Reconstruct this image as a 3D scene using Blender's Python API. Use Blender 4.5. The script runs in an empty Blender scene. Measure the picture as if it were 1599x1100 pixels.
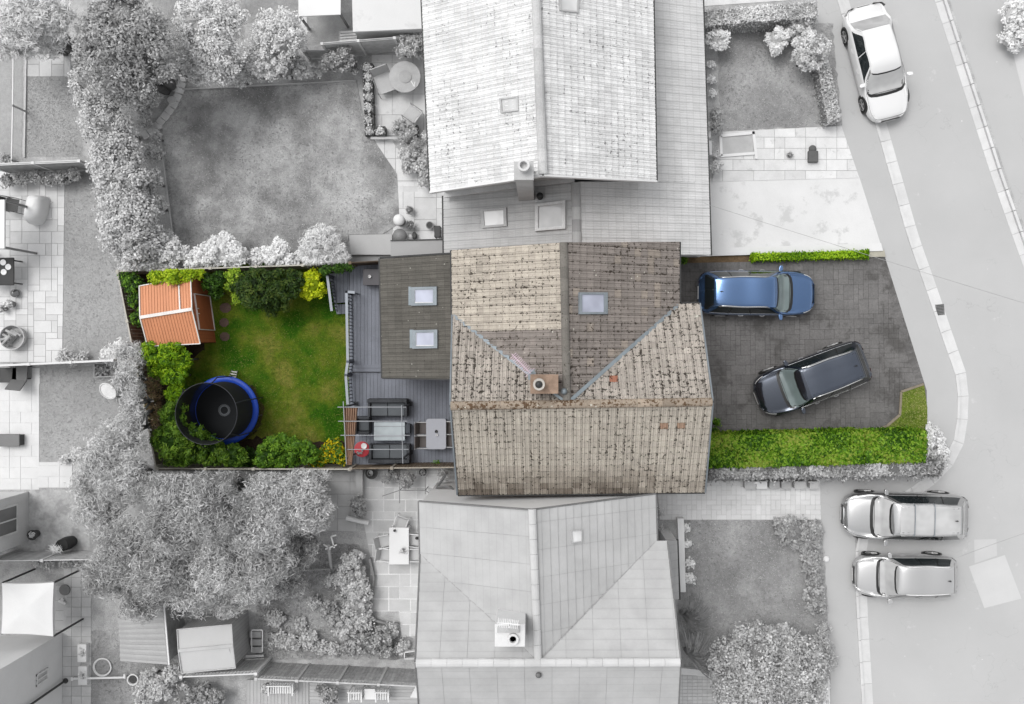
import bpy, math, random
import numpy as np
from mathutils import Vector
C = bpy.context.scene.collection
SC = bpy.context.scene
R = math.radians
PI = math.pi
# ------------------------------------------------------------------ camera, sky, sun, exposure
H, F, NX, NY = 36.0, 1386.0, 850.0, 545.0      # drone height (m), focal length (photo px), point straight below
cd = bpy.data.cameras.new('camera'); cam = bpy.data.objects.new('camera', cd); C.objects.link(cam)
cam.location = (0, 0, H); cam.rotation_euler = (0, 0, 0)
cd.sensor_width = 36; cd.lens = 36 * F / 1599; cd.shift_x = (799.5 - NX) / 1599; cd.shift_y = -(550 - NY) / 1599
cd.clip_end = 2000; cd.clip_start = 0.5
SC.camera = cam
w = bpy.data.worlds.new("World"); SC.world = w; w.use_nodes = True
nt = w.node_tree; nt.nodes.clear()
sky = nt.nodes.new('ShaderNodeTexSky'); sky.sky_type = 'NISHITA'; sky.sun_disc = False
SUN_EL, SUN_AZ = R(63), R(-50)                 # azimuth from north (up in the photo), clockwise
sky.sun_elevation = SUN_EL; sky.sun_rotation = SUN_AZ; sky.air_density = 1.0; sky.dust_density = 3.0
hs = nt.nodes.new('ShaderNodeHueSaturation'); hs.inputs['Saturation'].default_value = 0.06   # overcast: a grey sky
bg = nt.nodes.new('ShaderNodeBackground'); bg.inputs['Strength'].default_value = 0.15
ow = nt.nodes.new('ShaderNodeOutputWorld')
nt.links.new(sky.outputs[0], hs.inputs['Color']); nt.links.new(hs.outputs[0], bg.inputs[0]); nt.links.new(bg.outputs[0], ow.inputs[0])
sd = bpy.data.lights.new('sun', 'SUN'); sun = bpy.data.objects.new('sun', sd); C.objects.link(sun)
sd.energy = 0.75; sd.angle = R(28); sd.color = (1, 0.985, 0.965)
sdir = Vector((math.sin(SUN_AZ) * math.cos(SUN_EL), math.cos(SUN_AZ) * math.cos(SUN_EL), math.sin(SUN_EL)))
sun.rotation_euler = sdir.to_track_quat('Z', 'Y').to_euler(); sun.location = sdir * 60
SC.view_settings.view_transform = 'Standard'; SC.view_settings.look = 'None'; SC.view_settings.gamma = 1
SC.view_settings.exposure = 0.62
SC.render.engine = 'CYCLES'
GAIN = 1.5       # picture value of a flat white surface under this light

# ------------------------------------------------------------------ helpers
def P(px, py, z=0.1):
    "photo position of a point known to lie at height z -> its place in the world"
    return Vector(((px - NX) / F * (H - z), -(py - NY) / F * (H - z), z))
def m2(px, z=0.1): return px / F * (H - z)
def lin(v):
    v = v / 255.0
    return v / 12.92 if v <= 0.04045 else ((v + 0.055) / 1.055) ** 2.4
def col(r, g=None, b=None, k=1.0):
    if g is None: g = b = r
    return tuple(min(0.86, lin(x) / GAIN * k) for x in (r, g, b)) + (1,)
def tag(o, label=None, cat=None, group=None, kind=None):
    if label: o['label'] = label
    if cat: o['category'] = cat
    if group: o['group'] = group
    if kind: o['kind'] = kind
    return o
def thing(name, label, cat, loc=(0, 0, 0), group=None, rz=0):
    o = bpy.data.objects.new(name, None); C.objects.link(o); o.location = loc; o.rotation_euler = (0, 0, rz)
    o.empty_display_size = 0.2
    return tag(o, label, cat, group)
def dup(root, loc, rz=0, label=None, group=None):
    r = root.copy(); C.objects.link(r); r.location = loc; r.rotation_euler = (0, 0, rz)
    if label: r['label'] = label
    if group: r['group'] = group
    for ch in list(root.children):
        c = ch.copy(); C.objects.link(c); c.parent = r
        for g in ch.children:
            d = g.copy(); C.objects.link(d); d.parent = c
    return r
class MB:
    def __init__(s): s.v = []; s.f = []; s.c = []; s.uv = []; s.mi = []
    def face(s, pts, c=(1, 1, 1, 1), uv=None, mi=0):
        n = len(s.v); s.v += [tuple(p) for p in pts]; s.f.append(tuple(range(n, n + len(pts))))
        s.c.append(c); s.uv.append(uv); s.mi.append(mi)
    def mesh(s, vs, fs, c=(1, 1, 1, 1), mi=0):
        n = len(s.v); s.v += [tuple(p) for p in vs]
        for f in fs: s.f.append(tuple(n + i for i in f)); s.c.append(c); s.uv.append(None); s.mi.append(mi)
        return s
    def box(s, x, y, z, sx, sy, sz, rz=0, c=(1, 1, 1, 1), tilt=0):
        "centred in x,y; z is the bottom"
        vs = []; ca, sa = math.cos(rz), math.sin(rz)
        for k in (0, 1):
            for (i, j) in ((-1, -1), (1, -1), (1, 1), (-1, 1)):
                a, b = i * sx / 2, j * sy / 2
                vs.append((x + a * ca - b * sa, y + a * sa + b * ca, z + k * sz + tilt * a))
        return s.mesh(vs, [(3, 2, 1, 0), (4, 5, 6, 7), (0, 1, 5, 4), (1, 2, 6, 5), (2, 3, 7, 6), (3, 0, 4, 7)], c)
    def bar(s, p, q, wd, ht=None, c=(1, 1, 1, 1)):
        p, q = Vector(p), Vector(q); ht = ht or wd; d = (q - p)
        if d.length < 1e-6: return s
        d.normalize(); up = Vector((0, 0, 1)) if abs(d.z) < 0.95 else Vector((0, 1, 0))
        a = d.cross(up).normalized() * wd / 2; b = a.cross(d).normalized() * ht / 2
        vs = [p - a - b, p + a - b, p + a + b, p - a + b, q - a - b, q + a - b, q + a + b, q - a + b]
        return s.mesh(vs, [(3, 2, 1, 0), (4, 5, 6, 7), (0, 1, 5, 4), (1, 2, 6, 5), (2, 3, 7, 6), (3, 0, 4, 7)], c)
    def tube(s, pts, r, n=8, c=(1, 1, 1, 1), r2=None, cap=True):
        pts = [Vector(p) for p in pts]; vs = []; fs = []; N = len(pts)
        for i, p in enumerate(pts):
            d = (pts[min(i + 1, N - 1)] - pts[max(i - 1, 0)]).normalized()
            up = Vector((0, 0, 1)) if abs(d.z) < 0.9 else Vector((1, 0, 0))
            a = d.cross(up).normalized(); b = d.cross(a)
            rr = r if r2 is None else r + (r2 - r) * i / max(1, N - 1)
            for k in range(n):
                t = 2 * PI * k / n; vs.append(p + a * math.cos(t) * rr + b * math.sin(t) * rr)
        for i in range(N - 1):
            for k in range(n):
                k2 = (k + 1) % n; fs.append((i * n + k, i * n + k2, (i + 1) * n + k2, (i + 1) * n + k))
        if cap: fs.append(tuple(range(n))[::-1]); fs.append(tuple((N - 1) * n + k for k in range(n)))
        return s.mesh(vs, fs, c)
    def lathe(s, x, y, prof, n=24, c=(1, 1, 1, 1), sx=1, sy=1):
        "prof: (r, z) from bottom to top"
        vs = []; fs = []
        for (r, z) in prof:
            for k in range(n):
                t = 2 * PI * k / n; vs.append((x + r * sx * math.cos(t), y + r * sy * math.sin(t), z))
        for i in range(len(prof) - 1):
            for k in range(n):
                k2 = (k + 1) % n; fs.append((i * n + k, i * n + k2, (i + 1) * n + k2, (i + 1) * n + k))
        fs.append(tuple(range(n))[::-1]); fs.append(tuple((len(prof) - 1) * n + k for k in range(n)))
        return s.mesh(vs, fs, c)
    def prism(s, pts, z0, z1, c=(1, 1, 1, 1), bottom=True):
        "pts: xy outline; z0/z1 numbers"
        a = area2(pts); pts = list(pts) if a > 0 else list(pts)[::-1]; n = len(pts)
        vs = [(p[0], p[1], z0) for p in pts] + [(p[0], p[1], z1) for p in pts]
        fs = [tuple(range(n, 2 * n))] + ([tuple(range(n))[::-1]] if bottom else [])
        for i in range(n): j = (i + 1) % n; fs.append((i, j, n + j, n + i))
        return s.mesh(vs, fs, c)
    def build(s, name, mat, parent=None, local=False, smooth=False, bevel=0, origin=None, auto=None):
        me = bpy.data.meshes.new(name)
        v = s.v
        off = Vector((0, 0, 0))
        if parent is not None and not local:
            q = parent
            while q is not None: off += Vector(q.location); q = q.parent
        if parent is None and v:
            if origin is None:
                xs = [p[0] for p in v]; ys = [p[1] for p in v]; zs = [p[2] for p in v]
                origin = Vector(((min(xs) + max(xs)) / 2, (min(ys) + max(ys)) / 2, min(zs)))
            off = Vector(origin)
        if off.length > 0: v = [(p[0] - off.x, p[1] - off.y, p[2] - off.z) for p in v]
        me.from_pydata(v, [], s.f); 
        cl = []; uvl = []; anyuv = any(u is not None for u in s.uv)
        for f, c, u in zip(s.f, s.c, s.uv):
            cl += list(c) * len(f)
            if anyuv: uvl += [t for q in (u if u is not None else [(0.5, 0.5)] * len(f)) for t in q]
        at = me.color_attributes.new('Col', 'FLOAT_COLOR', 'CORNER'); at.data.foreach_set('color', cl)
        if anyuv: uv = me.uv_layers.new(name='UVMap'); uv.data.foreach_set('uv', uvl)
        ms = mat if isinstance(mat, (list, tuple)) else [mat]
        for m_ in ms: me.materials.append(m_)
        if len(ms) > 1: me.polygons.foreach_set('material_index', s.mi)
        if smooth: me.polygons.foreach_set('use_smooth', [True] * len(me.polygons))
        me.update()
        o = bpy.data.objects.new(name, me); C.objects.link(o)
        if parent is not None: o.parent = parent
        else: o.location = off
        if smooth or bevel:
            wd = o.modifiers.new('w', 'WELD'); wd.merge_threshold = 0.0006
        if bevel:
            b = o.modifiers.new('b', 'BEVEL'); b.width = bevel; b.segments = 2; b.limit_method = 'ANGLE'
        if smooth and auto:
            e = o.modifiers.new('e', 'EDGE_SPLIT'); e.split_angle = R(auto)
        return o
def area2(p): return sum(p[i][0] * p[(i + 1) % len(p)][1] - p[(i + 1) % len(p)][0] * p[i][1] for i in range(len(p))) / 2
def clip(poly, conv):
    "Sutherland-Hodgman; conv is convex and counter-clockwise"
    out = poly
    for i in range(len(conv)):
        a, b = conv[i], conv[(i + 1) % len(conv)]; inp = out; out = []
        if not inp: return []
        def sd_(p): return (b[0] - a[0]) * (p[1] - a[1]) - (b[1] - a[1]) * (p[0] - a[0])
        for k in range(len(inp)):
            p, q = inp[k], inp[(k + 1) % len(inp)]; sp, sq = sd_(p), sd_(q)
            if sp >= 0: out.append(p)
            if (sp > 0 and sq < 0) or (sp < 0 and sq > 0):
                t = sp / (sp - sq); out.append((p[0] + t * (q[0] - p[0]), p[1] + t * (q[1] - p[1])))
    return out if len(out) >= 3 and abs(area2(out)) > 1e-6 else []
def inside(x, y, poly):
    r = False; n = len(poly)
    for i in range(n):
        a, b = poly[i], poly[(i + 1) % n]
        if (a[1] > y) != (b[1] > y) and x < (b[0] - a[0]) * (y - a[1]) / (b[1] - a[1]) + a[0]: r = not r
    return r

# ------------------------------------------------------------------ materials (all procedural)
def base_mat(name):
    m = bpy.data.materials.new(name); m.use_nodes = True; n = m.node_tree
    return m, n, n.nodes['Principled BSDF']
def nd(n, t, **kw):
    x = n.nodes.new(t)
    for k, v in kw.items():
        if hasattr(x, k): setattr(x, k, v)
        else: x.inputs[k].default_value = v
    return x
def noise_val(n, scale, detail=4, rough=0.6, vec=None):
    x = n.nodes.new('ShaderNodeTexNoise'); x.inputs['Scale'].default_value = scale
    x.inputs['Detail'].default_value = detail; x.inputs['Roughness'].default_value = rough
    n.links.new(vec if vec else pos(n), x.inputs['Vector'])
    return x.outputs['Fac']
def pos(n):
    g = n.nodes.get('Geo') or n.nodes.new('ShaderNodeNewGeometry'); g.name = 'Geo'
    return g.outputs['Position']
def maprange(n, val, a, b, c, d):
    x = n.nodes.new('ShaderNodeMapRange'); n.links.new(val, x.inputs[0])
    for i, q in enumerate((a, b, c, d)): x.inputs[i + 1].default_value = q
    return x.outputs[0]
def math_(n, op, a, b=None):
    x = n.nodes.new('ShaderNodeMath'); x.operation = op
    for i, q in enumerate((a, b)):
        if q is None: continue
        if isinstance(q, (int, float)): x.inputs[i].default_value = q
        else: n.links.new(q, x.inputs[i])
    return x.outputs[0]
def mix(n, fac, a, b, blend='MIX'):
    x = n.nodes.new('ShaderNodeMix'); x.data_type = 'RGBA'; x.blend_type = blend
    for i, q in ((0, fac), (6, a), (7, b)):
        if isinstance(q, (int, float)): x.inputs[i].default_value = q
        elif isinstance(q, tuple): x.inputs[i].default_value = q
        else: n.links.new(q, x.inputs[i])
    return x.outputs[2]
def grey_of(n, val):
    x = n.nodes.new('ShaderNodeCombineColor')
    for i in range(3): n.links.new(val, x.inputs[i])
    return x.outputs[0]
def bump(n, b, val, dist, strength=0.5):
    x = n.nodes.new('ShaderNodeBump'); x.inputs['Distance'].default_value = dist; x.inputs['Strength'].default_value = strength
    n.links.new(val, x.inputs['Height']); n.links.new(x.outputs[0], b.inputs['Normal'])
MC = {}
def M(name, rgb, rough=0.7, metal=0.0, var=0.15, scale=1.5, fine=25, bmp=0.0, spec=0.3, attr=False, stain=None, coat=0, specks=0):
    "one plain surface: colour with broad and fine tonal variation"
    if name in MC: return MC[name]
    m, n, b = base_mat(name); MC[name] = m
    rgb = col(*rgb) if not isinstance(rgb, (int, float)) else col(rgb)
    c = rgb
    if attr:
        a = n.nodes.new('ShaderNodeVertexColor'); a.layer_name = 'Col'
        c = mix(n, 1.0, a.outputs[0], rgb, 'MULTIPLY')
    v1 = maprange(n, noise_val(n, scale, 5), 0.3, 0.7, 1 - var, 1 + var)
    v2 = maprange(n, noise_val(n, fine, 3), 0.3, 0.7, 1 - var * 0.7, 1 + var * 0.7)
    v = math_(n, 'MULTIPLY', v1, v2)
    c = mix(n, 1.0, c, grey_of(n, v), 'MULTIPLY')
    if stain:
        sc, thr, sr = stain
        f = maprange(n, noise_val(n, sc, 6, 0.7), thr, thr + 0.08, 0, 0.75)
        c = mix(n, f, c, col(*sr))
    if specks:
        vo = n.nodes.new('ShaderNodeTexVoronoi'); vo.inputs['Scale'].default_value = 1.6; n.links.new(pos(n), vo.inputs['Vector'])
        sm_ = math_(n, 'LESS_THAN', vo.outputs['Distance'], maprange(n, noise_val(n, .8, 2), .45, .7, 0, specks)); c = mix(n, math_(n, 'MULTIPLY', sm_, .8), c, col(250))
        cr_ = n.nodes.new('ShaderNodeTexNoise'); cr_.inputs['Scale'].default_value = .55; cr_.inputs['Detail'].default_value = 5; n.links.new(pos(n), cr_.inputs['Vector'])
        ck = maprange(n, math_(n, 'ABSOLUTE', math_(n, 'SUBTRACT', cr_.outputs['Fac'], .5)), 0.0, .004, .3, 0)
        c = mix(n, math_(n, 'MULTIPLY', ck, maprange(n, noise_val(n, .3, 1), .5, .6, 0, 1)), c, col(150))
    n.links.new(c, b.inputs['Base Color']); b.inputs['Roughness'].default_value = rough; b.inputs['Metallic'].default_value = metal
    b.inputs['Specular IOR Level'].default_value = spec
    if coat: b.inputs['Coat Weight'].default_value = coat; b.inputs['Coat Roughness'].default_value = 0.06
    if bmp: bump(n, b, noise_val(n, fine, 4), bmp)
    return m
def lawn_mat(name, cols, scale=0.35, thr=(0.35, 0.5, 0.65), fvar=0.35, contrast=1.0):
    m, n, b = base_mat(name)
    big = noise_val(n, scale, 6, 0.62)
    cr = n.nodes.new('ShaderNodeValToRGB'); n.links.new(big, cr.inputs[0])
    e = cr.color_ramp.elements
    e[0].position = thr[0]; e[0].color = col(*cols[0]); e[1].position = thr[-1]; e[1].color = col(*cols[-1])
    for t, c in zip(thr[1:-1], cols[1:-1]): x = e.new(t); x.color = col(*c)
    f1 = noise_val(n, 28, 3, 0.75); f2 = noise_val(n, 6, 5, 0.7)
    v = math_(n, 'MULTIPLY', maprange(n, f1, 0.3, 0.7, 1 - fvar, 1 + fvar), maprange(n, f2, 0.3, 0.7, 1 - fvar * .9, 1 + fvar * .9))
    n.links.new(mix(n, 1.0, cr.outputs[0], grey_of(n, v), 'MULTIPLY'), b.inputs['Base Color'])
    b.inputs['Roughness'].default_value = 0.95; b.inputs['Specular IOR Level'].default_value = 0.1
    bump(n, b, f1, 0.05, 0.8)
    return m
def leaf_mat(name, gloss=0.55):
    m, n, b = base_mat(name)
    a = n.nodes.new('ShaderNodeVertexColor'); a.layer_name = 'Col'
    n.links.new(a.outputs[0], b.inputs['Base Color']); b.inputs['Roughness'].default_value = gloss
    b.inputs['Specular IOR Level'].default_value = 0.25
    t = n.nodes.new('ShaderNodeBsdfTranslucent'); n.links.new(a.outputs[0], t.inputs[0])
    mx = n.nodes.new('ShaderNodeMixShader'); mx.inputs[0].default_value = 0.3
    n.links.new(b.outputs[0], mx.inputs[1]); n.links.new(t.outputs[0], mx.inputs[2])
    n.links.new(mx.outputs[0], n.nodes['Material Output'].inputs[0])
    return m
LEAF = leaf_mat('leaf')
LK = 1.75
def tile_mat(name, moss, moss_and_joint_c=(52, 46, 40), lichen=0.0, lich=(225, 222, 210), vline=0.5, rough=0.85, patch=0.6, edge=0.2, joint=0.3, bm=0.7, grain=1.0):
    "roof tile: tile tone from the mesh, moss gathering at butts and interlocks, pale lichen"
    m, n, b = base_mat(name)
    a = n.nodes.new('ShaderNodeVertexColor'); a.layer_name = 'Col'
    uv = n.nodes.new('ShaderNodeUVMap'); sp = n.nodes.new('ShaderNodeSeparateXYZ'); n.links.new(uv.outputs[0], sp.inputs[0])
    fu = math_(n, 'FRACT', sp.outputs[0]); fv = math_(n, 'FRACT', sp.outputs[1])
    eu = maprange(n, math_(n, 'ABSOLUTE', math_(n, 'SUBTRACT', math_(n, 'FRACT', math_(n, 'MULTIPLY', fu, 1.0)), 0.5)), 0.3, 0.5, 0, 1)
    ev = maprange(n, fv, 0.0, 0.35, 1, 0)
    e = math_(n, 'MAXIMUM', math_(n, 'MULTIPLY', eu, vline), math_(n, 'MULTIPLY', ev, 0.7))
    v = maprange(n, noise_val(n, 18, 4), 0.3, 0.7, 1 - .14 * grain, 1 + .12 * grain)
    v3 = maprange(n, noise_val(n, 0.9, 4), 0.3, 0.7, 0.9, 1.1)
    c = mix(n, 1.0, a.outputs[0], grey_of(n, math_(n, 'MULTIPLY', v, v3)), 'MULTIPLY')
    jm = math_(n, 'MAXIMUM', maprange(n, fv, 0.0, 0.10, .6, 0), maprange(n, fu, 0.0, 0.09, vline, 0))   # dark joint and butt lines: dirt plus the gaps' shade, painted in
    c = mix(n, math_(n, 'MULTIPLY', jm, joint), c, col(*moss_and_joint_c))
    f = noise_val(n, 11, 3, 0.65); pt = noise_val(n, 0.8, 3, 0.6)
    s = math_(n, 'ADD', math_(n, 'ADD', f, math_(n, 'MULTIPLY', e, edge)), math_(n, 'MULTIPLY', math_(n, 'SUBTRACT', pt, 0.5), patch))
    mask = maprange(n, s, moss, moss + 0.035, 0, 0.92)
    c = mix(n, mask, c, col(*moss_and_joint_c))
    if lichen:
        x = n.nodes.new('ShaderNodeTexVoronoi'); x.inputs['Scale'].default_value = 4.2; n.links.new(pos(n), x.inputs['Vector'])
        r_ = maprange(n, noise_val(n, 2.0, 2), 0.4, 0.75, 0.0, lichen)
        lm = math_(n, 'LESS_THAN', x.outputs['Distance'], r_)
        c = mix(n, math_(n, 'MULTIPLY', lm, 0.8), c, col(*lich))
    n.links.new(c, b.inputs['Base Color']); b.inputs['Roughness'].default_value = rough; b.inputs['Specular IOR Level'].default_value = 0.2
    bump(n, b, math_(n, 'ADD', noise_val(n, 40, 3), math_(n, 'MULTIPLY', mask, 1.0)), 0.01, bm)
    return m
def glass_mat(name, rgb, rough=0.06, spec=0.5):
    m, n, b = base_mat(name)
    n.links.new(mix(n, maprange(n, noise_val(n, 1.3, 2), 0.35, 0.65, 0, 1), col(*rgb, k=0.85), col(*rgb, k=1.1)), b.inputs['Base Color'])
    b.inputs['Roughness'].default_value = rough; b.inputs['Specular IOR Level'].default_value = spec
    b.inputs['Coat Weight'].default_value = 0.6; b.inputs['Coat Roughness'].default_value = 0.03
    return m
def net_mat(name, rgb, dens):
    m, n, b = base_mat(name); b.inputs['Base Color'].default_value = col(*rgb); b.inputs['Roughness'].default_value = 0.9
    t = n.nodes.new('ShaderNodeBsdfTransparent'); mx = n.nodes.new('ShaderNodeMixShader'); mx.inputs[0].default_value = dens
    n.links.new(t.outputs[0], mx.inputs[1]); n.links.new(b.outputs[0], mx.inputs[2]); n.links.new(mx.outputs[0], n.nodes['Material Output'].inputs[0])
    return m

# ------------------------------------------------------------------ foliage
def leaves_obj(name, blobs, parent, dens=700, leaf=(0.15, 0.09), cols=((90, 130, 40), (60, 100, 30)), seed=1, bounds=None,
               core=True, up=0.5, clump=0.30, flowers=None, kmul=1.0, top=None):
    """crown: leaf-sized faces in clumps over ellipsoids (x,y,z,rx,ry,rz) in world space. bounds: xy polygon to keep"""
    g = np.random.default_rng(seed); V = []; Fc = []; CC = []
    carr = np.array([col(*c, k=LK)[:3] for c in cols])
    for (x, y, z, rx, ry, rz) in blobs:
        n = int(dens * (rx * ry * PI * 0.6 + (rx + ry) * rz * 1.2)); k = max(9, int(kmul * (20 + 40 * rx * ry + 12 * rz)))
        d = g.normal(size=(k, 3)); d /= np.linalg.norm(d, axis=1)[:, None]; d[:, 2] = np.abs(d[:, 2]) * 1.1 - 0.15
        d /= np.linalg.norm(d, axis=1)[:, None]
        rr = np.array([rx, ry, rz]); rs = clump * min(rx, ry) * 0.85; rs = min(max(rs, 0.14), 0.42)
        cc = np.array([x, y, z]) + d * np.maximum(rr - rs * 0.55, 0.05) * g.uniform(0.74, 1.1, (k, 1))
        tone = g.uniform(0, 1, k); szs = g.uniform(0.5, 1.4, k) * rs
        i = g.integers(0, k, n); u = g.normal(size=(n, 3)); u /= np.linalg.norm(u, axis=1)[:, None]
        u[:, 2] = np.where(u[:, 2] < -0.3, -u[:, 2], u[:, 2])
        szv = np.stack([szs[i], szs[i], szs[i] * 0.8], 1)
        p = cc[i] + u * szv * g.uniform(0.45, 1.06, (n, 1))
        nrm = u + np.array([0, 0, up]) + g.normal(size=(n, 3)) * 0.45; nrm /= np.linalg.norm(nrm, axis=1)[:, None]
        t = np.cross(nrm, g.normal(size=(n, 3))); t /= np.linalg.norm(t, axis=1)[:, None]; b = np.cross(nrm, t)
        L = leaf[0] * g.uniform(0.6, 1.25, (n, 1)) / 2; W = leaf[1] * g.uniform(0.6, 1.25, (n, 1)) / 2
        q = np.stack([p + t * L, p + b * W + t * L * 0.1, p - t * L, p - b * W + t * L * 0.1], 1)
        f = np.clip(tone[i] * 0.5 + g.uniform(-0.15, 0.65, n), 0, 0.999) * (len(carr) - 1)
        f0 = f.astype(int); fr = (f - f0)[:, None]; f1 = np.minimum(f0 + 1, len(carr) - 1)
        c = carr[f0] * (1 - fr) + carr[f1] * fr; c = c * g.uniform(0.85, 1.15, (n, 1))
        ok = p[:, 2] > 0.12
        if top: ok &= p[:, 2] < top
        if bounds is not None:
            pl = bounds; ins = np.zeros(n, bool); m_ = len(pl)
            for j in range(m_):
                a_, b_ = pl[j], pl[(j + 1) % m_]
                if a_[1] == b_[1]: continue
                cr = ((a_[1] > p[:, 1]) != (b_[1] > p[:, 1])) & (p[:, 0] < (b_[0] - a_[0]) * (p[:, 1] - a_[1]) / (b_[1] - a_[1]) + a_[0])
                ins ^= cr
            ok &= ins
        V.append(q[ok]); CC.append(c[ok])
        if core:
            # small leafy mass inside so that the crown is not hollow
            q = []; cs = []
            N1, N2 = 10, 5; s = 0.66
            def pt(a, e_): 
                w_ = 1 + 0.12 * math.sin(3 * a + seed) * math.cos(2 * e_)
                pz = z + rz * s * w_ * math.sin(e_)
                return (x + rx * s * w_ * math.cos(a) * math.cos(e_), y + ry * s * w_ * math.sin(a) * math.cos(e_), max(0.11, pz))
            for a in range(N1):
                for e_ in range(N2):
                    a0, a1 = 2 * PI * a / N1, 2 * PI * (a + 1) / N1; e0, e1 = -0.5 + (PI / 2 + 0.5) * e_ / N2, -0.5 + (PI / 2 + 0.5) * (e_ + 1) / N2
                    qq = [pt(a0, e0), pt(a1, e0), pt(a1, e1), pt(a0, e1)]
                    if bounds is not None and not all(inside(r_[0], r_[1], bounds) for r_ in qq): continue
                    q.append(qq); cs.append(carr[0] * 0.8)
            if q: V.append(np.array(q)); CC.append(np.array(cs))
    q = np.concatenate(V); c = np.concatenate(CC); n = len(q)
    if flowers:
        k = g.random(n) < flowers[1]; c[k] = np.array(col(*flowers[0], k=1.1)[:3])
    off = np.zeros(3)
    pr = parent
    while pr is not None: off = off + np.array(pr.location); pr = pr.parent
    v = (q.reshape(-1, 3) - off).astype(np.float32)
    me = bpy.data.meshes.new(name); me.vertices.add(n * 4); me.vertices.foreach_set('co', v.ravel())
    me.loops.add(n * 4); me.loops.foreach_set('vertex_index', np.arange(n * 4, dtype=np.int32))
    me.polygons.add(n); me.polygons.foreach_set('loop_start', np.arange(n, dtype=np.int32) * 4)
    try: me.polygons.foreach_set('loop_total', np.full(n, 4, dtype=np.int32))
    except Exception: pass
    at = me.color_attributes.new('Col', 'FLOAT_COLOR', 'POINT')
    ca = np.concatenate([np.repeat(c, 4, 0), np.ones((n * 4, 1))], 1).astype(np.float32); at.data.foreach_set('color', ca.ravel())
    me.materials.append(LEAF); me.update(); me.validate()
    o = bpy.data.objects.new(name, me); C.objects.link(o); o.parent = parent
    return o
def blob(px, py, r, z0, z1, ry=None):
    "crown mass seen at photo px,py with radius r px, between heights z0 and z1"
    z0 = max(z0, z1 - 1.7 * m2(min(r, ry or r), z1)); zc = (z0 + z1) / 2; p = P(px, py, zc + (z1 - zc) * 0.5)
    return (p.x, p.y, zc, m2(r, zc), m2(ry or r, zc), (z1 - z0) / 2)
BARK = M('bark', (120, 112, 100), 0.9, var=0.3, bmp=0.02)
GBARK = M('grey bark', (135,), 0.9, var=0.3, bmp=0.02)
def plant(name, label, cat, blobs, group=None, cols=None, leaf=(0.15, 0.09), dens=700, seed=1, trunk='stem', r=0.05, bark=None, **kw):
    leaf = (leaf[0] * .76, leaf[1] * .8); dens *= 1.5
    bl = [blob(*b) for b in blobs]
    x = sum(b[0] for b in bl) / len(bl); y = sum(b[1] for b in bl) / len(bl)
    if kw.get('bounds'):
        pass
    t = thing(name, label, cat, (x, y, 0.1), group)
    leaves_obj('crown' if trunk == 'trunk' else 'foliage', bl, t, dens, leaf, cols, seed, **kw)
    mb = MB(); rnd = random.Random(seed)
    for (bx, by, bz, rx, ry, rz) in bl:
        top = (bx, by, bz + rz * 0.35); mid = ((x + bx) / 2 + rnd.uniform(-.1, .1), (y + by) / 2, max(0.2, bz * 0.55))
        base = (x + (bx - x) * 0.25, y + (by - y) * 0.25, 0.1) if trunk == 'trunk' else (bx, by, 0.1)
        mb.tube([base, mid if trunk == 'trunk' else (bx + .03, by, bz * .5), top], r, 7, r2=r * 0.45)
        for k in range(4):
            a = rnd.uniform(0, 6.28); s = rnd.uniform(.4, .7)
            mb.tube([(top[0], top[1], bz * 0.8), (bx + rx * s * math.cos(a), by + ry * s * math.sin(a), bz + rz * 0.4)], r * 0.45, 5, r2=r * 0.15)
    mb.build(trunk, bark or GBARK, t, smooth=True)
    return t
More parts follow.
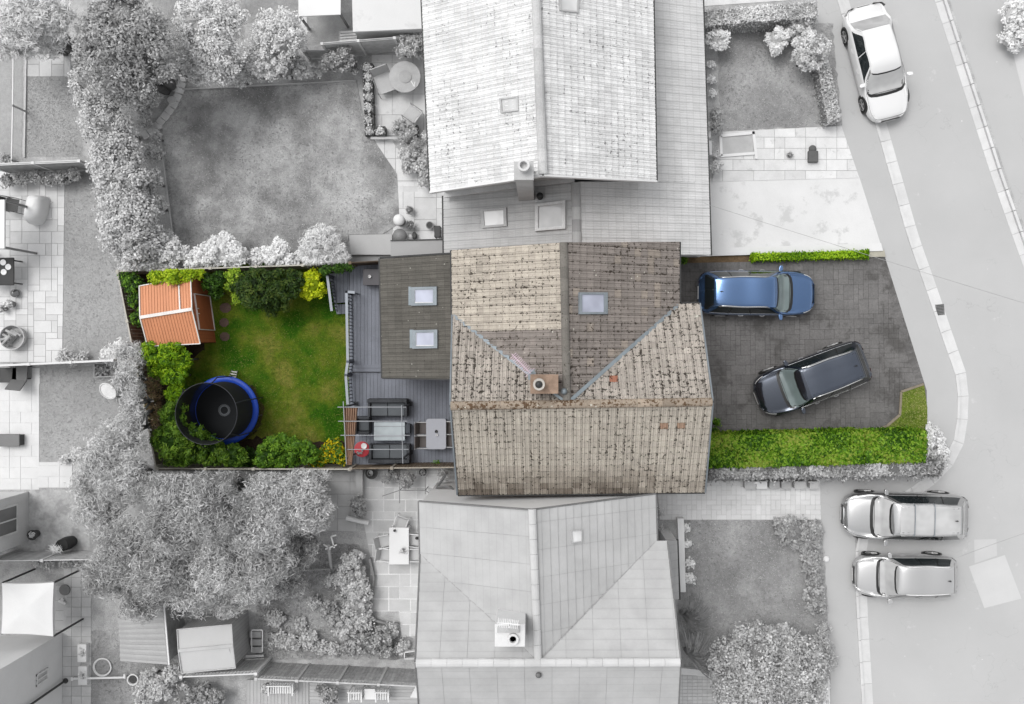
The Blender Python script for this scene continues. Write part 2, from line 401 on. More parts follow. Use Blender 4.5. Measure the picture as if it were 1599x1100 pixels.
def hedge(name, label, quad, z1, cols, seed=1, dens=900, leaf=(0.12, 0.08), group=None, cat='hedge', rough=0.07, jag=0.0, flowers=None):
    "clipped hedge: leafy box between the four photo corners (at its top height z1)"
    pts = [P(q[0], q[1], z1) for q in quad]
    cx = sum(p.x for p in pts) / 4; cy = sum(p.y for p in pts) / 4
    t = thing(name, label, cat, (cx, cy, 0.1), group)
    g = np.random.default_rng(seed)
    p0, p1, p2, p3 = [np.array(p) for p in pts]
    A = np.linalg.norm(p1 - p0) * np.linalg.norm(p3 - p0); per = 2 * (np.linalg.norm(p1 - p0) + np.linalg.norm(p3 - p0))
    n = int(dens * A); ns = int(dens * 0.5 * per * (z1 - 0.1))
    u, v = g.random(n), g.random(n)
    def bil(u, v): return p0 * ((1 - u) * (1 - v))[:, None] + p1 * (u * (1 - v))[:, None] + p2 * (u * v)[:, None] + p3 * ((1 - u) * v)[:, None]
    top = bil(u, v)
    lump = np.sin(top[:, 0] * 5.3 + seed) * np.cos(top[:, 1] * 6.1) * 0.5 + np.sin(top[:, 0] * 1.7) * 0.5
    top[:, 2] = z1 - np.abs(g.normal(size=n)) * 0.06 + lump * rough
    e = g.integers(0, 4, ns); w_ = g.random(ns)
    uu = np.choose(e, [w_, np.ones(ns), w_, np.zeros(ns)]); vv = np.choose(e, [np.zeros(ns), w_, np.ones(ns), w_])
    sd_ = bil(uu, vv); sd_[:, 2] = g.uniform(0.12, z1, ns); sd_[:, :2] += g.normal(size=(ns, 2)) * 0.035 * (1 + jag)
    nt_ = g.normal(size=(n, 3)) * 0.55 + np.array([0, 0, 1]); 
    cen = np.array([cx, cy, 0]); ns_ = (sd_ - cen) * np.array([1, 1, 0]); ns_ = ns_ / (np.linalg.norm(ns_, axis=1)[:, None] + 1e-6) + g.normal(size=(ns, 3)) * 0.5
    p = np.concatenate([top, sd_]); nr = np.concatenate([nt_, ns_]); nr /= np.linalg.norm(nr, axis=1)[:, None]
    N = len(p); tt = np.cross(nr, g.normal(size=(N, 3))); tt /= np.linalg.norm(tt, axis=1)[:, None]; bb = np.cross(nr, tt)
    L = leaf[0] * g.uniform(0.6, 1.2, (N, 1)) / 2; W = leaf[1] * g.uniform(0.6, 1.2, (N, 1)) / 2
    q = np.stack([p + tt * L, p + bb * W, p - tt * L, p - bb * W], 1)
    carr = np.array([col(*c, k=LK * .95)[:3] for c in cols])
    f = np.clip(0.5 + 0.35 * np.sin(p[:, 0] * 2.1 + seed) * np.cos(p[:, 1] * 3 + 1) + g.uniform(-0.5, 0.5, N), 0, 0.999) * (len(carr) - 1)
    f0 = f.astype(int); c = carr[f0] * (1 - (f - f0))[:, None] + carr[np.minimum(f0 + 1, len(carr) - 1)] * (f - f0)[:, None]
    if flowers: k = g.random(N) < flowers[1]; c[k] = np.array(col(*flowers[0])[:3])
    # inner mass
    ins = [p0 + (p2 - p0) * 0, p1, p2, p3]; cc = (p0 + p1 + p2 + p3) / 4; zz = z1 - 0.12
    qs = [[*(cc[:2] + (a[:2] - cc[:2]) * 0.97), zz] for a in (p0, p1, p2, p3)]; lo = [[a[0], a[1], 0.1] for a in qs]
    extra = [qs] + [[lo[i], lo[(i + 1) % 4], qs[(i + 1) % 4], qs[i]] for i in range(4)]
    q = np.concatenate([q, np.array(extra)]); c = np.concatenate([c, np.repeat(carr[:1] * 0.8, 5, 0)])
    n = len(q); v = (q.reshape(-1, 3) - np.array(t.location)).astype(np.float32)
    me = bpy.data.meshes.new('foliage'); me.vertices.add(n * 4); me.vertices.foreach_set('co', v.ravel())
    me.loops.add(n * 4); me.loops.foreach_set('vertex_index', np.arange(n * 4, dtype=np.int32))
    me.polygons.add(n); me.polygons.foreach_set('loop_start', np.arange(n, dtype=np.int32) * 4)
    at = me.color_attributes.new('Col', 'FLOAT_COLOR', 'POINT')
    at.data.foreach_set('color', np.concatenate([np.repeat(c, 4, 0), np.ones((n * 4, 1))], 1).astype(np.float32).ravel())
    me.materials.append(LEAF); me.update(); me.validate()
    o = bpy.data.objects.new('foliage', me); C.objects.link(o); o.parent = t
    mb = MB(); k = max(3, int(np.linalg.norm(p1 - p0) / 0.8))
    for i in range(k):
        a = np.array([(i + .5) / k]); b = bil(a, np.array([.5]))[0]; mb.tube([(b[0], b[1], 0.1), (b[0] + .05, b[1], z1 * 0.6)], 0.04, 6, r2=0.02)
    mb.build('stem', GBARK, t)
    return t
def spiky(name, label, px, py, z, r_px, n, colr, seed=1, wd=0.05, group=None, cat='plant', h=1.0, arch=None):
    "rosette of sword leaves"
    p = P(px, py, z); t = thing(name, label, cat, (p.x, p.y, 0.1), group); rnd = random.Random(seed); mb = MB(); Rr = m2(r_px, z)
    for i in range(n):
        a = rnd.uniform(0, 6.283) if arch is None else rnd.uniform(*arch); L = Rr * rnd.uniform(.6, 1.08); k = rnd.uniform(.75, 1.15)
        c = tuple(x * k for x in col(*colr, k=1.2)[:3]) + (1,); d = Vector((math.cos(a), math.sin(a), 0)); s = Vector((-d.y, d.x, 0)) * wd / 2
        prev = None
        for j in range(5):
            f = j / 4; q = Vector((p.x, p.y, 0)) + d * L * f; q.z = 0.15 + h * math.sin(PI * (0.12 + 0.7 * f)) * rnd.uniform(.9, 1.1) * (z + .2) * 0.8
            ww = s * (1 - f * 0.85)
            if prev: mb.face([prev[0] - prev[1], prev[0] + prev[1], q + ww, q - ww], c)
            prev = (q, ww)
    mb.build('foliage', LEAF, t); m_ = MB(); m_.lathe(p.x, p.y, [(0.1, 0.1), (0.07, z * .4 + .1)], 8); m_.build('stem', GBARK, t)
    return t

def grass(name, label, pts, dens, cols, z=.11, seed=1, L=(.05, .11), w_=.022):
    "standing grass blades over an outline: stuff"
    q = bnd(pts, z); q = q if area2(q) > 0 else q[::-1]; g = np.random.default_rng(seed); xs = [p[0] for p in q]; ys = [p[1] for p in q]
    n = int((max(xs) - min(xs)) * (max(ys) - min(ys)) * dens); p = np.stack([g.uniform(min(xs), max(xs), n), g.uniform(min(ys), max(ys), n)], 1); ins = np.zeros(n, bool)
    for j in range(len(q)):
        a_, b_ = q[j], q[(j + 1) % len(q)]
        if a_[1] == b_[1]: continue
        ins ^= ((a_[1] > p[:, 1]) != (b_[1] > p[:, 1])) & (p[:, 0] < (b_[0] - a_[0]) * (p[:, 1] - a_[1]) / (b_[1] - a_[1]) + a_[0])
    p = p[ins]; n = len(p); an = g.uniform(0, 6.283, n); ln = g.uniform(*L, n); d = np.stack([np.cos(an), np.sin(an)], 1)
    s_ = np.stack([-d[:, 1], d[:, 0]], 1) * w_ / 2; zz = np.full((n, 1), z)
    tip = p + d * ln[:, None] * .9; v = np.stack([np.concatenate([p - s_, zz], 1), np.concatenate([p + s_, zz], 1), np.concatenate([tip, zz + ln[:, None] * .55], 1)], 1).astype(np.float32)
    carr = np.array([col(*c, k=1.25)[:3] for c in cols]); f = np.clip(g.beta(1.6, 1.6, n) + .22 * np.sin(p[:, 0] * 1.9) * np.cos(p[:, 1] * 1.7 + seed), 0, .999) * (len(carr) - 1); f0 = f.astype(int)
    c = carr[f0] * (1 - (f - f0))[:, None] + carr[np.minimum(f0 + 1, len(carr) - 1)] * (f - f0)[:, None]
    me = bpy.data.meshes.new(name); me.vertices.add(n * 3); me.vertices.foreach_set('co', v.ravel()); me.loops.add(n * 3); me.loops.foreach_set('vertex_index', np.arange(n * 3, dtype=np.int32))
    me.polygons.add(n); me.polygons.foreach_set('loop_start', np.arange(n, dtype=np.int32) * 3)
    at = me.color_attributes.new('Col', 'FLOAT_COLOR', 'POINT'); at.data.foreach_set('color', np.concatenate([np.repeat(c, 3, 0), np.ones((n * 3, 1))], 1).astype(np.float32).ravel())
    me.materials.append(LEAF); me.update(); me.validate(); o = bpy.data.objects.new(name, me); C.objects.link(o); tag(o, label, 'grass', kind='stuff'); return o
def bnd(pts, z=1.5): return [(P(a, b, z).x, P(a, b, z).y) for a, b in pts]
# ------------------------------------------------------------------ ground sheets, paving, fences, roofs
def ragged(pts, amp=2.5, step=7, seed=1):
    rnd = random.Random(seed); out = []
    for i in range(len(pts)):
        a, b = pts[i], pts[(i + 1) % len(pts)]; n = max(1, int(math.dist(a, b) / step))
        for k in range(n): f = k / n; out.append((a[0] + (b[0] - a[0]) * f + rnd.uniform(-amp, amp), a[1] + (b[1] - a[1]) * f + rnd.uniform(-amp, amp)))
    return out
def sheet(name, pts, z, mat, lift=None, kind='structure', rag=0):
    if rag: pts = ragged(pts, rag)
    mb = MB(); q = [P(a, b, z) for a, b in pts]
    if area2([(v.x, v.y) for v in q]) < 0: q = q[::-1]
    mb.face(q); o = mb.build(name, mat, origin=Vector((0, 0, z))); o['kind'] = kind; return o
def slab(name, pts, z0, z1, mat, kind='structure', label=None, cat=None):
    mb = MB(); q = [P(a, b, z1) for a, b in pts]; mb.prism([(v.x, v.y) for v in q], z0, z1); o = mb.build(name, mat)
    if kind: o['kind'] = kind
    if label: tag(o, label, cat)
    return o
def ashlar(name, polys, z, mat, cell, sizes, tones, rot=0, gap=0.012, th=0.02, seed=1, base=None):
    "paving: slabs of several sizes on a grid, each with its own tone, clipped to convex outlines"
    rnd = random.Random(seed); mb = MB(); ca, sa = math.cos(rot), math.sin(rot)
    for poly in polys:
        q = [P(a, b, z) for a, b in poly]; q = [(v.x * ca + v.y * sa, -v.x * sa + v.y * ca) for v in q]
        if area2(q) < 0: q = q[::-1]
        x0, x1 = min(a[0] for a in q), max(a[0] for a in q); y0, y1 = min(a[1] for a in q), max(a[1] for a in q)
        nx, ny = int((x1 - x0) / cell[0]) + 2, int((y1 - y0) / cell[1]) + 2; used = set()
        for j in range(ny):
            for i in range(nx):
                if (i, j) in used: continue
                for (a, b) in rnd.sample(sizes, len(sizes)) + [(1, 1)]:
                    cs = [(i + s, j + t) for s in range(a) for t in range(b)]
                    if all(c not in used for c in cs): break
                used.update(cs)
                X, Y = x0 + i * cell[0], y0 + j * cell[1]; g = gap / 2
                r_ = [(X + g, Y + g), (X + a * cell[0] - g, Y + g), (X + a * cell[0] - g, Y + b * cell[1] - g), (X + g, Y + b * cell[1] - g)]
                r_ = clip(r_, q)
                if not r_: continue
                k = rnd.uniform(*tones); c = (k, k, k, 1)
                r_ = [(u * ca - v * sa, u * sa + v * ca) for u, v in r_]
                zz = z + rnd.uniform(-0.002, 0.002)
                mb.prism(r_, z - th, zz, c, bottom=False)
    o = mb.build(name, mat, origin=Vector((0, 0, 0))); o['kind'] = 'structure'; return o
def fence(name, label, p0, p1, h, mat, pmat, panel=1.8, style='h', zb=0.1, group=None, rail=True, topw=0.05, trellis=0, slat=0.12, gap=0.02, cat='fence'):
    "p0,p1: photo px of its top line at height h"
    a, b = P(p0[0], p0[1], h), P(p1[0], p1[1], h); L = (b - a).length; n = max(1, round(L / panel)); d = (b - a).normalized()
    rz = math.atan2(d.y, d.x); t = thing(name, label, cat, ((a.x + b.x) / 2, (a.y + b.y) / 2, zb), group)
    for i in range(n + 1):
        q = a + (b - a) * i / n; m_ = MB(); m_.box(q.x, q.y, zb, 0.09, 0.09, h - zb + 0.04, rz); m_.box(q.x, q.y, h + 0.04, 0.11, 0.11, 0.02, rz)
        m_.build('post', pmat, t)
    rnd = random.Random(int(a.x * 100))
    for i in range(n):
        q0 = a + (b - a) * i / n + d * 0.05; q1 = a + (b - a) * (i + 1) / n - d * 0.05; c = (q0 + q1) / 2; W = (q1 - q0).length; m_ = MB()
        hh = h - trellis
        if style == 'h':
            z = zb + 0.03
            while z < hh - 0.02:
                k = rnd.uniform(.85, 1.1); m_.box(c.x, c.y, z, W, 0.02, slat, rz, (k, k, k, 1)); z += slat + gap
        else:
            k_ = int(W / (slat + gap)) or 1
            for j in range(k_):
                q = q0 + d * (W * (j + .5) / k_); k = rnd.uniform(.85, 1.1); m_.box(q.x, q.y, zb + 0.03, W / k_ - gap, 0.02, hh - zb - 0.05, rz, (k, k, k, 1))
        m_.build('panel', mat, t)
        if trellis:
            m2_ = MB()
            k_ = int(W / 0.13)
            for j in range(k_ + 1):
                q = q0 + d * (W * j / k_); m2_.box(q.x, q.y, hh, 0.02, 0.02, trellis, rz)
            for j in range(3): m2_.box(c.x, c.y, hh + trellis * (j + .1) / 3, W, 0.024, 0.02, rz)
            m2_.build('trellis', mat, t)
    if rail:
        m_ = MB(); c = (a + b) / 2; m_.box(c.x, c.y, h, L, topw, 0.03, rz); m_.build('top_rail', pmat, t)
    return t
def tile_face(mb, poly, tw=0.3, te=0.3, prof='double', tone=(200, 190, 170), tv=0.1, th=0.035, seed=1, alt=None, patches=(), thick=0.1, ud=None, dirt=None):
    """poly: list of (px,py,z); first edge = eave (low), the rest follows. Tiles are laid in courses parallel to the eave."""
    rnd = random.Random(seed); pts = [P(*p) for p in poly]; o = pts[0]; U = (pts[1] - pts[0]).normalized() if ud is None else (P(*ud[1]) - P(*ud[0])).normalized()
    far = max(pts[2:], key=lambda p: (p - o - U * (p - o).dot(U)).length); V_ = (far - o) - U * (far - o).dot(U); V_.normalize()
    N = U.cross(V_)
    if N.z < 0: N = -N
    q = [((p - o).dot(U), (p - o).dot(V_)) for p in pts]
    if area2(q) < 0: q = q[::-1]
    x0, x1 = min(a[0] for a in q), max(a[0] for a in q); y0, y1 = min(a[1] for a in q), max(a[1] for a in q)
    nr = math.ceil((y1 - y0) / te); te = (y1 - y0) / nr
    ns = {'double': 8, 'flat': 1, 'rib': 6, 'half': 4}[prof]
    def w_(fu):
        if prof == 'double': return 0.022 * max(0, math.cos(4 * PI * (fu - 0.25))) ** 1.5 
        if prof == 'half': return 0.02 * max(0, math.cos(2 * PI * (fu - 0.5)))
        if prof == 'rib': return 0.008 * (1 if int(fu * 6.001) % 2 else 0)
        return 0
    nc = int((x1 - x0) / tw) + 2
    for j in range(nr):
        sh = 0
        for i in range(nc):
            X = x0 + i * tw + sh; Y = y0 + j * te
            if not clip([(X, Y), (X + tw, Y), (X + tw, Y + te), (X, Y + te)], q): continue
            k = rnd.gauss(1, tv); tn = tone
            if alt and rnd.random() < alt[1]: tn = alt[0]
            for (pa, pb, pc, pdd, tt) in patches:
                if pa <= i <= pb and pc <= j <= pdd: tn = tt
            if dirt and j < dirt[0]:
                f_ = (1 - j / dirt[0]) * rnd.uniform(.3, 1.0) * (1.0 if i < dirt[2] else .45); tn = tuple(a_ + (b_ - a_) * f_ for a_, b_ in zip(tn, dirt[1]))
            c = tuple(min(.86, x * k) for x in col(*tn)[:3]) + (1,); jit = rnd.uniform(-.004, .004)
            for s in range(ns):
                f0, f1 = s / ns, (s + 1) / ns
                ua, ub = X + f0 * tw, X + f1 * tw
                if s == ns - 1: ub -= 0.008
                r_ = clip([(ua, Y + jit), (ub, Y + jit), (ub, Y + te + jit), (ua, Y + te + jit)], q)
                if not r_: continue
                P3 = []; uv = []
                for (u, v) in r_:
                    fv = (v - Y) / te; ww = th * (1 - fv) + w_((u - X) / tw) + 0.01
                    P3.append(o + U * u + V_ * v + N * ww); uv.append((i + (u - X) / tw, j + max(0.001, min(.999, fv))))
                mb.face(P3, c, uv)
                # butt of the course
                lo = [p for p in r_ if abs(p[1] - (Y + jit)) < 1e-5]
                if len(lo) == 2:
                    a, b = lo; wa = th + w_((a[0] - X) / tw) + 0.01; wb = th + w_((b[0] - X) / tw) + 0.01
                    mb.face([o + U * a[0] + V_ * a[1], o + U * b[0] + V_ * b[1], o + U * b[0] + V_ * b[1] + N * wb, o + U * a[0] + V_ * a[1] + N * wa],
                            tuple(x * .7 for x in c[:3]) + (1,), [(i, j), (i + .3, j), (i + .3, j), (i, j)])
    # solid deck under the tiles
    n = len(q); low = [o + U * u + V_ * v - N * thick for u, v in q]; hi = [o + U * u + V_ * v + N * 0.004 for u, v in q]
    c = col(*tone, k=.8)
    mb.face(hi, c); mb.face(low[::-1], c)
    for i in range(n): j = (i + 1) % n; mb.face([low[i], low[j], hi[j], hi[i]], c)
def ridge(mb, a, b, r=0.13, step=0.42, c=(190, 182, 165), seed=1, lift=0.02, var=.1):
    "half-round ridge tiles from a to b (px,py,z)"
    a, b = P(*a), P(*b); L = (b - a).length; n = max(1, round(L / step)); rnd = random.Random(seed); d = (b - a).normalized(); s = Vector((-d.y, d.x, 0)).normalized(); up = s.cross(d)
    if up.z < 0: up = -up
    for i in range(n):
        p, q = a + (b - a) * (i / n), a + (b - a) * ((i + 0.985) / n); k = rnd.gauss(1, var); cc = tuple(min(.86, x * k) for x in col(*c)[:3]) + (1,)
        for t in range(6):
            a0, a1 = PI * t / 6, PI * (t + 1) / 6; r1 = r * 1.05
            def pt(o, a_, rr): return o + s * math.cos(a_) * rr + up * (math.sin(a_) * rr * .75 + lift)
            mb.face([pt(p, a0, r1), pt(q, a0, r), pt(q, a1, r), pt(p, a1, r1)], cc, [(i + .3, .6)] * 4)
        mb.face([pt(p, PI * t / 6, r1) for t in range(7)], tuple(x * .8 for x in cc[:3]) + (1,), [(i, .6)] * 7)
def strip3(mb, a, b, wd, hgt=0.03, c=(1, 1, 1, 1), lift=0.03):
    a, b = P(*a), P(*b); a.z += lift; b.z += lift; mb.bar(a, b, wd, hgt, c)
def skylight(parent, quad, zs, frame, glass, name='skylight', th=0.09, bord=0.08):
    "roof window: corner px with heights on the slope; frame (ring) and pane"
    p = [P(a, b, z) for (a, b), z in zip(quad, zs)]; N = (p[1] - p[0]).cross(p[3] - p[0]).normalized()
    if N.z < 0: N = -N
    p = [v + N * 0.02 for v in p]; cen = sum(p, Vector()) / 4
    L = min((p[1] - p[0]).length, (p[3] - p[0]).length); f = 1 - 2 * bord / L
    inn = [cen + (v - cen) * f for v in p]; up = N * th; m_ = MB()
    for i in range(4):
        j = (i + 1) % 4
        m_.face([p[i] + up, p[j] + up, inn[j] + up, inn[i] + up]); m_.face([p[i] - up, p[j] - up, p[j] + up, p[i] + up]); m_.face([inn[j] + up, inn[j], inn[i], inn[i] + up][::1])
    o = m_.build(name, frame, parent)
    g = MB(); g.face([v + up * 0.6 for v in inn]); g.build('pane', glass, o)
    return o
def walls(parent, corners, z0, z1s, mat, name='wall', inset=0.25):
    "corners: photo px at eave height (list of (px,py,z)); walls inset below the eaves, tops at z1s"
    pts = [P(*c) for c in corners]; cx = sum(p.x for p in pts) / len(pts); cy = sum(p.y for p in pts) / len(pts)
    q = [(p.x + (inset if p.x < cx else -inset), p.y + (inset if p.y < cy else -inset)) for p in pts]; n = len(q)
    m_ = MB()
    vs = [(x, y, z0) for x, y in q] + [(x, y, z) for (x, y), z in zip(q, z1s)]
    m_.mesh(vs, [(i, (i + 1) % n, n + (i + 1) % n, n + i) for i in range(n)] + [tuple(range(n, 2 * n))])
    return m_.build(name, mat, parent), q
def wall_window(parent, x, y, z, wdt, hgt, ang, frame, glass, name='window'):
    "a window on a wall facing direction ang"
    m_ = MB(); ca, sa = math.cos(ang), math.sin(ang); s = (-sa, ca)
    def b(u, v, w_, h_, d): m_.box(x + s[0] * u + ca * d, y + s[1] * u + sa * d, z + v, 0.05, w_, h_, ang)
    b(0, 0, wdt, .07, .02); b(0, hgt - .07, wdt, .07, .02); b(-wdt / 2 + .035, 0, .07, hgt, .025); b(wdt / 2 - .035, 0, .07, hgt, .025); b(0, 0, .05, hgt, .023)
    o = m_.build(name, frame, parent)
    g = MB(); g.box(x + ca * .008, y + sa * .008, z + .03, 0.02, wdt - .06, hgt - .06, ang); g.build('pane', glass, o)
    return o
# ------------------------------------------------------------------ the setting: ground, road, footways, lawns, paving
ASPH = M('asphalt', (203,), 0.9, var=0.05, scale=0.25, fine=45, bmp=0.01, stain=(1.3, 0.62, (222,)), specks=.06)
FOOT = M('footway asphalt', (202,), 0.9, var=0.03, scale=0.5, fine=50, bmp=0.01, specks=.05, stain=(1.1, .63, (190,)))
KERB = M('kerb concrete', (232,), 0.85, var=0.06, scale=2, fine=30, attr=True)
SOILG = M('grey earth', (196,), 0.95, var=0.25, scale=2, fine=20, bmp=0.04)
KL = [(1180, -800), (1297, -60), (1309, 0), (1340, 95), (1368, 190), (1394, 280), (1420, 372), (1454, 468), (1478, 540), (1494, 583), (1499, 629), (1494, 683), (1470, 730), (1418, 768), (1365, 800), (1338, 838), (1339, 942), (1347, 1075), (1352, 1160), (1390, 1900)]
KR = [(1240, -800), (1460, -60), (1479, 0), (1566, 270), (1599, 364), (1670, 560), (1760, 900), (1850, 1900)]
mb = MB(); mb.face([(-300, -300, -0.02), (300, -300, -0.02), (300, 300, -0.02), (-300, 300, -0.02)]); o = mb.build('ground', SOILG, origin=Vector((0, 0, 0))); o['kind'] = 'structure'
mb = MB(); mb.face([(-2, -60, 0), (45, -60, 0), (45, 60, 0), (-2, 60, 0)]); o = mb.build('road', ASPH, origin=Vector((0, 0, 0))); o['kind'] = 'structure'
slab('terrain', KL + [(-5000, 1900), (-5000, -800)], -0.015, 0.1, SOILG)
slab('terrain', KR + [(4000, 1900), (4000, -800)], -0.015, 0.1, SOILG)
FL = [(1140, -800), (1262, -60), (1273, 0), (1275, 28), (1300, 84), (1293, 100), (1311, 178), (1313, 196), (1342, 278), (1377, 387), (1382, 405), (1425, 547), (1443, 604), (1447, 637), (1447, 667), (1446, 722), (1400, 745), (1300, 752), (1280, 762), (1282, 820), (1287, 896), (1297, 1060), (1298, 1160), (1300, 1900)]
def inset(poly, d): return [(a - d, b) for a, b in poly]
sheet('pavement', FL + inset(KL, 3)[::-1], 0.104, FOOT)
sheet('pavement', [(a + 4, b) for a, b in KR] + [(a + 110, b) for a, b in KR][::-1], 0.104, FOOT)
def kerbline(line, side, name, gutter, off=0.0):
    mb = MB(); pts = [P(a, b, 0.1) for a, b in line]; rnd = random.Random(5); seg = 0.9
    L = [0]
    for i in range(1, len(pts)): L.append(L[-1] + (pts[i] - pts[i - 1]).length)
    def at(s):
        s = min(max(s, 0), L[-1] - 1e-4)
        for i in range(1, len(L)):
            if s <= L[i]: return pts[i - 1].lerp(pts[i], (s - L[i - 1]) / (L[i] - L[i - 1]))
        return pts[-1]
    def nrm(s): d = (at(s + .4) - at(s - .4)).normalized(); return Vector((d.y, -d.x, 0)) * side
    s = 0
    while s < L[-1] - seg:
        g = 0.012; a, b = s + g, s + seg - g; k = rnd.uniform(.92, 1.04)
        for (w0, w1, z0, z1) in ((-0.06, 0.05, 0.0, 0.116), (0.065, gutter, -.01, 0.012)):
            pa, pb = at(a), at(b); na, nb = nrm(a), nrm(b)
            # slightly crowned stones
            q = [pa + nb * 0 + na * w0, pb + nb * w0, pb + nb * w1, pa + na * w1]
            mb.prism([(v.x, v.y) for v in q], z0, z1, (k, k, k, 1))
        s += seg
    o = mb.build(name, KERB, origin=Vector((0, 0, 0))); o['kind'] = 'structure'
kerbline(KL, -1, 'kerb', 0.42)
kerbline([(a - 3, b) for a, b in KR], 1, 'kerb', 0.36)
# road patches
sheet('road_patch', [(1513, 885), (1569, 867), (1595, 935), (1537, 950)], 0.006, M('patch asphalt', (220,), 0.9, var=0.03, fine=45))
sheet('road_patch', [(1521, 843), (1556, 842), (1557, 868), (1522, 880)], 0.0055, M('patch asphalt2', (214,), 0.9, var=0.03, fine=45))
sheet('driveway', [(1580, 76), (1640, 66), (1700, 260), (1608, 190)], 0.108, M('drive opposite', (222,), 0.9, var=0.04))
# lawns
LG1 = lawn_mat('grey lawn mottled', [(148,), (174,), (202,), (220,)], 0.55, (0.36, 0.46, 0.56, 0.68), 0.14)
LG2 = lawn_mat('grey lawn dark', [(158,), (178,), (198,)], 0.5, (0.35, 0.5, 0.65), 0.17)
LG3 = lawn_mat('grey lawn even', [(184,), (194,), (204,)], 0.3, (0.35, 0.5, 0.65), 0.12)
LG4 = lawn_mat('grey rough ground', [(156,), (180,), (208,)], 0.9, (0.35, 0.5, 0.68), 0.26)
GRN = lawn_mat('green lawn', [(34, 74, 10), (60, 104, 18), (104, 122, 36), (136, 134, 64), (96, 96, 44)], 0.33, (0.34, 0.44, 0.52, 0.6, 0.7), 0.24)
GR2 = lawn_mat('verge grass', [(88, 110, 36), (122, 142, 56), (150, 152, 88)], 0.9, (0.35, 0.5, 0.65), 0.2)
GSOIL = M('garden earth', (62, 50, 38), 0.95, var=0.35, scale=2.5, fine=18, bmp=0.05)
sheet('lawn', [(283, 140), (556, 126), (571, 200), (620, 272), (624, 350), (596, 366), (545, 366), (540, 392), (273, 398), (248, 205)], 0.13, LG1)
sheet('lawn', [(40, 120), (128, 120), (128, 245), (37, 245)], 0.108, LG3)
sheet('lawn', [(-30, 85), (36, 85), (34, 250), (-30, 250)], 0.108, LG3)
sheet('lawn', [(100, 268), (230, 268), (235, 560), (98, 566)], 0.108, LG3)
sheet('lawn', [(62, 572), (240, 572), (260, 722), (60, 722)], 0.108, LG3)
sheet('lawn', [(1118, 38), (1300, 36), (1314, 196), (1126, 206)], 0.108, LG2, rag=2)
sheet('lawn', [(1068, 810), (1284, 812), (1297, 1052), (1050, 1052)], 0.108, LG2, rag=2)
sheet('lawn', [(360, -60), (478, -60), (478, 36), (360, 36)], 0.108, LG2, rag=2)
sheet('lawn', [(185, -80), (380, -80), (380, 60), (270, 60)], 0.107, LG2, rag=2)
sheet('lawn', [(475, 20), (550, 20), (550, 66), (475, 70)], 0.109, LG3)
sheet('lawn', [(400, 850), (560, 850), (575, 960), (650, 1000), (650, 1030), (400, 1030)], 0.109, LG4, rag=2)
sheet('lawn', [(142, 985), (310, 985), (280, 1160), (142, 1160)], 0.109, LG2, rag=2)
sheet('grass', [(318, 412), (545, 412), (548, 690), (470, 688), (400, 682), (330, 700), (262, 640), (280, 575), (322, 545)], 0.118, GRN, rag=3)
# concrete and paving
CONC = M('pale concrete', (238,), 0.9, var=0.05, scale=0.7, fine=30, bmp=0.01, stain=(1.2, 0.55, (208,)))
sheet('driveway', [(1108, 279), (1342, 277), (1377, 387), (1108, 399)], 0.108, CONC)
SLAB = M('grey paving slabs', (240,), 0.85, var=0.07, scale=2.5, fine=25, bmp=0.01, attr=True, stain=(3.0, 0.6, (205,)))
SLABW = M('white paving slabs', (240,), 0.85, var=0.05, scale=2.5, fine=25, bmp=0.01, attr=True)
JOINT = M('joint mortar', (172,), 0.95); JOINTW = M('white joint mortar', (246,), 0.95)
AS = [(2, 2), (3, 2), (2, 3), (1, 2), (2, 1), (2, 2), (3, 2)]
def paved(name, polys, z, mat, joint, cell, sizes=AS, tones=(.84, 1.04), rot=0, gap=0.016, seed=1):
    for p in polys: sheet(name + '_bed', p, z - 0.012, joint)
    ashlar(name, polys, z, mat, cell, sizes, tones, rot, gap, 0.02, seed)
paved('patio', [[(-40, 268), (101, 268), (97, 566), (-40, 566)]], 0.125, SLABW, M('joint grey', (196,), 0.95), (0.24, 0.24), gap=0.02)
paved('paving', [[(1127, 206), (1314, 197), (1342, 278), (1112, 284)]], 0.125, SLAB, JOINT, (0.42, 0.45), [(2, 1), (1, 1), (2, 1), (3, 1)], (.88, 1.06))
paved('paving', [[(42, 84), (110, 84), (110, 120), (42, 120)]], 0.125, SLAB, JOINT, (0.5, 0.5), [(1, 1), (1, 2)], (.75, .95))
paved('patio', [[(580, 86), (672, 86), (674, 212), (584, 212)]], 0.125, SLAB, JOINT, (0.42, 0.42), [(2, 2), (1, 2), (2, 1), (2, 2)], (.86, 1.0))
paved('path', [[(583, 214), (612, 220), (672, 300), (622, 300)], [(620, 285), (694, 285), (694, 378), (612, 378)]], 0.12, SLAB, JOINT, (0.45, 0.45), [(2, 2), (2, 1), (1, 2)], (.88, 1.06))
paved('patio', [[(-20, 590), (61, 590), (61, 765), (-20, 765)], [(58, 722), (113, 722), (113, 762), (58, 762)], [(50, 575), (62, 575), (62, 600), (50, 600)]], 0.12, SLABW, M('joint pale', (238,), .95), (0.45, 0.45), [(1, 1), (2, 1)], (1.0, 1.06))
paved('patio', [[(565, 735), (716, 735), (716, 800), (565, 800)], [(565, 800), (662, 800), (662, 870), (578, 870)], [(580, 870), (660, 870), (656, 955), (573, 955)], [(623, 955), (656, 955), (654, 993), (627, 995)]], 0.125,
      SLAB, JOINTW, (0.44, 0.5), [(2, 1), (1, 1), (2, 1)], (.74, .92), gap=0.05, seed=4)
paved('paving', [[(1026, 752), (1281, 750), (1282, 812), (1058, 812), (1030, 812)]], 0.125, M('pale block paving', (240,), 0.9, var=.05, attr=True), M('joint pale2', (222,), .95), (0.2, 0.2), [(1, 1), (2, 1), (1, 2)], (.94, 1.05), gap=.02)
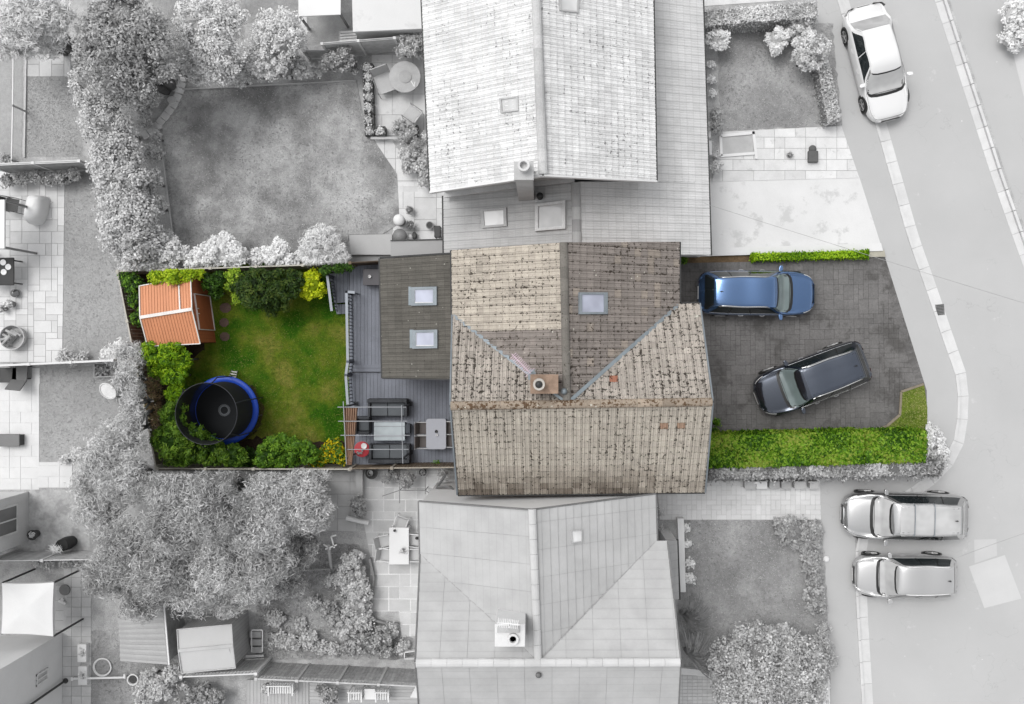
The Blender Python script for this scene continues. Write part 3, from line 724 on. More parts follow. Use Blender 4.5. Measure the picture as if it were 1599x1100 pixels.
paved('paving', [[(1058, 1048), (1150, 1050), (1180, 1180), (1058, 1180)]], 0.125, M('block paving', (222,), 0.9, var=.05, attr=True), M('joint mid', (190,), .95), (0.1, 0.14), [(2, 1)], (.92, 1.04), gap=.014)
paved('path', [[(508, 738), (556, 738), (556, 830), (508, 830)]], 0.118, SLAB, JOINT, (0.5, 0.5), [(1, 1), (2, 1)], (.68, .8))
paved('patio', [[(100, 878), (142, 878), (142, 1180), (96, 1180)], [(86, 915), (104, 915), (104, 1000), (86, 1000)]], 0.12, SLAB, JOINT, (0.4, 0.4), [(1, 1)], (.74, .84))
sheet('soil', [(46, 765), (140, 765), (140, 868), (30, 868)], 0.112, M('pale dirt', (205,), .95, var=.2, scale=1.3, fine=12, bmp=.03, stain=(1.5, .5, (165,))))
# the imprinted concrete drive of the coloured house
DRV = M('imprinted concrete', (121, 119, 118), 0.75, var=0.2, scale=0.7, fine=14, bmp=0.02, attr=True, stain=(0.6, 0.52, (86, 84, 82)))
DJ = M('drive joints', (66, 64, 62), 0.9)
dpoly = [(1058, 408), (1382, 402), (1447, 610), (1447, 690), (1058, 690)]
sheet('driveway_bed', dpoly, 0.108, DJ)
ashlar('driveway', [dpoly], 0.12, DRV, (0.2, 0.2), [(2, 2), (1, 2), (2, 1), (3, 2), (2, 3), (1, 1)], (.93, 1.09), R(0.8), 0.009, 0.014, 7)
mb = MB(); rnd = random.Random(3)
def border(line, wd=0.24, bl=0.11, side=1):
    for (p, q) in zip(line[:-1], line[1:]):
        border.z += .0015; z = border.z
        a, b = P(*p, z), P(*q, z); d = b - a; L = d.length; d.normalize(); s = Vector((d.y, -d.x, 0)) * side; n = int(L / bl)
        for i in range(n):
            c = a + d * (L * (i + .5) / n) + s * wd / 2; k = rnd.uniform(.8, 1.08)
            mb.box(c.x, c.y, 0.105, L / n - .014, wd, z - 0.105, math.atan2(d.y, d.x), (k, k, k, 1))
border.z = .124
border([(1062, 412), (1381, 404)], side=1); border([(1381, 404), (1424, 547), (1441, 598)], side=1); border([(1437, 600), (1396, 612)], side=-1)
border([(1396, 612), (1397, 645), (1378, 664), (1350, 670)], side=1)
border([(1350, 672), (1120, 679)], side=1)
o = mb.build('driveway_border', DRV, origin=Vector((0, 0, 0))); o['kind'] = 'structure'
sheet('verge', [(1443, 600), (1448, 637), (1448, 690), (1350, 690), (1352, 677), (1382, 667), (1406, 648), (1408, 612)], 0.14, GR2)
mb = MB()
for p, q in zip([(1442, 600), (1407, 612), (1405, 648), (1384, 666), (1350, 676)][:-1], [(1407, 612), (1405, 648), (1384, 666), (1350, 676), (1350, 676)]):
    if p != q: strip3(mb, (*p, .13), (*q, .13), 0.09, 0.06, lift=0.01)
tag(mb.build('edging', M('edging stone', (150, 140, 124), .9, var=.2)), 'low kinked stone edging between the dark driveway and the grass corner', 'edging')
sheet('soil', [(1062, 400), (1180, 399), (1180, 409), (1062, 411)], 0.135, M('bed earth', (120, 100, 76), .95, var=.3, fine=18, bmp=.04))
sheet('soil', [(186, 428), (345, 424), (345, 560), (300, 735), (243, 735)], 0.112, GSOIL)
sheet('soil', [(250, 660), (545, 684), (548, 735), (245, 735)], 0.114, GSOIL)
sheet('soil', [(395, 600), (412, 640), (408, 665), (385, 690), (350, 690), (370, 600)], 0.122, rag=3, mat= M('worn earth', (84, 76, 42), .95, var=.3, scale=1.6, fine=18, bmp=.04))
# white retaining strip along the upper drive
slab('driveway_edge', [(1110, 388), (1376, 380), (1379, 392), (1110, 400)], 0.1, 0.26, M('white render kerb', (240,), .85, var=.03), kind=None, label='long low white wall along the bottom edge of the pale concrete drive', cat='wall').name = 'low_wall'
slab('wall_end', [(1352, 394), (1381, 391), (1383, 401), (1354, 402)], 0.1, 0.2, M('lichened concrete', (190, 186, 172), .9, var=.2), kind=None, label='short weathered concrete block at the street end of the thin green hedge', cat='kerb block').name = 'kerb_block'
slab('edge_wall', [(1058, 810), (1068, 810), (1071, 925), (1063, 925)], 0.1, 0.5, M('white wall', (248,), .85, var=.03), kind=None, label='low bright white wall along the left side of the lower front lawn', cat='wall').name = 'low_wall'
# rectangle of white edging on the upper paving
t = thing('paved_bed', 'white stone rectangular bed edging laid on the upper front paving', 'edging', P(1152, 228, .1))
WST = M('white stone', (246,), .85, var=.04)
for a, b in (((1125, 213), (1178, 208)), ((1125, 244), (1178, 240)), ((1125, 213), (1126, 244)), ((1176, 206), (1181, 249))):
    m_ = MB(); strip3(m_, (*a, .125), (*b, .125), .11, .07); m_.build('edging_stone', WST, t)
m_ = MB(); q = [P(a, b, .13) for a, b in ((1127, 215), (1176, 211), (1177, 240), (1128, 244))]; m_.prism([(v.x, v.y) for v in q], .11, .135); m_.build('gravel', M('fine gravel', (205,), .95, var=.12, fine=60, bmp=.02), t)
# drain cover in the gutter
t = thing('drain_cover', 'small slotted dark metal drain cover set in the pale gutter', 'drain', P(1468, 484, 0.02)); m_ = MB(); q = P(1468, 484, .02)
for i in range(7): m_.box(q.x, q.y + (i - 3) * .06, .01, .3, .03, .015, R(6))
m_.build('grating', M('iron', (96,), .6, .6), t); m_ = MB(); m_.box(q.x, q.y, .0, .36, .45, .014, R(6)); m_.build('frame', M('pit', (150,), .9), t)

# ------------------------------------------------------------------ houses
WALLW = M('white painted wall', (246,), .85, var=.03, fine=20); WALLB = M('brown brick wall', (150, 120, 96), .9, var=.15, fine=30); WALLG = M('grey brick wall', (214,), .9, var=.1, fine=30)
FASC = M('white fascia', (240,), .6, var=.03); GUT = M('dark gutter', (60,), .5); GUTB = M('blue grey gutter', (132, 140, 146), .5); LEAD = M('lead flashing', (150, 160, 166), .55, 0.3, var=.12)
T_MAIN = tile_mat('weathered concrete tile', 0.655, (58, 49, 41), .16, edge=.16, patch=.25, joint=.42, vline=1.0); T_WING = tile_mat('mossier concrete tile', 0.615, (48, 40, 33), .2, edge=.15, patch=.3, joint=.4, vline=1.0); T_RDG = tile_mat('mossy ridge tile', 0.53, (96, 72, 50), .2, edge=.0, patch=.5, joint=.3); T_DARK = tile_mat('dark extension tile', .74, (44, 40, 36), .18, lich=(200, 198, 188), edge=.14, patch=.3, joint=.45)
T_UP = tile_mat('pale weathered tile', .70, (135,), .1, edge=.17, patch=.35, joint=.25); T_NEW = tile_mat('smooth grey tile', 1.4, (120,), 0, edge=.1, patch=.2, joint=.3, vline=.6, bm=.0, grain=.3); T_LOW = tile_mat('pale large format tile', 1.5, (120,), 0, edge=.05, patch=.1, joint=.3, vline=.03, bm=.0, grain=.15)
GLS = glass_mat('skylight glass', (196, 200, 218)); GLW = glass_mat('white skylight glass', (250,)); WING = glass_mat('window glass', (120,)); FRG = M('grey window frame', (150, 158, 164), .5, .2); FRW = M('white window frame', (240,), .5)
WZ = 5.0; WR = 7.1
# --- the coloured house
hs_ = thing('house', 'detached house in full colour with mossy beige and brown T-shaped tiled roof', 'house', P(890, 560, .1))
BEI, BRN, MID, LOW = (199, 190, 177), (150, 142, 136), (183, 175, 166), (194, 186, 174)
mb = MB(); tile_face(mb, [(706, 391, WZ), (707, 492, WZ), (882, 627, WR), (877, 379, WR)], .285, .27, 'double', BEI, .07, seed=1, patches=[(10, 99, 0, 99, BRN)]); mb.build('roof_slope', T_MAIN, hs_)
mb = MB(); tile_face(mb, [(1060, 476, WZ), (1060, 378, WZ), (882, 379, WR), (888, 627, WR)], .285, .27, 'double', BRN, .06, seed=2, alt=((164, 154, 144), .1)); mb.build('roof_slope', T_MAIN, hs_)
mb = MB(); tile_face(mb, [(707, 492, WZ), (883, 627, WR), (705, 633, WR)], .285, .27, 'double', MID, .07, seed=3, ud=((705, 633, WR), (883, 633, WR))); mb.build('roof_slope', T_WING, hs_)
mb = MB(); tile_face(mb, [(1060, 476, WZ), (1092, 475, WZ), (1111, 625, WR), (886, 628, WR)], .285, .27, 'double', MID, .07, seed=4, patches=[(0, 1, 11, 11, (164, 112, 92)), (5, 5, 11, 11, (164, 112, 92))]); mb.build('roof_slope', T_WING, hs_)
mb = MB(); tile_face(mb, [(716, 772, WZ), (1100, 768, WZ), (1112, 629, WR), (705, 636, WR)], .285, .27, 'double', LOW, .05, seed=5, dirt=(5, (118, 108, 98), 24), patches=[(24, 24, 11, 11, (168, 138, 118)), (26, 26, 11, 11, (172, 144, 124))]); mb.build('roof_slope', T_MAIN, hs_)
mb = MB(); ridge(mb, (880, 379, WR), (885, 625, WR), .13, .4, (128, 124, 118), 3); mb.build('ridge', T_MAIN, hs_)
mb = MB(); ridge(mb, (704, 634, WR), (1112, 628, WR), .14, .4, (170, 156, 140), 4, lift=.03, var=.12); mb.build('ridge', T_RDG, hs_)
mb = MB(); strip3(mb, (708, 493, WZ + .02), (883, 627, WR), .12, .03); mb.build('valley', LEAD, hs_)
mb = MB(); strip3(mb, (1059, 477, WZ + .02), (889, 627, WR), .12, .03); mb.build('valley', LEAD, hs_)
w_, q = walls(hs_, [(706, 391, WZ), (706, 772, WZ), (1100, 768, WZ), (1092, 476, WZ)], .1, [WZ - .15] * 4, WALLB, inset=.3)
def rows_of(parent, x, y0, y1, zs, ang, n, w_=1.3, h_=1.15):
    for z_ in zs:
        for i in range(n): wall_window(parent, x, y0 + (y1 - y0) * (i + .5) / n, z_, w_, h_, ang, FRW, WING)
rows_of(hs_, min(q[2][0], q[3][0]) + .06, q[2][1], q[3][1], (1.0, 3.4), 0, 3); rows_of(hs_, q[0][0] - .02, q[1][1], q[1][1] + 4.0, (1.0, 3.4), PI, 2)
mb = MB()   # gable ends
for (a, b, r) in (((706, 391), (1060, 378), (879, 379)),):
    A, B, Rr = P(*a, WZ), P(*b, WZ), P(*r, WR); d = Vector((0, -.15, 0)); mb.mesh([A + d, B + d, Rr + d - Vector((0, 0, .12)), A + d - Vector((0, 0, 4.9)), B + d - Vector((0, 0, 4.9))], [(0, 1, 2), (3, 4, 1, 0)])
for (a, b, r, dx) in (((708, 492), (716, 772), (705, 635), .15), ((1092, 476), (1100, 768), (1112, 628), -.3)):
    A, B, Rr = P(*a, WZ), P(*b, WZ), P(*r, WR); d = Vector((dx, 0, -.1)); mb.mesh([A + d, B + d, Rr + d], [(0, 1, 2)])
mb.build('gable', WALLB, hs_)
mb = MB()
for a, b in (((715, 773, WZ), (1101, 769, WZ)), ((705, 391, WZ), (706, 492, WZ)), ((1061, 378, WZ), (1061, 475, WZ)), ((1061, 475, WZ), (1092, 474, WZ))):
    mb = MB(); strip3(mb, a, b, .11, .1, lift=-.04); mb.build('gutter', GUT, hs_)
mb = MB()
for a, b in (((1093, 475, WZ), (1113, 627, WR)), ((1113, 629, WR), (1101, 768, WZ)), ((706, 493, WZ), (703, 634, WR)), ((703, 636, WR), (714, 772, WZ))): mb = MB(); strip3(mb, a, b, .05, .12, lift=0); mb.build('verge_trim', GUTB, hs_)
z_ = lambda x: WR - 2.1 * (x - 884) / 178
skylight(hs_, [(902, 457), (945, 457), (945, 491), (902, 491)], [z_(902), z_(945), z_(945), z_(902)], FRG, GLS, bord=.07)
mb = MB(); strip3(mb, (946.5, 457, z_(946)), (946.5, 491, z_(946)), .1, .05, lift=.05); mb.build('flashing', LEAD, hs_)
# chimney
BRK = M('chimney brick', (164, 140, 122), .9, var=.2, scale=6, fine=40, bmp=.01); p = P(850, 600, 7.6)
mb = MB(); mb.box(p.x, p.y, 5.6, .84, .56, 2.0); mb.box(p.x, p.y, 7.52, .9, .62, .1); ch = mb.build('chimney', BRK, hs_, bevel=.01)
mb = MB(); mb.lathe(p.x - .17, p.y + .0, [(.19, 7.6), (.19, 7.68), (.15, 7.72), (.15, 7.95), (.185, 7.98), (.185, 8.04), (.12, 8.04), (.12, 7.8)], 20); mb.build('chimney_pot', M('clay pot pale', (206, 200, 192), .8), ch, smooth=True, auto=40)
mb = MB(); mb.lathe(p.x - .17, p.y, [(.02, 7.9), (.1, 7.95), (.1, 7.99), (.02, 8.01)], 12); mb.build('cowl', GUT, ch)
mb = MB(); mb.box(p.x - .02, p.y + .36, 6.55, 1.0, .16, .05); mb.build('flashing', LEAD, hs_)
mb = MB(); mb.box(p.x - .47, p.y - .02, 6.53, .14, .6, .05); mb.build('flashing', LEAD, hs_)
mb = MB(); strip3(mb, (862, 612, 7.0), (882, 627, 7.06), .09, .03, lift=.05); mb.build('flashing', LEAD, hs_)
# aerial
a0, a1 = P(829, 584, 8.3), P(799, 553, 8.3); t = thing('tv_aerial', 'thin pinkish white television aerial fixed to the brown brick chimney', 'aerial', (p.x - .4, p.y + .25, 7.0))
AL = M('aerial aluminium', (214, 190, 204), .4, .5); mb = MB(); mb.bar(a0, a1, .025); d = (a1 - a0).normalized(); s = Vector((-d.y, d.x, 0))
for i in range(13): q = a0.lerp(a1, .06 + i / 14); L = .13 if i else .2; mb.bar(q - s * L, q + s * L, .016)
mb.build('boom', AL, t); mb = MB(); mb.tube([(a0.x, a0.y, 6.6), (a0.x, a0.y, 8.34)], .02, 6); mb.build('mast', LEAD, t)
p = P(881, 612, 7.6); mb = MB(); mb.lathe(p.x, p.y, [(.06, 6.9), (.06, 7.25), (.11, 7.3), (.03, 7.4)], 12); mb.build('roof_vent', LEAD, hs_, smooth=True)
# rear single storey extension
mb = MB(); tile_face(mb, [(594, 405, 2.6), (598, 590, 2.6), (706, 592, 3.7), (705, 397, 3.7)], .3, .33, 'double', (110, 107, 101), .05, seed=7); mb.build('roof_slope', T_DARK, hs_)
walls(hs_, [(594, 405, 2.6), (598, 590, 2.6), (712, 592, 2.6), (712, 398, 2.6)], .1, [2.5, 2.5, 3.5, 3.5], WALLB, inset=.2)
mb = MB(); strip3(mb, (593, 404, 2.6), (597, 591, 2.6), .1, .1, lift=-.03); mb.build('gutter', GUT, hs_)
mb = MB(); strip3(mb, (598, 591, 2.6), (706, 593, 3.7), .05, .1, lift=.02); mb.build('gutter', GUT, hs_)
mb = MB(); strip3(mb, (594, 403, 2.6), (705, 396, 3.7), .06, .1, lift=.02); mb.build('gutter', GUT, hs_)
z_ = lambda x: 2.62 + 1.1 * (x - 595) / 111
for (x0, y0, x1, y1) in ((644, 448, 684, 477), (646, 515, 685, 544)):
    s = skylight(hs_, [(x0, y0 + 1), (x1, y0), (x1, y1), (x0, y1 + 1)], [z_(x0), z_(x1), z_(x1), z_(x0)], FRG, GLS, bord=.1)
    pts = [P(a, b, z_(a)) for a, b in ((x0 + 4, y0 + 4), (x1 - 5, y0 + 4), (x1 - 5, y1 - 4), (x0 + 4, y1 - 4))]; m_ = MB()
    for i in range(4): a, b = pts[i].copy(), pts[(i + 1) % 4].copy(); a.z += .09; b.z += .09; m_.bar(a, b, .035, .03)
    m_.build('sash', FRW, s)
    m_ = MB(); strip3(m_, (x0 - 3, y0, z_(x0 - 3)), (x0 - 3, y1, z_(x0 - 3)), .14, .02, lift=.04); m_.build('flashing', LEAD, s)

# --- upper neighbour
hu = thing('house', 'tall neighbour house with very pale weathered gable roof at the top of the view', 'house', P(850, 100, .1))
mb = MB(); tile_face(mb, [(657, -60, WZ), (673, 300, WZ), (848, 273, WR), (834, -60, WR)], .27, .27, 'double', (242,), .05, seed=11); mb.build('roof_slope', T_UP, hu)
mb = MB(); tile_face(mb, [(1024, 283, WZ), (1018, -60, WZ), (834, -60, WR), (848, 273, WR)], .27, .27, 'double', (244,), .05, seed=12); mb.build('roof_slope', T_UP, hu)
mb = MB(); ridge(mb, (835, -60, WR), (848, 273, WR), .15, .42, (206,), 4); mb.build('ridge', T_UP, hu)
mb = MB(); A, B, Rr = P(676, 299, WZ), P(1022, 282, WZ), P(848, 273, WR)
for o_ in (.3,): 
    d = Vector((0, o_, -.15)); A2, B2 = A + d + Vector((.2, 0, 0)), B + d + Vector((-.2, 0, 0)); mb.mesh([A2, B2, Rr + d, Vector((A2.x, A2.y, .1)), Vector((B2.x, B2.y, .1))], [(0, 1, 2), (3, 4, 1, 0)])
mb.mesh([(A2.x, A2.y, .1), (A2.x, A2.y, 4.85), (A2.x - .1, A2.y + 9, 4.85), (A2.x - .1, A2.y + 9, .1)], [(0, 1, 2, 3)]); mb.mesh([(B2.x, B2.y, .1), (B2.x, B2.y, 4.85), (B2.x - .1, B2.y + 9, 4.85), (B2.x - .1, B2.y + 9, .1)], [(3, 2, 1, 0)])
mb.build('wall', WALLG, hu); rows_of(hu, A2.x - .06, A2.y + 1, A2.y + 8, (1.0, 3.3), PI, 2)
mb = MB(); strip3(mb, (673, 301, WZ), (848, 275, WR), .06, .2, lift=0); mb.build('bargeboard', FASC, hu)
mb = MB(); strip3(mb, (848, 275, WR), (1024, 284, WZ), .06, .2, lift=0); mb.build('bargeboard', FASC, hu)
mb = MB(); strip3(mb, (656, -60, WZ), (672, 300, WZ), .1, .1, lift=-.04); mb.build('gutter', GUT, hu)
mb = MB(); strip3(mb, (1019, -60, WZ), (1025, 283, WZ), .1, .1, lift=-.04); mb.build('gutter', GUT, hu)
zl = lambda x, y: WR - 2.1 * (838 + y * .036 - x) / 176; zr = lambda x, y: WR - 2.1 * (x - 838 - y * .036) / 180
skylight(hu, [(782, 155), (811, 151), (812, 174), (784, 178)], [zl(782, 155), zl(811, 151), zl(812, 174), zl(784, 178)], M('pale frame', (196,), .5), glass_mat('pale glass', (222,)), bord=.05)
skylight(hu, [(871, -12), (903, -8), (901, 22), (872, 18)], [zr(871, -12), zr(903, -8), zr(901, 22), zr(872, 18)], M('pale frame', (196,), .5), glass_mat('pale glass2', (236,)), bord=.05)
p = P(683, 184, 5.3); mb = MB(); mb.box(p.x, p.y, 5.05, .28, .42, .14); mb.box(p.x + .25, p.y, 5.12, .25, .28, .1); mb.build('roof_vent', WALLW, hu, bevel=.02)
p = P(818, 262, 8.0); mb = MB(); mb.box(p.x, p.y - .1, 2.4, .55, .5, 5.6); mb.box(p.x, p.y - .1, 7.9, .62, .58, .12); ch = mb.build('chimney', M('pale chimney', (206,), .9, var=.1, fine=30), hu)
mb = MB(); mb.lathe(p.x, p.y, [(.17, 8.0), (.15, 8.3), (.19, 8.34), (.19, 8.4), (.12, 8.4), (.1, 8.2)], 16); mb.build('chimney_pot', M('white pot', (232,), .8), ch, smooth=True, auto=40)
# side extension and garage roofs
NEWC = (224,); EZ = 4.5
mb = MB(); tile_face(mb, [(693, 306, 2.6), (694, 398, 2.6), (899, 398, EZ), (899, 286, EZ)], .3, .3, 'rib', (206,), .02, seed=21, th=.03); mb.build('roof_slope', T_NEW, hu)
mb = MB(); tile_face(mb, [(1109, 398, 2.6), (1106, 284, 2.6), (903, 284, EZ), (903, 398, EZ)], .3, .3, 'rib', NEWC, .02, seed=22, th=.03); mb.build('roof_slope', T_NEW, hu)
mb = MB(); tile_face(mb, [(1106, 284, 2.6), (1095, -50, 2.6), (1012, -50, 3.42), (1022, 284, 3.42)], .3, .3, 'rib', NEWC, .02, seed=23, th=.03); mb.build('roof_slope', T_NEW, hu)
mb = MB(); ridge(mb, (899, 286, EZ), (901, 382, EZ), .16, .4, (196,), 5); mb.build('ridge', T_NEW, hu)
mb = MB(); strip3(mb, (692, 306, 2.6), (693, 398, 2.6), .1, .1, lift=-.03); mb.build('gutter', GUT, hu)
mb = MB(); strip3(mb, (1110, 399, 2.6), (1096, -50, 2.6), .1, .1, lift=-.03); mb.build('gutter', GUT, hu)
mb = MB(); strip3(mb, (694, 303, 3.0), (812, 287, 4.2), .3, .12, lift=0); mb.build('flashing', M('pale flashing', (206,), .7), hu)
mb = MB(); strip3(mb, (829, 288, 4.2), (897, 281, 4.5), .2, .12, lift=.02); mb.build('flashing', M('pale flashing', (206,), .7), hu)
mb = MB(); strip3(mb, (1060, 399, 2.55), (1110, 399, 2.55), .05, .2, lift=-.05); mb.build('bargeboard', FASC, hu)
walls(hu, [(693, 306, 2.6), (694, 398, 2.6), (1109, 398, 2.6), (1106, 284, 2.6)], .1, [2.5] * 4, WALLG, inset=.15)
walls(hu, [(1022, -50, 2.6), (1022, 284, 2.6), (1106, 284, 2.6), (1095, -50, 2.6)], .1, [3.2, 3.2, 2.5, 2.5], WALLG, inset=.15)
z_ = lambda x: 2.62 + 1.9 * (x - 693) / 206
skylight(hu, [(752, 328), (792, 325), (793, 354), (754, 357)], [z_(752), z_(792), z_(793), z_(754)], M('pale frame', (196,), .5), GLW, bord=.08)
skylight(hu, [(838, 320), (885, 314), (885, 358), (838, 362)], [z_(838), z_(885), z_(885), z_(838)], M('frosted frame', (226,), .5), glass_mat('frosted dome', (216,)), bord=.1, th=.15)
p = P(843, 306, 4.4); mb = MB(); mb.box(p.x, p.y, 3.95, .3, .36, .1); mb.build('vent_base', M('frosted frame', (226,), .5), hu)
mb = MB(); mb.lathe(p.x, p.y, [(.1, 4.0), (.1, 4.3), (.13, 4.34), (.04, 4.45)], 14); mb.build('flue', GUT, hu, smooth=True)
p = P(1093, 395, .9); mb = MB(); mb.lathe(p.x - .05, p.y, [(.12, .1), (.12, .8), (.17, .84), (.17, .9), (.1, .9), (.08, .7)], 16); tag(mb.build('flue_terminal', M('pale metal', (214,), .5), smooth=True, auto=40), 'small round pale metal cap beside the garage corner above the soil strip', 'vent')

# --- lower neighbour
hl = thing('house', 'plain pale grey T-shaped slate roof house at the bottom of the view', 'house', P(850, 950, .1))
LT = (198,)
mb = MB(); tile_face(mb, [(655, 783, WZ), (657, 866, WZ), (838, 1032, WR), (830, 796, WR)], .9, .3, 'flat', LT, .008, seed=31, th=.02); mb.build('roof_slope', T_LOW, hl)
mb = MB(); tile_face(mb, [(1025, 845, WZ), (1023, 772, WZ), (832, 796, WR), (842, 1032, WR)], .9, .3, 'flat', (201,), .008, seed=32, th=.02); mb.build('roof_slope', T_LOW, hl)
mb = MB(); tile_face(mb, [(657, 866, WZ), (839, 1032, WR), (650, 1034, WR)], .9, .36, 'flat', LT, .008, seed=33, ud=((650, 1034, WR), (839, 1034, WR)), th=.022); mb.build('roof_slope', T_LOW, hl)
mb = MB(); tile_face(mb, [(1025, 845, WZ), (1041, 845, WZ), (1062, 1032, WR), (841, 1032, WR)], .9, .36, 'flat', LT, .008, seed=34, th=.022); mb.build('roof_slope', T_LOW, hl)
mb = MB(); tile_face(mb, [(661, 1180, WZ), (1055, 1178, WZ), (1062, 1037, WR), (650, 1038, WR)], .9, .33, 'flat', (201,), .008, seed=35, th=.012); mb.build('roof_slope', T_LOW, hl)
mb = MB(); ridge(mb, (831, 795, WR), (840, 1030, WR), .13, .5, (214,), 4, var=.02); mb.build('ridge', T_LOW, hl)
mb = MB(); ridge(mb, (650, 1035, WR), (1062, 1034, WR), .14, .5, (222,), 4, var=.02, lift=.04); mb.build('ridge', T_LOW, hl)
mb = MB(); strip3(mb, (658, 867, WZ), (839, 1031, WR), .03, .02, lift=.03); mb.build('valley', M('valley line', (178,), .7), hl)
mb = MB(); strip3(mb, (1024, 845, WZ), (843, 1031, WR), .03, .02, lift=.03); mb.build('valley', M('valley line', (178,), .7), hl)
mb = MB(); A, B, Rr = P(657, 783, WZ), P(1021, 772, WZ), P(831, 796, WR); d = Vector((0, -.06, -.08))
A2, B2 = A + d, B + d; mb.mesh([A2, B2, Rr + d, Vector((A2.x, A2.y, .1)), Vector((B2.x, B2.y, .1))], [(2, 1, 0), (0, 1, 4, 3)]); mb.build('wall', WALLW, hl)
mb = MB(); q = [P(657, 783, WZ), P(653, 1180, WZ), P(1055, 1180, WZ), P(1041, 846, WZ), P(1023, 846, WZ), P(1023, 774, WZ)]
q = [(q[0].x + .2, q[0].y - .1), (q[1].x + .2, q[1].y), (q[2].x - .2, q[2].y), (q[3].x - .2, q[3].y - .2), (q[4].x - .2, q[4].y - .2), (q[5].x - .2, q[5].y - .1)]; mb.prism(q, .1, 4.9); mb.build('wall', WALLW, hl); rows_of(hl, q[3][0] + .02, q[3][1] - 6, q[3][1] - 1, (1.0, 3.3), 0, 2); rows_of(hl, q[0][0] - .02, q[0][1] - 7, q[0][1] - 1, (1.0, 3.3), PI, 2)
TR = M('slate grey trim', (128,), .6)
for a, b, wd_, lf in (((654, 783, WZ), (829, 796, WR), .05, 0), ((831, 796, WR), (1024, 771, WZ), .05, 0), ((654, 783, WZ), (656, 866, WZ), .09, -.05), ((656, 866, WZ), (648, 1034, WR), .05, 0),
                  ((1024, 772, WZ), (1026, 844, WZ), .09, -.05), ((1042, 846, WZ), (1063, 1033, WR), .05, 0), ((1063, 1035, WR), (1056, 1178, WZ), .05, 0), ((649, 1037, WR), (660, 1180, WZ), .05, 0)):
    mb = MB(); strip3(mb, a, b, wd_, .08, lift=lf); mb.build('verge_trim', TR, hl)
zr = lambda x, y: WR - 2.1 * (x - 832 - (y - 795) * .04) / 190
skylight(hl, [(890, 828), (907, 826), (907, 846), (891, 848)], [zr(890, 828), zr(907, 826), zr(907, 846), zr(891, 848)], M('pale frame', (196,), .5), GLW, bord=.03)
p = P(796, 994, 8.2); mb = MB(); mb.box(p.x, p.y, 6.2, .95, .72, 1.9); ch = mb.build('chimney', M('white chimney', (240,), .9, var=.06), hl, bevel=.01)
mb = MB(); mb.lathe(p.x + .1, p.y - .1, [(.18, 8.1), (.18, 8.22), (.11, 8.22), (.1, 8.1)], 18); mb.build('chimney_pot', M('white pot', (232,), .8), ch)
mb = MB(); mb.box(p.x - .05, p.y + .2, 8.1, .7, .2, .07); mb.build('coping', M('mid stone', (196,), .9), ch)
a0, a1 = P(776, 972, 8.6), P(812, 976, 8.6); t = thing('tv_aerial', 'white television aerial on the pale chimney of the lower grey roof', 'aerial', (p.x, p.y + .3, 8)); mb = MB(); mb.bar(a0, a1, .03); d = (a1 - a0).normalized(); s = Vector((-d.y, d.x, 0))
for i in range(12): q = a0.lerp(a1, .05 + i / 13); mb.bar(q - s * .14, q + s * .14, .02)
AW = M('white aerial', (246,), .5); mb.build('boom', AW, t); mb = MB(); mb.tube([(p.x, p.y + .3, 7.6), (p.x, p.y + .42, 8.6)], .02, 6); mb.build('mast', AW, t)
p = P(841, 1053, 6.9); mb = MB(); mb.box(p.x, p.y, 6.8, .5, .22, .04); mb.build('vent_base', FASC, hl); mb = MB(); mb.lathe(p.x, p.y, [(.08, 6.75), (.08, 6.98), (.1, 7.0), (.05, 7.05)], 12); mb.build('flue', M('mid metal', (120,), .5), hl, smooth=True)
# porch lean-to beside the lower house
mb = MB(); tile_face(mb, [(1060, 936, 2.6), (1057, 844, 2.6), (1040, 844, 3.0), (1042, 936, 3.0)], .3, .3, 'flat', (186,), .01, seed=36, th=.01); mb.build('porch_roof', T_LOW, hl)
mb = MB(); q = P(1050, 890, 2.6); mb.box(q.x, q.y, .1, .4, 2.1, 2.4); mb.build('porch_wall', WALLW, hl)
mb = MB(); strip3(mb, (1058, 843, 2.6), (1061, 937, 2.6), .08, .1, lift=-.05); mb.build('gutter', GUT, hl)

# --- overhead cables
def cable(a, b, za, zb_, label):
    A, B = P(*a, za), P(*b, zb_); mb = MB(); pts = []
    for i in range(17): f = i / 16; q = A.lerp(B, f); q.z -= .25 * 4 * f * (1 - f) * .5; pts.append(q)
    mb.tube(pts, .007, 5); tag(mb.build('overhead_cable', M('cable', (176,), .7)), label, 'cable')
cable((1100, 318), (1660, 492), 5, 6.5, 'thin overhead cable crossing the street above the dark driveway corner')
cable((1487, 874), (1680, 808), 5.5, 6.5, 'thin overhead cable above the road beside the silver hatchback')
# ------------------------------------------------------------------ cars
def paint(name, rgb, metal=0.3, rough=0.3, k=1.0):
    m, n, b = base_mat(name); b.inputs['Base Color'].default_value = col(*rgb, k=k); b.inputs['Metallic'].default_value = metal; b.inputs['Roughness'].default_value = rough
    b.inputs['Coat Weight'].default_value = 1; b.inputs['Coat Roughness'].default_value = 0.04
    return m
TYRE = M('tyre rubber', (46,), .8); RIM = M('alloy', (196,), .35, .6); CHR = M('chrome trim', (225,), .2, .8); BLK = M('black trim', (30,), .4, spec=.5); CARG = glass_mat('car glass', (38, 44, 46), .04); SCRG = glass_mat('windscreen glass', (128, 142, 142), .04)  # SCRG: sky reflection put into the windscreen as a pale base colour
LAMP = glass_mat('lamp glass', (225,), .1); GLAMP = glass_mat('pale tail lamp', (120,), .15); RLAMP = glass_mat('red lamp', (140, 24, 24), .15); INT = M('car seats', (60,), .8)
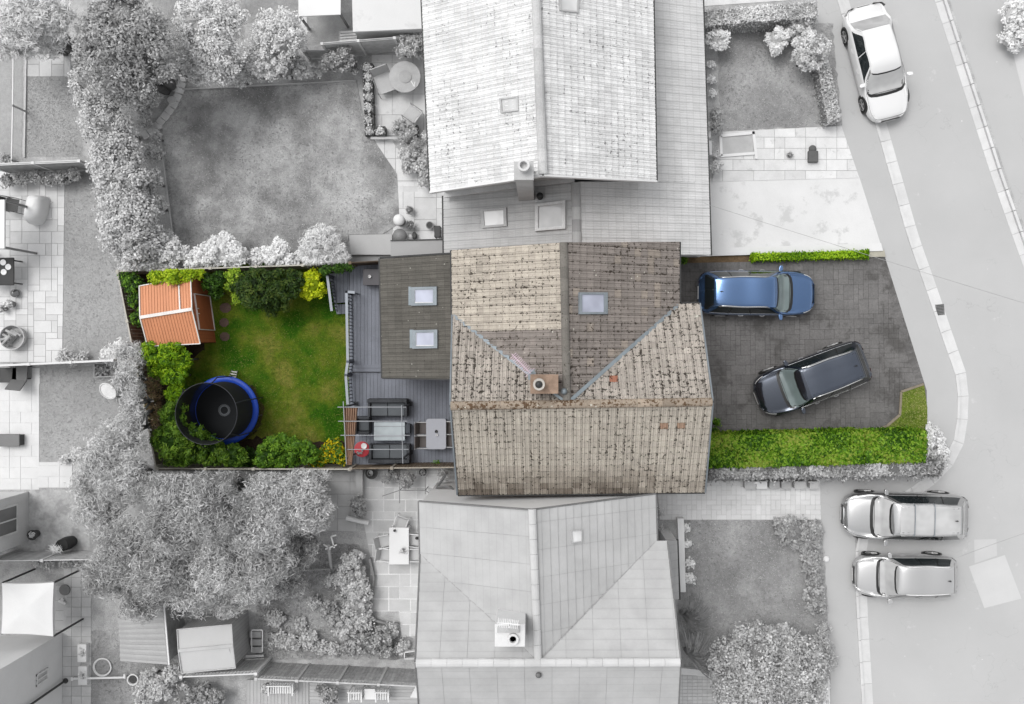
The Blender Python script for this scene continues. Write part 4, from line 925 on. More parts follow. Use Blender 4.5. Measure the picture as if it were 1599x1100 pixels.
def catm(tbl, x):
    xs = [t[0] for t in tbl]; ys = [t[1] for t in tbl]
    i = max(0, min(len(xs) - 2, next((k - 1 for k in range(1, len(xs)) if x <= xs[k]), len(xs) - 2)))
    f = (x - xs[i]) / (xs[i + 1] - xs[i]); f = max(0, min(1, f))
    m = lambda k: 0 if k <= 0 or k >= len(xs) - 1 else (ys[k + 1] - ys[k - 1]) / (xs[k + 1] - xs[k - 1])
    h = xs[i + 1] - xs[i]; f2, f3 = f * f, f * f * f
    return (2 * f3 - 3 * f2 + 1) * ys[i] + (f3 - 2 * f2 + f) * h * m(i) + (-2 * f3 + 3 * f2) * ys[i + 1] + (f3 - f2) * h * m(i + 1)
def car(name, label, cat, px, z, heading, L, W, Hh, body, kind, group=None, glass=CARG, screen=SCRG, rails=None, roofmat=None, bars=None, rear=None, lamps=LAMP, redl=RLAMP, rim=RIM, chrome=None, grille=BLK, panes=None):
    """x forward, 0 = front bumper .. L = tail in 's'. kind: 'saloon','estate','suv','hatch'"""
    p = P(px[0], px[1], z + 0.7); t = thing(name, label, cat, (p.x, p.y, z), group, heading)
    hl_ = L / 2
    # key stations as fractions of the length from the nose: cowl, roof front, roof rear, tail glass foot
    K = {'saloon': (.265, .43, .745, .885), 'estate': (.26, .405, .88, .965), 'suv': (.255, .385, .885, .965), 'hatch': (.255, .40, .90, .975)}[kind]
    hood = {'saloon': .70, 'estate': .72, 'suv': .78, 'hatch': .74}[kind] / 1.45 * Hh; c0, c1, c2, c3 = K
    zb = .62 * Hh                                           # belt line
    tail = zb * 1.08 if kind != 'saloon' else hood * 1.14
    ztop = [(0, hood * .72), (.03, hood * .86), (.10, hood * .985), (c0 - .01, hood * 1.16), (c0 + .02, hood * 1.22), (c1, Hh * .965), ((c1 + c2) / 2, Hh), (c2, Hh * .955), (c3, tail), (1.0 - .012, tail * .95), (1, tail * .82)]
    zbelt = [(0, hood * .66), (.04, hood * .80), (.12, hood * .92), (c0, zb * 1.0), (.6, zb * 1.05), (.9, zb * 1.07), (.99, zb * .98), (1, zb * .86)]
    wid = [(0, .46), (.012, .62), (.035, .77), (.08, .90), (.13, .955), (.2, .99), (.5, 1.0), (.8, .985), (.92, .94), (.965, .86), (.99, .72), (1, .60)]
    roofw = [(0, .6), (c0, .78), (c1, .66), ((c1 + c2) / 2, .66), (c2, .61), (c3, .68), (1, .66)]
    NS = 64; S = [0, .006, .015] + [.03 + (.94) * i / (NS - 1) for i in range(NS)] + [.985, .994, 1.0]
    zbot = [(0, .30), (.03, .22), (.1, .2), (.9, .22), (.97, .28), (1, .36)]
    def sec(s):
        w_ = catm(wid, s) * W / 2; zt = catm(ztop, s); zl = min(catm(zbelt, s), zt - .01); z0 = catm(zbot, s); rw = catm(roofw, s) * W / 2 * (catm(wid, s) ** .5)
        gh = max(0.0, (zt - zl - .10) / (Hh - zb))                   # 0 on bonnet, 1 at the roof
        g = max(0, min(1, gh * 1.25)); g = g * g * (3 - 2 * g)
        hw = w_ * .93
        pts = [(w_ * .86, z0), (w_ * .975, z0 + .10), (w_ * 1.0, z0 + (zl - z0) * .45), (w_ * .995, zl - .14 * (1 - .0)), (w_ * .955, zl - .02), (w_ * .93, zl + .005)]
        top_side = rw * g + (hw * .93) * (1 - g); zs = (zt - .06) * g + (zl + (zt - zl) * .45) * (1 - g)
        for f in (.33, .66, 1.0):
            pts.append((w_ * .925 + (top_side - w_ * .925) * f, zl + .01 + (zs - zl - .01) * (f ** .9)))
        for yy, dz in ((.93, .028), (.80, .015), (.5, .006), (0.0, 0.0)):
            pts.append((top_side * yy if yy else 0.0, zt - dz - (.03 * (1 - g)) * (yy ** 2)))
        return pts
    secs = [sec(s) for s in S]; n = len(secs[0])
    def X(s): return hl_ - s * L
    mb = MB(); vs = []; fs = []
    for s, sc in zip(S, secs):
        vs += [(X(s), y, z_) for y, z_ in sc] + [(X(s), -y, z_) for y, z_ in sc[:-1]]
    m_ = 2 * n - 1
    def idx(i, j, side): return i * m_ + (j if side > 0 or j == n - 1 else n + j)
    for i in range(len(S) - 1):
        for j in range(n - 1):
            fs.append((idx(i, j, 1), idx(i, j + 1, 1), idx(i + 1, j + 1, 1), idx(i + 1, j, 1)))
            fs.append((idx(i, j, -1), idx(i + 1, j, -1), idx(i + 1, j + 1, -1), idx(i, j + 1, -1)))
        fs.append((idx(i, 0, 1), idx(i + 1, 0, 1), idx(i + 1, 0, -1), idx(i, 0, -1)))
    for i in (0, len(S) - 1): 
        ring = [idx(i, j, 1) for j in range(n)] + [idx(i, j, -1) for j in range(n - 2, -1, -1)]; fs.append(tuple(ring if i == 0 else ring[::-1]))
    mb.mesh(vs, fs); bo = mb.build('body', body, t, local=True, smooth=True, auto=50)
    # panels of glass etc: patches of the loft, lifted off the body
    def surf(s, v):
        "v: -1..1 across; |v| as fraction along the half section index from centre (0) to belt (1)"
        sc = sec(s); a = abs(v) * 7.0; j0 = n - 1 - int(min(a, 6.999)); f = a - int(min(a, 6.999)); A, B = sc[j0], sc[j0 - 1]
        y = A[0] + (B[0] - A[0]) * f; z_ = A[1] + (B[1] - A[1]) * f
        return Vector((X(s), y if v >= 0 else -y, z_))
    def patch(nm, mat, u0, u1, v0, v1, off=.006, nu=12, nv=8, taper=None, parent=t, curve=0.0):
        g = []
        for i in range(nu + 1):
            row = []
            for j in range(nv + 1):
                fv = j / nv; v = v0 + (v1 - v0) * fv; a0 = u0 - curve * (1 - (v / max(abs(v0), abs(v1), .01)) ** 2) * (1); a1 = u1 - curve * (1 - (v / max(abs(v0), abs(v1), .01)) ** 2)
                s = a0 + (a1 - a0) * i / nu
                if taper: s = taper(i / nu, fv)
                q = surf(s, v); dx = surf(min(1, s + .004), v) - surf(max(0, s - .004), v); e = .02 if v < .97 else -.02
                dv = surf(s, v + e) - q
                if e < 0: dv = -dv
                N = dx.cross(dv); N = N.normalized() if N.length > 1e-9 else Vector((0, 0, 1))
                if N.dot(Vector((0, q.y, 1.2 if abs(v) < .6 else .2))) < 0: N = -N
                row.append(q + N * off)
            g.append(row)
        mm = MB(); vv = [q for r in g for q in r]; ff = []
        for i in range(nu):
            for j in range(nv): a = i * (nv + 1) + j; ff.append((a, a + 1, a + nv + 2, a + nv + 1))
        mm.mesh(vv, ff); return mm.build(nm, mat, parent, local=True, smooth=True)
    if roofmat: patch('roof_panel', roofmat, c1 + .01, c2 - .01, -.52, .52, .004)
    patch('windscreen_surround', BLK, c0 - .012, c1 - .002, -.60, .60, .004, curve=.05)
    patch('windscreen', screen, c0 + .012, c1 - .012, -.545, .545, .009, curve=.05)
    patch('rear_window', glass if rear is None else rear, c2 + .012, c3 - .01, -.50, .50, .008, nu=8)
    # side windows between the belt and the roof rail
    A0, A1 = c0 + .055, (c3 - .05 if kind != 'saloon' else c2 + .055)
    for sg in (1, -1):
        ft = c1 + .02; rt = c2 - .03 if kind != 'saloon' else c2 - .03
        def tp(i, fv, lo=A0, hi=A1):
            # fv 0 = top, 1 = belt
            l = ft + (A0 - ft) * fv; r_ = rt + (A1 - rt) * fv; return l + (r_ - l) * i
        patch('side_window', glass, A0, A1, sg * .62, sg * .98, .007, nu=20, nv=6, taper=tp)
        for fx in ((.5,) if kind == 'saloon' else (.42, .74)):
            def tq(i, fv, fx=fx): l = ft + (A0 - ft) * fv; r_ = rt + (A1 - rt) * fv; return l + (r_ - l) * (fx - .009 + .018 * i)
            patch('door_pillar', body if kind == 'saloon' else BLK, 0, 1, sg * .61, sg * .99, .011, nu=1, nv=6, taper=tq)
        if chrome: 
            mm = MB(); pts = [surf(ft + (rt - ft) * i / 14, sg * .60) + Vector((0, sg * .006, .004)) for i in range(15)]; mm.tube(pts, .009, 5); mm.build('window_trim', chrome, t, local=True)
            mm = MB(); pts = [surf(A0 + (A1 - A0) * i / 14, sg * .995) + Vector((0, sg * .006, .004)) for i in range(15)]; mm.tube(pts, .008, 5); mm.build('window_trim', chrome, t, local=True)
        if rails:
            mm = MB(); pts = [surf(c1 + .035 + (c2 - c1 - .06) * i / 12, sg * .56) + Vector((0, 0, (.03 if 0 < i < 12 else 0.0))) for i in range(13)]
            mm.tube(pts, .02, 6); mm.build('roof_rail', rails, t, local=True, smooth=True)
        # wheels
        for s in (.19, .80):
            wy = catm(wid, s) * W / 2; r = .335 if kind != 'suv' else .36; xw = X(s)
            a = MB(); vs_ = []
            def ringy(rr, y, k=28): return [(xw + rr * math.cos(2 * PI * i / k), y, r + rr * math.sin(2 * PI * i / k)) for i in range(k)]
            rs = [(r * .97, wy - .2), (r, wy - .17), (r, wy + .0), (r * .95, wy + .018), (r * .72, wy + .018), (r * .68, wy - .01)]
            for rr, y in rs: vs_ += ringy(rr, sg * y)
            ff = [(i * 28 + k, i * 28 + (k + 1) % 28, (i + 1) * 28 + (k + 1) % 28, (i + 1) * 28 + k) for i in range(5) for k in range(28)] + [tuple(range(28))]
            a.mesh(vs_, ff); wh = a.build('wheel', TYRE, t, local=True, smooth=True, auto=35)
            a = MB(); yy = sg * (wy + .002)
            a.mesh([(xw, yy + sg * .01, r)] + ringy(r * .13, yy + sg * .012, 12) + ringy(r * .13, yy - sg * .02, 12), [(0, 1 + k, 1 + (k + 1) % 12) for k in range(12)] + [(1 + k, 1 + (k + 1) % 12, 13 + (k + 1) % 12, 13 + k) for k in range(12)])
            for k in range(5):
                an = 2 * PI * k / 5 + .3; a.bar((xw, yy, r), (xw + math.cos(an) * r * .66, yy, r + math.sin(an) * r * .66), .075, .02)
            rr_ = ringy(r * .70, yy + sg * .012) + ringy(r * .60, yy + sg * .008); a.mesh(rr_, [(k, (k + 1) % 28, 28 + (k + 1) % 28, 28 + k) for k in range(28)])
            a.build('rim', rim, wh, local=True)
            a = MB(); a.mesh(ringy(r * 1.14, sg * (wy + .004)) + ringy(r * 1.14, sg * (wy - .12)), [tuple(range(28)), *[(k, (k + 1) % 28, 28 + (k + 1) % 28, 28 + k) for k in range(28)]])
            a.build('wheel_arch', BLK, t, local=True)
        # mirrors
        q = surf(c0 + .06, sg * .99); a = MB(); bx = [(-.10, -.0), (.02, .0), (.09, .04), (.09, .2), (.03, .235), (-.06, .22), (-.10, .1)]
        a.prism([(q.x + u * .8 + .02, q.y + sg * (v + .02)) for u, v in bx], q.z + .0, q.z + .13); a.build('mirror', body, t, local=True, bevel=.02)
        # lamps
        patch('headlight', lamps, .022, .10, sg * .80, sg * 1.0, .007, nu=5, nv=4)
        a = MB(); y0 = catm(wid, .985) * W / 2; zt_ = catm(zbelt, .97); a.mesh([(X(1.0) - .004, sg * (y0 * .55), zt_ - .28), (X(1.0) - .004, sg * (y0 * .55), zt_ - .1), (X(.955), sg * (catm(wid, .955) * W / 2 + .006), zt_ - .06), (X(.955), sg * (catm(wid, .955) * W / 2 + .006), zt_ - .3), (X(.985), sg * (y0 + .01), zt_ - .28), (X(.985), sg * (y0 + .01), zt_ - .06)],
               [(0, 1, 5, 4), (4, 5, 2, 3)]); a.build('tail_light', redl, t, local=True)
        for s in (.46, .64):
            q = Vector((X(s), sg * (W / 2 + .002), zb - .12)); a = MB(); a.tube([(q.x - .1, q.y - sg * .01, q.z), (q.x - .06, q.y + sg * .02, q.z), (q.x + .06, q.y + sg * .02, q.z), (q.x + .1, q.y - sg * .01, q.z)], .012, 6); a.build('door_handle', chrome or body, t, local=True)
    a = MB(); a.box(hl_ + .002, 0, .40, .03, W * .42, .16); a.build('grille', grille, t, local=True, bevel=.01)
    a = MB(); a.box(hl_ + .012, 0, .33, .03, .5, .1); a.build('number_plate', M('plate', (235,), .5), t, local=True)
    a = MB(); a.box(-hl_ - .004, 0, .62, .02, .5, .1); a.build('number_plate', M('plate', (235,), .5), t, local=True)
    for v_ in (-.80, .80):
        mm = MB(); mm.tube([surf(.05 + (c0 - .055) * i / 8, v_) + Vector((0, 0, .001)) for i in range(9)], .006, 4); mm.build('panel_gap', BLK, t, local=True)
    mm = MB(); mm.tube([surf(.035 - .018 * (1 - (i / 5 - 1) ** 2), -.7 + 1.4 * i / 10) + Vector((.0, 0, .002)) for i in range(11)], .006, 4); mm.build('panel_gap', BLK, t, local=True)
    # bonnet creases, wipers, aerial fin
    for sg in (1, -1):
        mm = MB(); mm.tube([surf(.06 + (c0 - .08) * i / 8, sg * (.42 + .06 * i / 8)) + Vector((0, 0, .002)) for i in range(9)], .007, 4); mm.build('bonnet_crease', body, t, local=True, smooth=True)
    for v0, v1 in ((-.45, .05), (0.05, .5)):
        mm = MB(); mm.tube([surf(c0 + .0 - .03 * (1 - (v0 + (v1 - v0) * i / 6) ** 2), v0 + (v1 - v0) * i / 6) + Vector((0, 0, .022)) for i in range(7)], .009, 4); mm.build('wiper', BLK, t, local=True)
    if kind != 'saloon':
        q = surf(c2 - .05, 0); a = MB(); a.prism([(q.x + .07, q.y), (q.x - .05, q.y + .025), (q.x - .07, q.y), (q.x - .05, q.y - .025)], q.z - .01, q.z + .05); a.build('roof_aerial', BLK, t, local=True)
    if bars:
        for s in bars:
            mm = MB(); mm.tube([surf(s, -.62 + 1.24 * i / 10) + Vector((0, 0, .05 if 0 < i < 10 else .0)) for i in range(11)], .018, 6); mm.build('roof_bar', FRG, t, local=True)
    return t, surf, patch
BLUEP = paint('blue metallic paint', (98, 134, 184), .78, .2); DKP = paint('black metallic paint', (72, 79, 92), .8, .16); WHP = paint('white paint', (252,), 0, .3); GRP = paint('silver paint', (216,), .5, .25)
GRP2 = paint('dark bodied grey paint', (214,), .85, .2)
car('estate_car', 'blue estate car with silver roof rails parked nose to the street on the dark driveway', 'car', (1182, 458), .127, R(-.5), 4.66, 1.78, 1.46, BLUEP, 'estate', 'cars on the dark driveway', rails=CHR, chrome=CHR, rear=CARG)
_, sf, pt_ = car('off_road_car', 'black off-road car with roof rails parked at an angle on the dark driveway', 'car', (1267, 592), .127, R(200.6), 4.5, 1.86, 1.68, DKP, 'suv', 'cars on the dark driveway', rails=CHR, roofmat=M('dark blue grey roof', (80, 87, 100), .35, .3, var=.05, spec=.5), chrome=CHR)
for k in (-.3, -.1, .1, .3): pt_('roof_rib', M('dark blue grey roof', (92, 98, 112)), .42, .84, k - .015, k + .015, .012, nu=10, nv=1)
car('saloon_car', 'white four door saloon parked at the kerb at the top right of the street', 'car', (1371, 97), .02, R(-75.5), 4.62, 1.80, 1.42, WHP, 'saloon', 'cars on the street', redl=GLAMP, rear=glass_mat('pale rear glass', (188,)), screen=glass_mat('pale windscreen', (200,)))
PG = glass_mat('panoramic glass', (205,)); car('off_road_car', 'large car with pale glass roof and two roof bars, parked above the silver hatchback', 'car', (1413, 806), .02, R(179), 4.85, 1.86, 1.62, GRP2, 'suv', 'cars on the street', redl=GLAMP, roofmat=PG, screen=PG, rear=PG, bars=(.50, .66), chrome=CHR)
car('hatchback_car', 'silver hatchback with white roof rails parked just below the car with roof bars', 'car', (1414, 900), .02, R(180), 3.98, 1.68, 1.48, GRP, 'hatch', 'cars on the street', redl=GLAMP, rails=M('white rail', (246,), .5), screen=glass_mat('pale windscreen', (200,)), rear=glass_mat('grey glass', (150,)))
# ------------------------------------------------------------------ plants of the coloured garden
G0 = [(184, 425), (545, 413), (546, 732), (243, 731)]
def gb(z): return bnd(G0, z)
DG = [(24, 44, 10), (44, 74, 18), (70, 104, 28)]; MG = [(40, 70, 14), (74, 112, 26), (116, 150, 44)]; YG = [(110, 140, 8), (160, 180, 20), (196, 208, 40)]; LG = [(70, 100, 20), (120, 150, 36), (160, 180, 60)]
plant('shrub', 'dark green ivy like shrubs filling the corner left of the orange shed', 'shrub', [(207, 442, 17, .1, 1.9), (212, 470, 15, .1, 1.7), (214, 497, 13, .1, 1.5), (196, 436, 12, .1, 1.8)], cols=DG + [(110, 150, 40)], seed=2, bounds=gb(1.6))
plant('shrub', 'bright yellow green shrub leaning over the top edge of the orange shed roof', 'shrub', [(245, 431, 14, .1, 2.2), (268, 431, 16, .1, 2.4), (292, 428, 14, .1, 2.2), (308, 426, 11, .1, 2.0)], cols=[(104, 136, 14), (146, 170, 26), (182, 196, 50)], seed=3, bounds=gb(2.0), dens=800)
plant('shrub', 'dark narrow shrub squeezed between the orange shed and the stepping stones', 'shrub', [(326, 440, 14, .1, 1.6), (336, 456, 12, .1, 1.2), (340, 434, 13, .1, 1.5)], cols=DG, seed=4, bounds=gb(1.3))
plant('shrub', 'large dark olive shrub against the top fence of the green lawn', 'shrub', [(402, 450, 34, .1, 2.4), (436, 452, 30, .1, 2.2), (380, 445, 24, .1, 2.0), (425, 470, 24, .1, 1.7), (455, 440, 20, .1, 2.0)], cols=[(24, 40, 12), (46, 70, 22), (78, 92, 34)], seed=5, leaf=(.22, .07), bounds=gb(2), dens=800)
plant('shrub', 'lime green shrub at the left end of the large dark olive shrub', 'shrub', [(366, 432, 15, .1, 1.9), (376, 452, 12, .1, 1.7), (360, 446, 10, .1, 1.4), (368, 466, 10, .1, 1.2)], cols=LG, seed=6, bounds=gb(1.7))
plant('shrub', 'round bright yellow bush beside the lower corner of the deck', 'shrub', [(487, 444, 19, .1, 1.7), (480, 456, 14, .1, 1.5), (496, 454, 13, .1, 1.4), (486, 432, 13, .1, 1.5)], cols=[(128, 148, 8), (172, 186, 20), (204, 208, 50)], seed=7, leaf=(.12, .1), dens=900, bounds=gb(1.5))
plant('shrub', 'dark creeper on the fence between the yellow bush and the deck', 'shrub', [(508, 420, 10, .1, 1.9), (528, 418, 10, .1, 1.9), (542, 416, 8, .1, 1.8)], cols=DG, seed=8, bounds=bnd([(184, 425), (556, 411), (556, 470), (243, 470)], 1.8))
plant('hedge', 'bright green feathery hedge below the orange shed and left of the trampoline', 'hedge', [(238, 552, 24, .1, 2.2), (262, 552, 24, .1, 2.2), (282, 562, 18, .1, 2.0), (268, 588, 20, .1, 2.1), (270, 614, 15, .1, 1.9), (246, 575, 16, .1, 1.9)], cols=[(50, 84, 8), (100, 140, 16), (150, 178, 30)], seed=9, leaf=(.2, .06), dens=900, bounds=gb(2.0))
plant('shrub', 'bare brown twiggy shrub at the left edge between the green hedges', 'shrub', [(238, 600, 16, .1, 1.7), (240, 630, 17, .1, 1.7), (245, 655, 14, .1, 1.6)], cols=[(70, 52, 40), (110, 88, 66), (150, 130, 100), (70, 90, 30)], seed=10, leaf=(.32, .03), dens=420, core=False, bounds=gb(1.5), r=.03, bark=BARK, flowers=((236, 226, 200), .02))
plant('conifer', 'feathery green conifers in the lower left corner below the trampoline', 'conifer', [(268, 650, 24, .1, 2.6), (262, 690, 30, .1, 2.8), (292, 700, 28, .1, 2.5), (300, 678, 18, .1, 2.2), (312, 692, 18, .1, 2.0), (330, 708, 24, .1, 2.1), (362, 715, 22, .1, 2.2), (275, 720, 22, .1, 2.2)], cols=[(38, 64, 14), (72, 104, 26), (112, 140, 46)], seed=11, leaf=(.24, .06), dens=950, bounds=gb(2.5), up=.2)
plant('shrub', 'leafy mid green shrub along the bottom fence right of the conifers', 'shrub', [(430, 700, 26, .1, 1.9), (455, 706, 22, .1, 1.8), (412, 716, 20, .1, 1.8), (480, 708, 20, .1, 1.7), (440, 722, 20, .1, 1.6)], cols=MG, seed=12, leaf=(.2, .07), dens=900, bounds=gb(1.7))
plant('shrub', 'dark low shrubs between the conifers and the leafy shrub', 'shrub', [(385, 716, 18, .1, 1.2), (370, 724, 18, .1, 1.2), (398, 724, 14, .1, 1.2)], cols=DG, seed=13, bounds=gb(1.1))
plant('shrub', 'yellow flowering shrub beside the brown canopy of the deck', 'shrub', [(524, 697, 15, .1, 1.3), (510, 710, 15, .1, 1.3), (532, 714, 14, .1, 1.3), (495, 720, 14, .1, 1.2)], cols=MG, flowers=((230, 206, 20), .35), seed=14, bounds=gb(1.2))
plant('plant', 'small dark green plant between the garage corner and the blue car', 'plant', [(1066, 407, 8, .1, .6)], cols=MG, seed=15, leaf=(.1, .07))
plant('plant', 'small green plant at the house corner above the long hedge', 'plant', [(1118, 660, 8, .1, .9), (1116, 673, 7, .1, .7)], cols=MG, seed=16, leaf=(.12, .05))
hedge('hedge', 'low thin bright green hedge strip along the top edge of the dark driveway', [(1176, 396), (1355, 391), (1355, 402), (1177, 407)], .55, [(70, 110, 4), (120, 160, 16), (160, 190, 40)], 21, 1100, (.09, .06))
HG = [(40, 74, 8), (78, 120, 16), (122, 158, 44), (136, 150, 62)]
hedge('hedge', 'long clipped bright green hedge along the bottom of the dark driveway', [(1106, 681), (1348, 675), (1349, 724), (1106, 731)], 1.7, HG, 22, 900, (.15, .1), 'bright green clipped hedges', rough=.09)
hedge('hedge', 'shorter bright green hedge block at the street end of the long green hedge', [(1352, 677), (1446, 673), (1446, 721), (1352, 724)], 1.62, HG, 23, 900, (.15, .1), 'bright green clipped hedges', rough=.1)
hedge('hedge', 'grey neighbour half of the long hedge below the bright green hedges', [(1106, 732), (1470, 721), (1462, 742), (1108, 748)], 1.55, [(120,), (165,), (205,)], 24, 900, (.14, .09), rough=.16, jag=2)
# ------------------------------------------------------------------ grey plants of the neighbours
def g(*v): return [(x,) for x in v]
UP = [(-300, -400), (720, -400), (720, 410), (545, 410), (183, 422), (-300, 424)]
DN = [(-300, 380), (100, 380), (182, 424), (214, 536), (242, 733), (720, 735), (720, 1400), (-300, 1400)]
def ub(z): return bnd(UP, z)
def db(z): return bnd(DN, z)
M1 = g(158, 188, 214); M2 = g(184, 208, 232); PL = g(200, 222, 246); DK = g(124, 156, 188)
plant('tree', 'big round dense grey tree at the upper left, darkest of its neighbours', 'tree', [(185, 72, 74, 1.0, 6.0), (150, 60, 42, 1.5, 5.2), (225, 90, 40, 1.5, 4.6), (190, 120, 46, 1.2, 4.4), (180, 20, 44, 1.5, 5.2), (140, 95, 34, 1.2, 4.2)], cols=g(124, 156, 186), seed=31, leaf=(.17, .09), trunk='trunk', r=.2, dens=620)
plant('tree', 'pale feathery tree in the extreme upper left corner', 'tree', [(30, 20, 48, .8, 4), (80, 20, 34, .8, 3.6), (15, 60, 34, .6, 3), (70, 56, 34, .6, 2.8)], cols=M2, seed=32, leaf=(.3, .05), trunk='trunk', r=.14, dens=600)
plant('tree', 'grey spreading tree right of the big round tree', 'tree', [(310, 35, 48, .8, 4.2), (335, 75, 44, .8, 3.8), (290, 70, 34, .8, 3.4), (350, 25, 34, .8, 3.6), (310, 108, 26, .5, 2.6)], cols=M2, seed=33, leaf=(.16, .08), trunk='trunk', r=.13, dens=560)
plant('shrub', 'pale low shrub between the two grey trees and the lawn edge', 'shrub', [(350, 108, 24, .1, 1.8), (378, 104, 20, .1, 1.6), (375, 122, 14, .1, 1.2)], cols=M2, seed=34)
plant('tree', 'round bushy grey tree left of the white flat canopies', 'tree', [(430, 52, 44, .5, 3.2), (455, 60, 24, .5, 2.6), (415, 88, 34, .4, 2.6)], cols=M2, seed=35, leaf=(.15, .08), trunk='trunk', r=.12, dens=600)
plant('shrub', 'grey leafy shrub along the top lawn edge below the bushy tree', 'shrub', [(400, 108, 24, .1, 1.7), (440, 104, 24, .1, 1.8), (470, 104, 18, .1, 1.5), (490, 112, 12, .1, 1.0)], cols=M1, seed=36)
plant('shrub', 'dark grey shrub in front of the slatted fence end', 'shrub', [(530, 90, 22, .1, 1.7), (512, 98, 15, .1, 1.4), (548, 102, 14, .1, 1.1)], cols=DK, seed=37)
plant('shrub', 'grey bush at the fence above the round patio table', 'shrub', [(640, 66, 20, .1, 1.7), (655, 52, 14, .1, 1.6), (628, 76, 14, .1, 1.2), (655, 80, 12, .1, 1.0)], cols=M1, seed=38, leaf=(.18, .05))
plant('hedge', 'long overgrown dark hedge running down from the big round tree', 'hedge', [(138, 130, 34, .1, 2.8), (150, 165, 38, .1, 3.0), (165, 205, 40, .1, 3.0), (175, 245, 42, .1, 3.0), (185, 285, 46, .1, 3.1), (190, 325, 46, .1, 3.0), (195, 362, 44, .1, 2.8), (205, 395, 34, .1, 2.4), (230, 280, 22, .1, 1.8), (235, 320, 22, .1, 1.8)], cols=M1, seed=39, leaf=(.16, .1), dens=620, bounds=ub(2.4))
plant('shrub', 'low grey bed plants inside the curve of the stone path', 'shrub', [(222, 165, 14, .1, .7), (240, 150, 14, .1, .8), (225, 190, 12, .1, .6), (238, 240, 16, .1, 1.1), (245, 215, 10, .1, .8)], cols=M1, seed=40)
spiky('plant', 'pale broad leaved plant at the top end of the stone path', 281, 110, .8, 20, 26, (205,), 41, .12)
plant('shrub', 'pale grey shrub in the bottom left corner of the mottled lawn', 'shrub', [(240, 390, 30, .1, 1.8), (268, 396, 26, .1, 1.8), (215, 404, 20, .1, 1.7), (262, 372, 12, .1, 1.2)], cols=M2, seed=42, bounds=ub(1.6))
plant('shrub', 'white flowering cluster at the foot of the overgrown hedge', 'shrub', [(260, 370, 11, .1, 1.3), (248, 362, 8, .1, 1.2)], cols=M1, flowers=((245,), .4), seed=43)
plant('shrub', 'very pale spreading shrub along the fence below the mottled lawn', 'shrub', [(345, 392, 28, .1, 1.9), (322, 400, 22, .1, 1.7), (366, 398, 20, .1, 1.8), (300, 405, 18, .1, 1.6), (350, 376, 14, .1, 1.6), (400, 402, 16, .1, 1.4)], cols=PL, seed=44, bounds=ub(1.6), dens=800)
plant('shrub', 'pale fluffy shrub between the two largest shrubs on the fence', 'shrub', [(435, 388, 17, .1, 1.8), (428, 402, 18, .1, 1.7), (455, 404, 16, .1, 1.6), (412, 394, 12, .1, 1.4)], cols=PL, seed=45, bounds=ub(1.6))
plant('shrub', 'large grey wispy shrub beside the concrete step below the lawn', 'shrub', [(503, 388, 34, .1, 2.2), (485, 396, 24, .1, 2.0), (525, 398, 20, .1, 1.9), (505, 366, 18, .1, 1.5)], cols=M2, seed=46, leaf=(.3, .045), dens=800, bounds=ub(1.9))
plant('shrub', 'dark leafy bush at the corner of the paved terrace', 'shrub', [(626, 200, 14, .1, 1.1), (636, 216, 15, .1, 1.3), (648, 226, 12, .1, 1.2)], cols=DK, seed=47)
plant('shrub', 'grey bush against the wall below the dark terrace bush', 'shrub', [(640, 243, 18, .1, 1.2), (656, 256, 14, .1, 1.1), (636, 262, 10, .1, .8)], cols=M1, seed=48)
plant('shrub', 'narrow grey bush beside the eaves above the pots', 'shrub', [(661, 236, 9, .1, 1.0), (662, 270, 9, .1, 1.0), (660, 285, 8, .1, .9), (663, 215, 7, .1, .9)], cols=M1, seed=49)
hedge('hedge', 'pale speckled clipped hedge across the very top beside the garage', [(1099, 16), (1274, 2), (1276, 26), (1100, 40)], 1.3, g(165, 205, 238), 50, 1000, (.1, .07), rough=.12)
plant('shrub', 'small round pale shrub at the top left corner of the front lawn', 'shrub', [(1123, 60, 19, .1, 1.3)], cols=PL, seed=51, dens=1000)
plant('shrub', 'middle sized pale shrub touching the top hedge', 'shrub', [(1216, 56, 19, .1, 1.2), (1212, 74, 12, .1, 1.0)], cols=PL, seed=52, dens=900)
plant('shrub', 'darker soft shrub between the two pale shrubs by the street', 'shrub', [(1252, 36, 22, .1, 1.2), (1240, 50, 14, .1, 1.0)], cols=M1, seed=53)
plant('shrub', 'largest round pale shrub beside the pavement near the white saloon', 'shrub', [(1268, 78, 30, .1, 1.7), (1258, 88, 20, .1, 1.5), (1284, 70, 16, .1, 1.4)], cols=g(160, 196, 228), seed=54, dens=1000)
hedge('hedge', 'short darker clipped hedge between the front lawn and the pavement', [(1278, 104), (1295, 98), (1313, 184), (1293, 190)], .9, M1, 55, 900, (.1, .07))
plant('shrub', 'dark oval shrub at the wall halfway down the front lawn', 'shrub', [(1118, 178, 11, .1, .9), (1118, 196, 11, .1, .9)], cols=DK, seed=56)
plant('shrub', 'little grey shrub at the wall beside the white rectangle', 'shrub', [(1119, 262, 10, .1, .7), (1117, 244, 7, .1, .5)], cols=M1, seed=57)
plant('shrub', 'thin pale plants in the wall bed above the dark oval shrub', 'shrub', [(1111, 100, 6, .1, .5), (1112, 125, 7, .1, .5), (1113, 145, 6, .1, .5)], cols=PL, seed=58)
plant('shrub', 'grey and white garden shrubs in the top right corner across the street', 'shrub', [(1590, 22, 26, .1, 1.3), (1584, 58, 20, .1, 1.0), (1600, 50, 18, .1, 1.1)], cols=PL, seed=59)
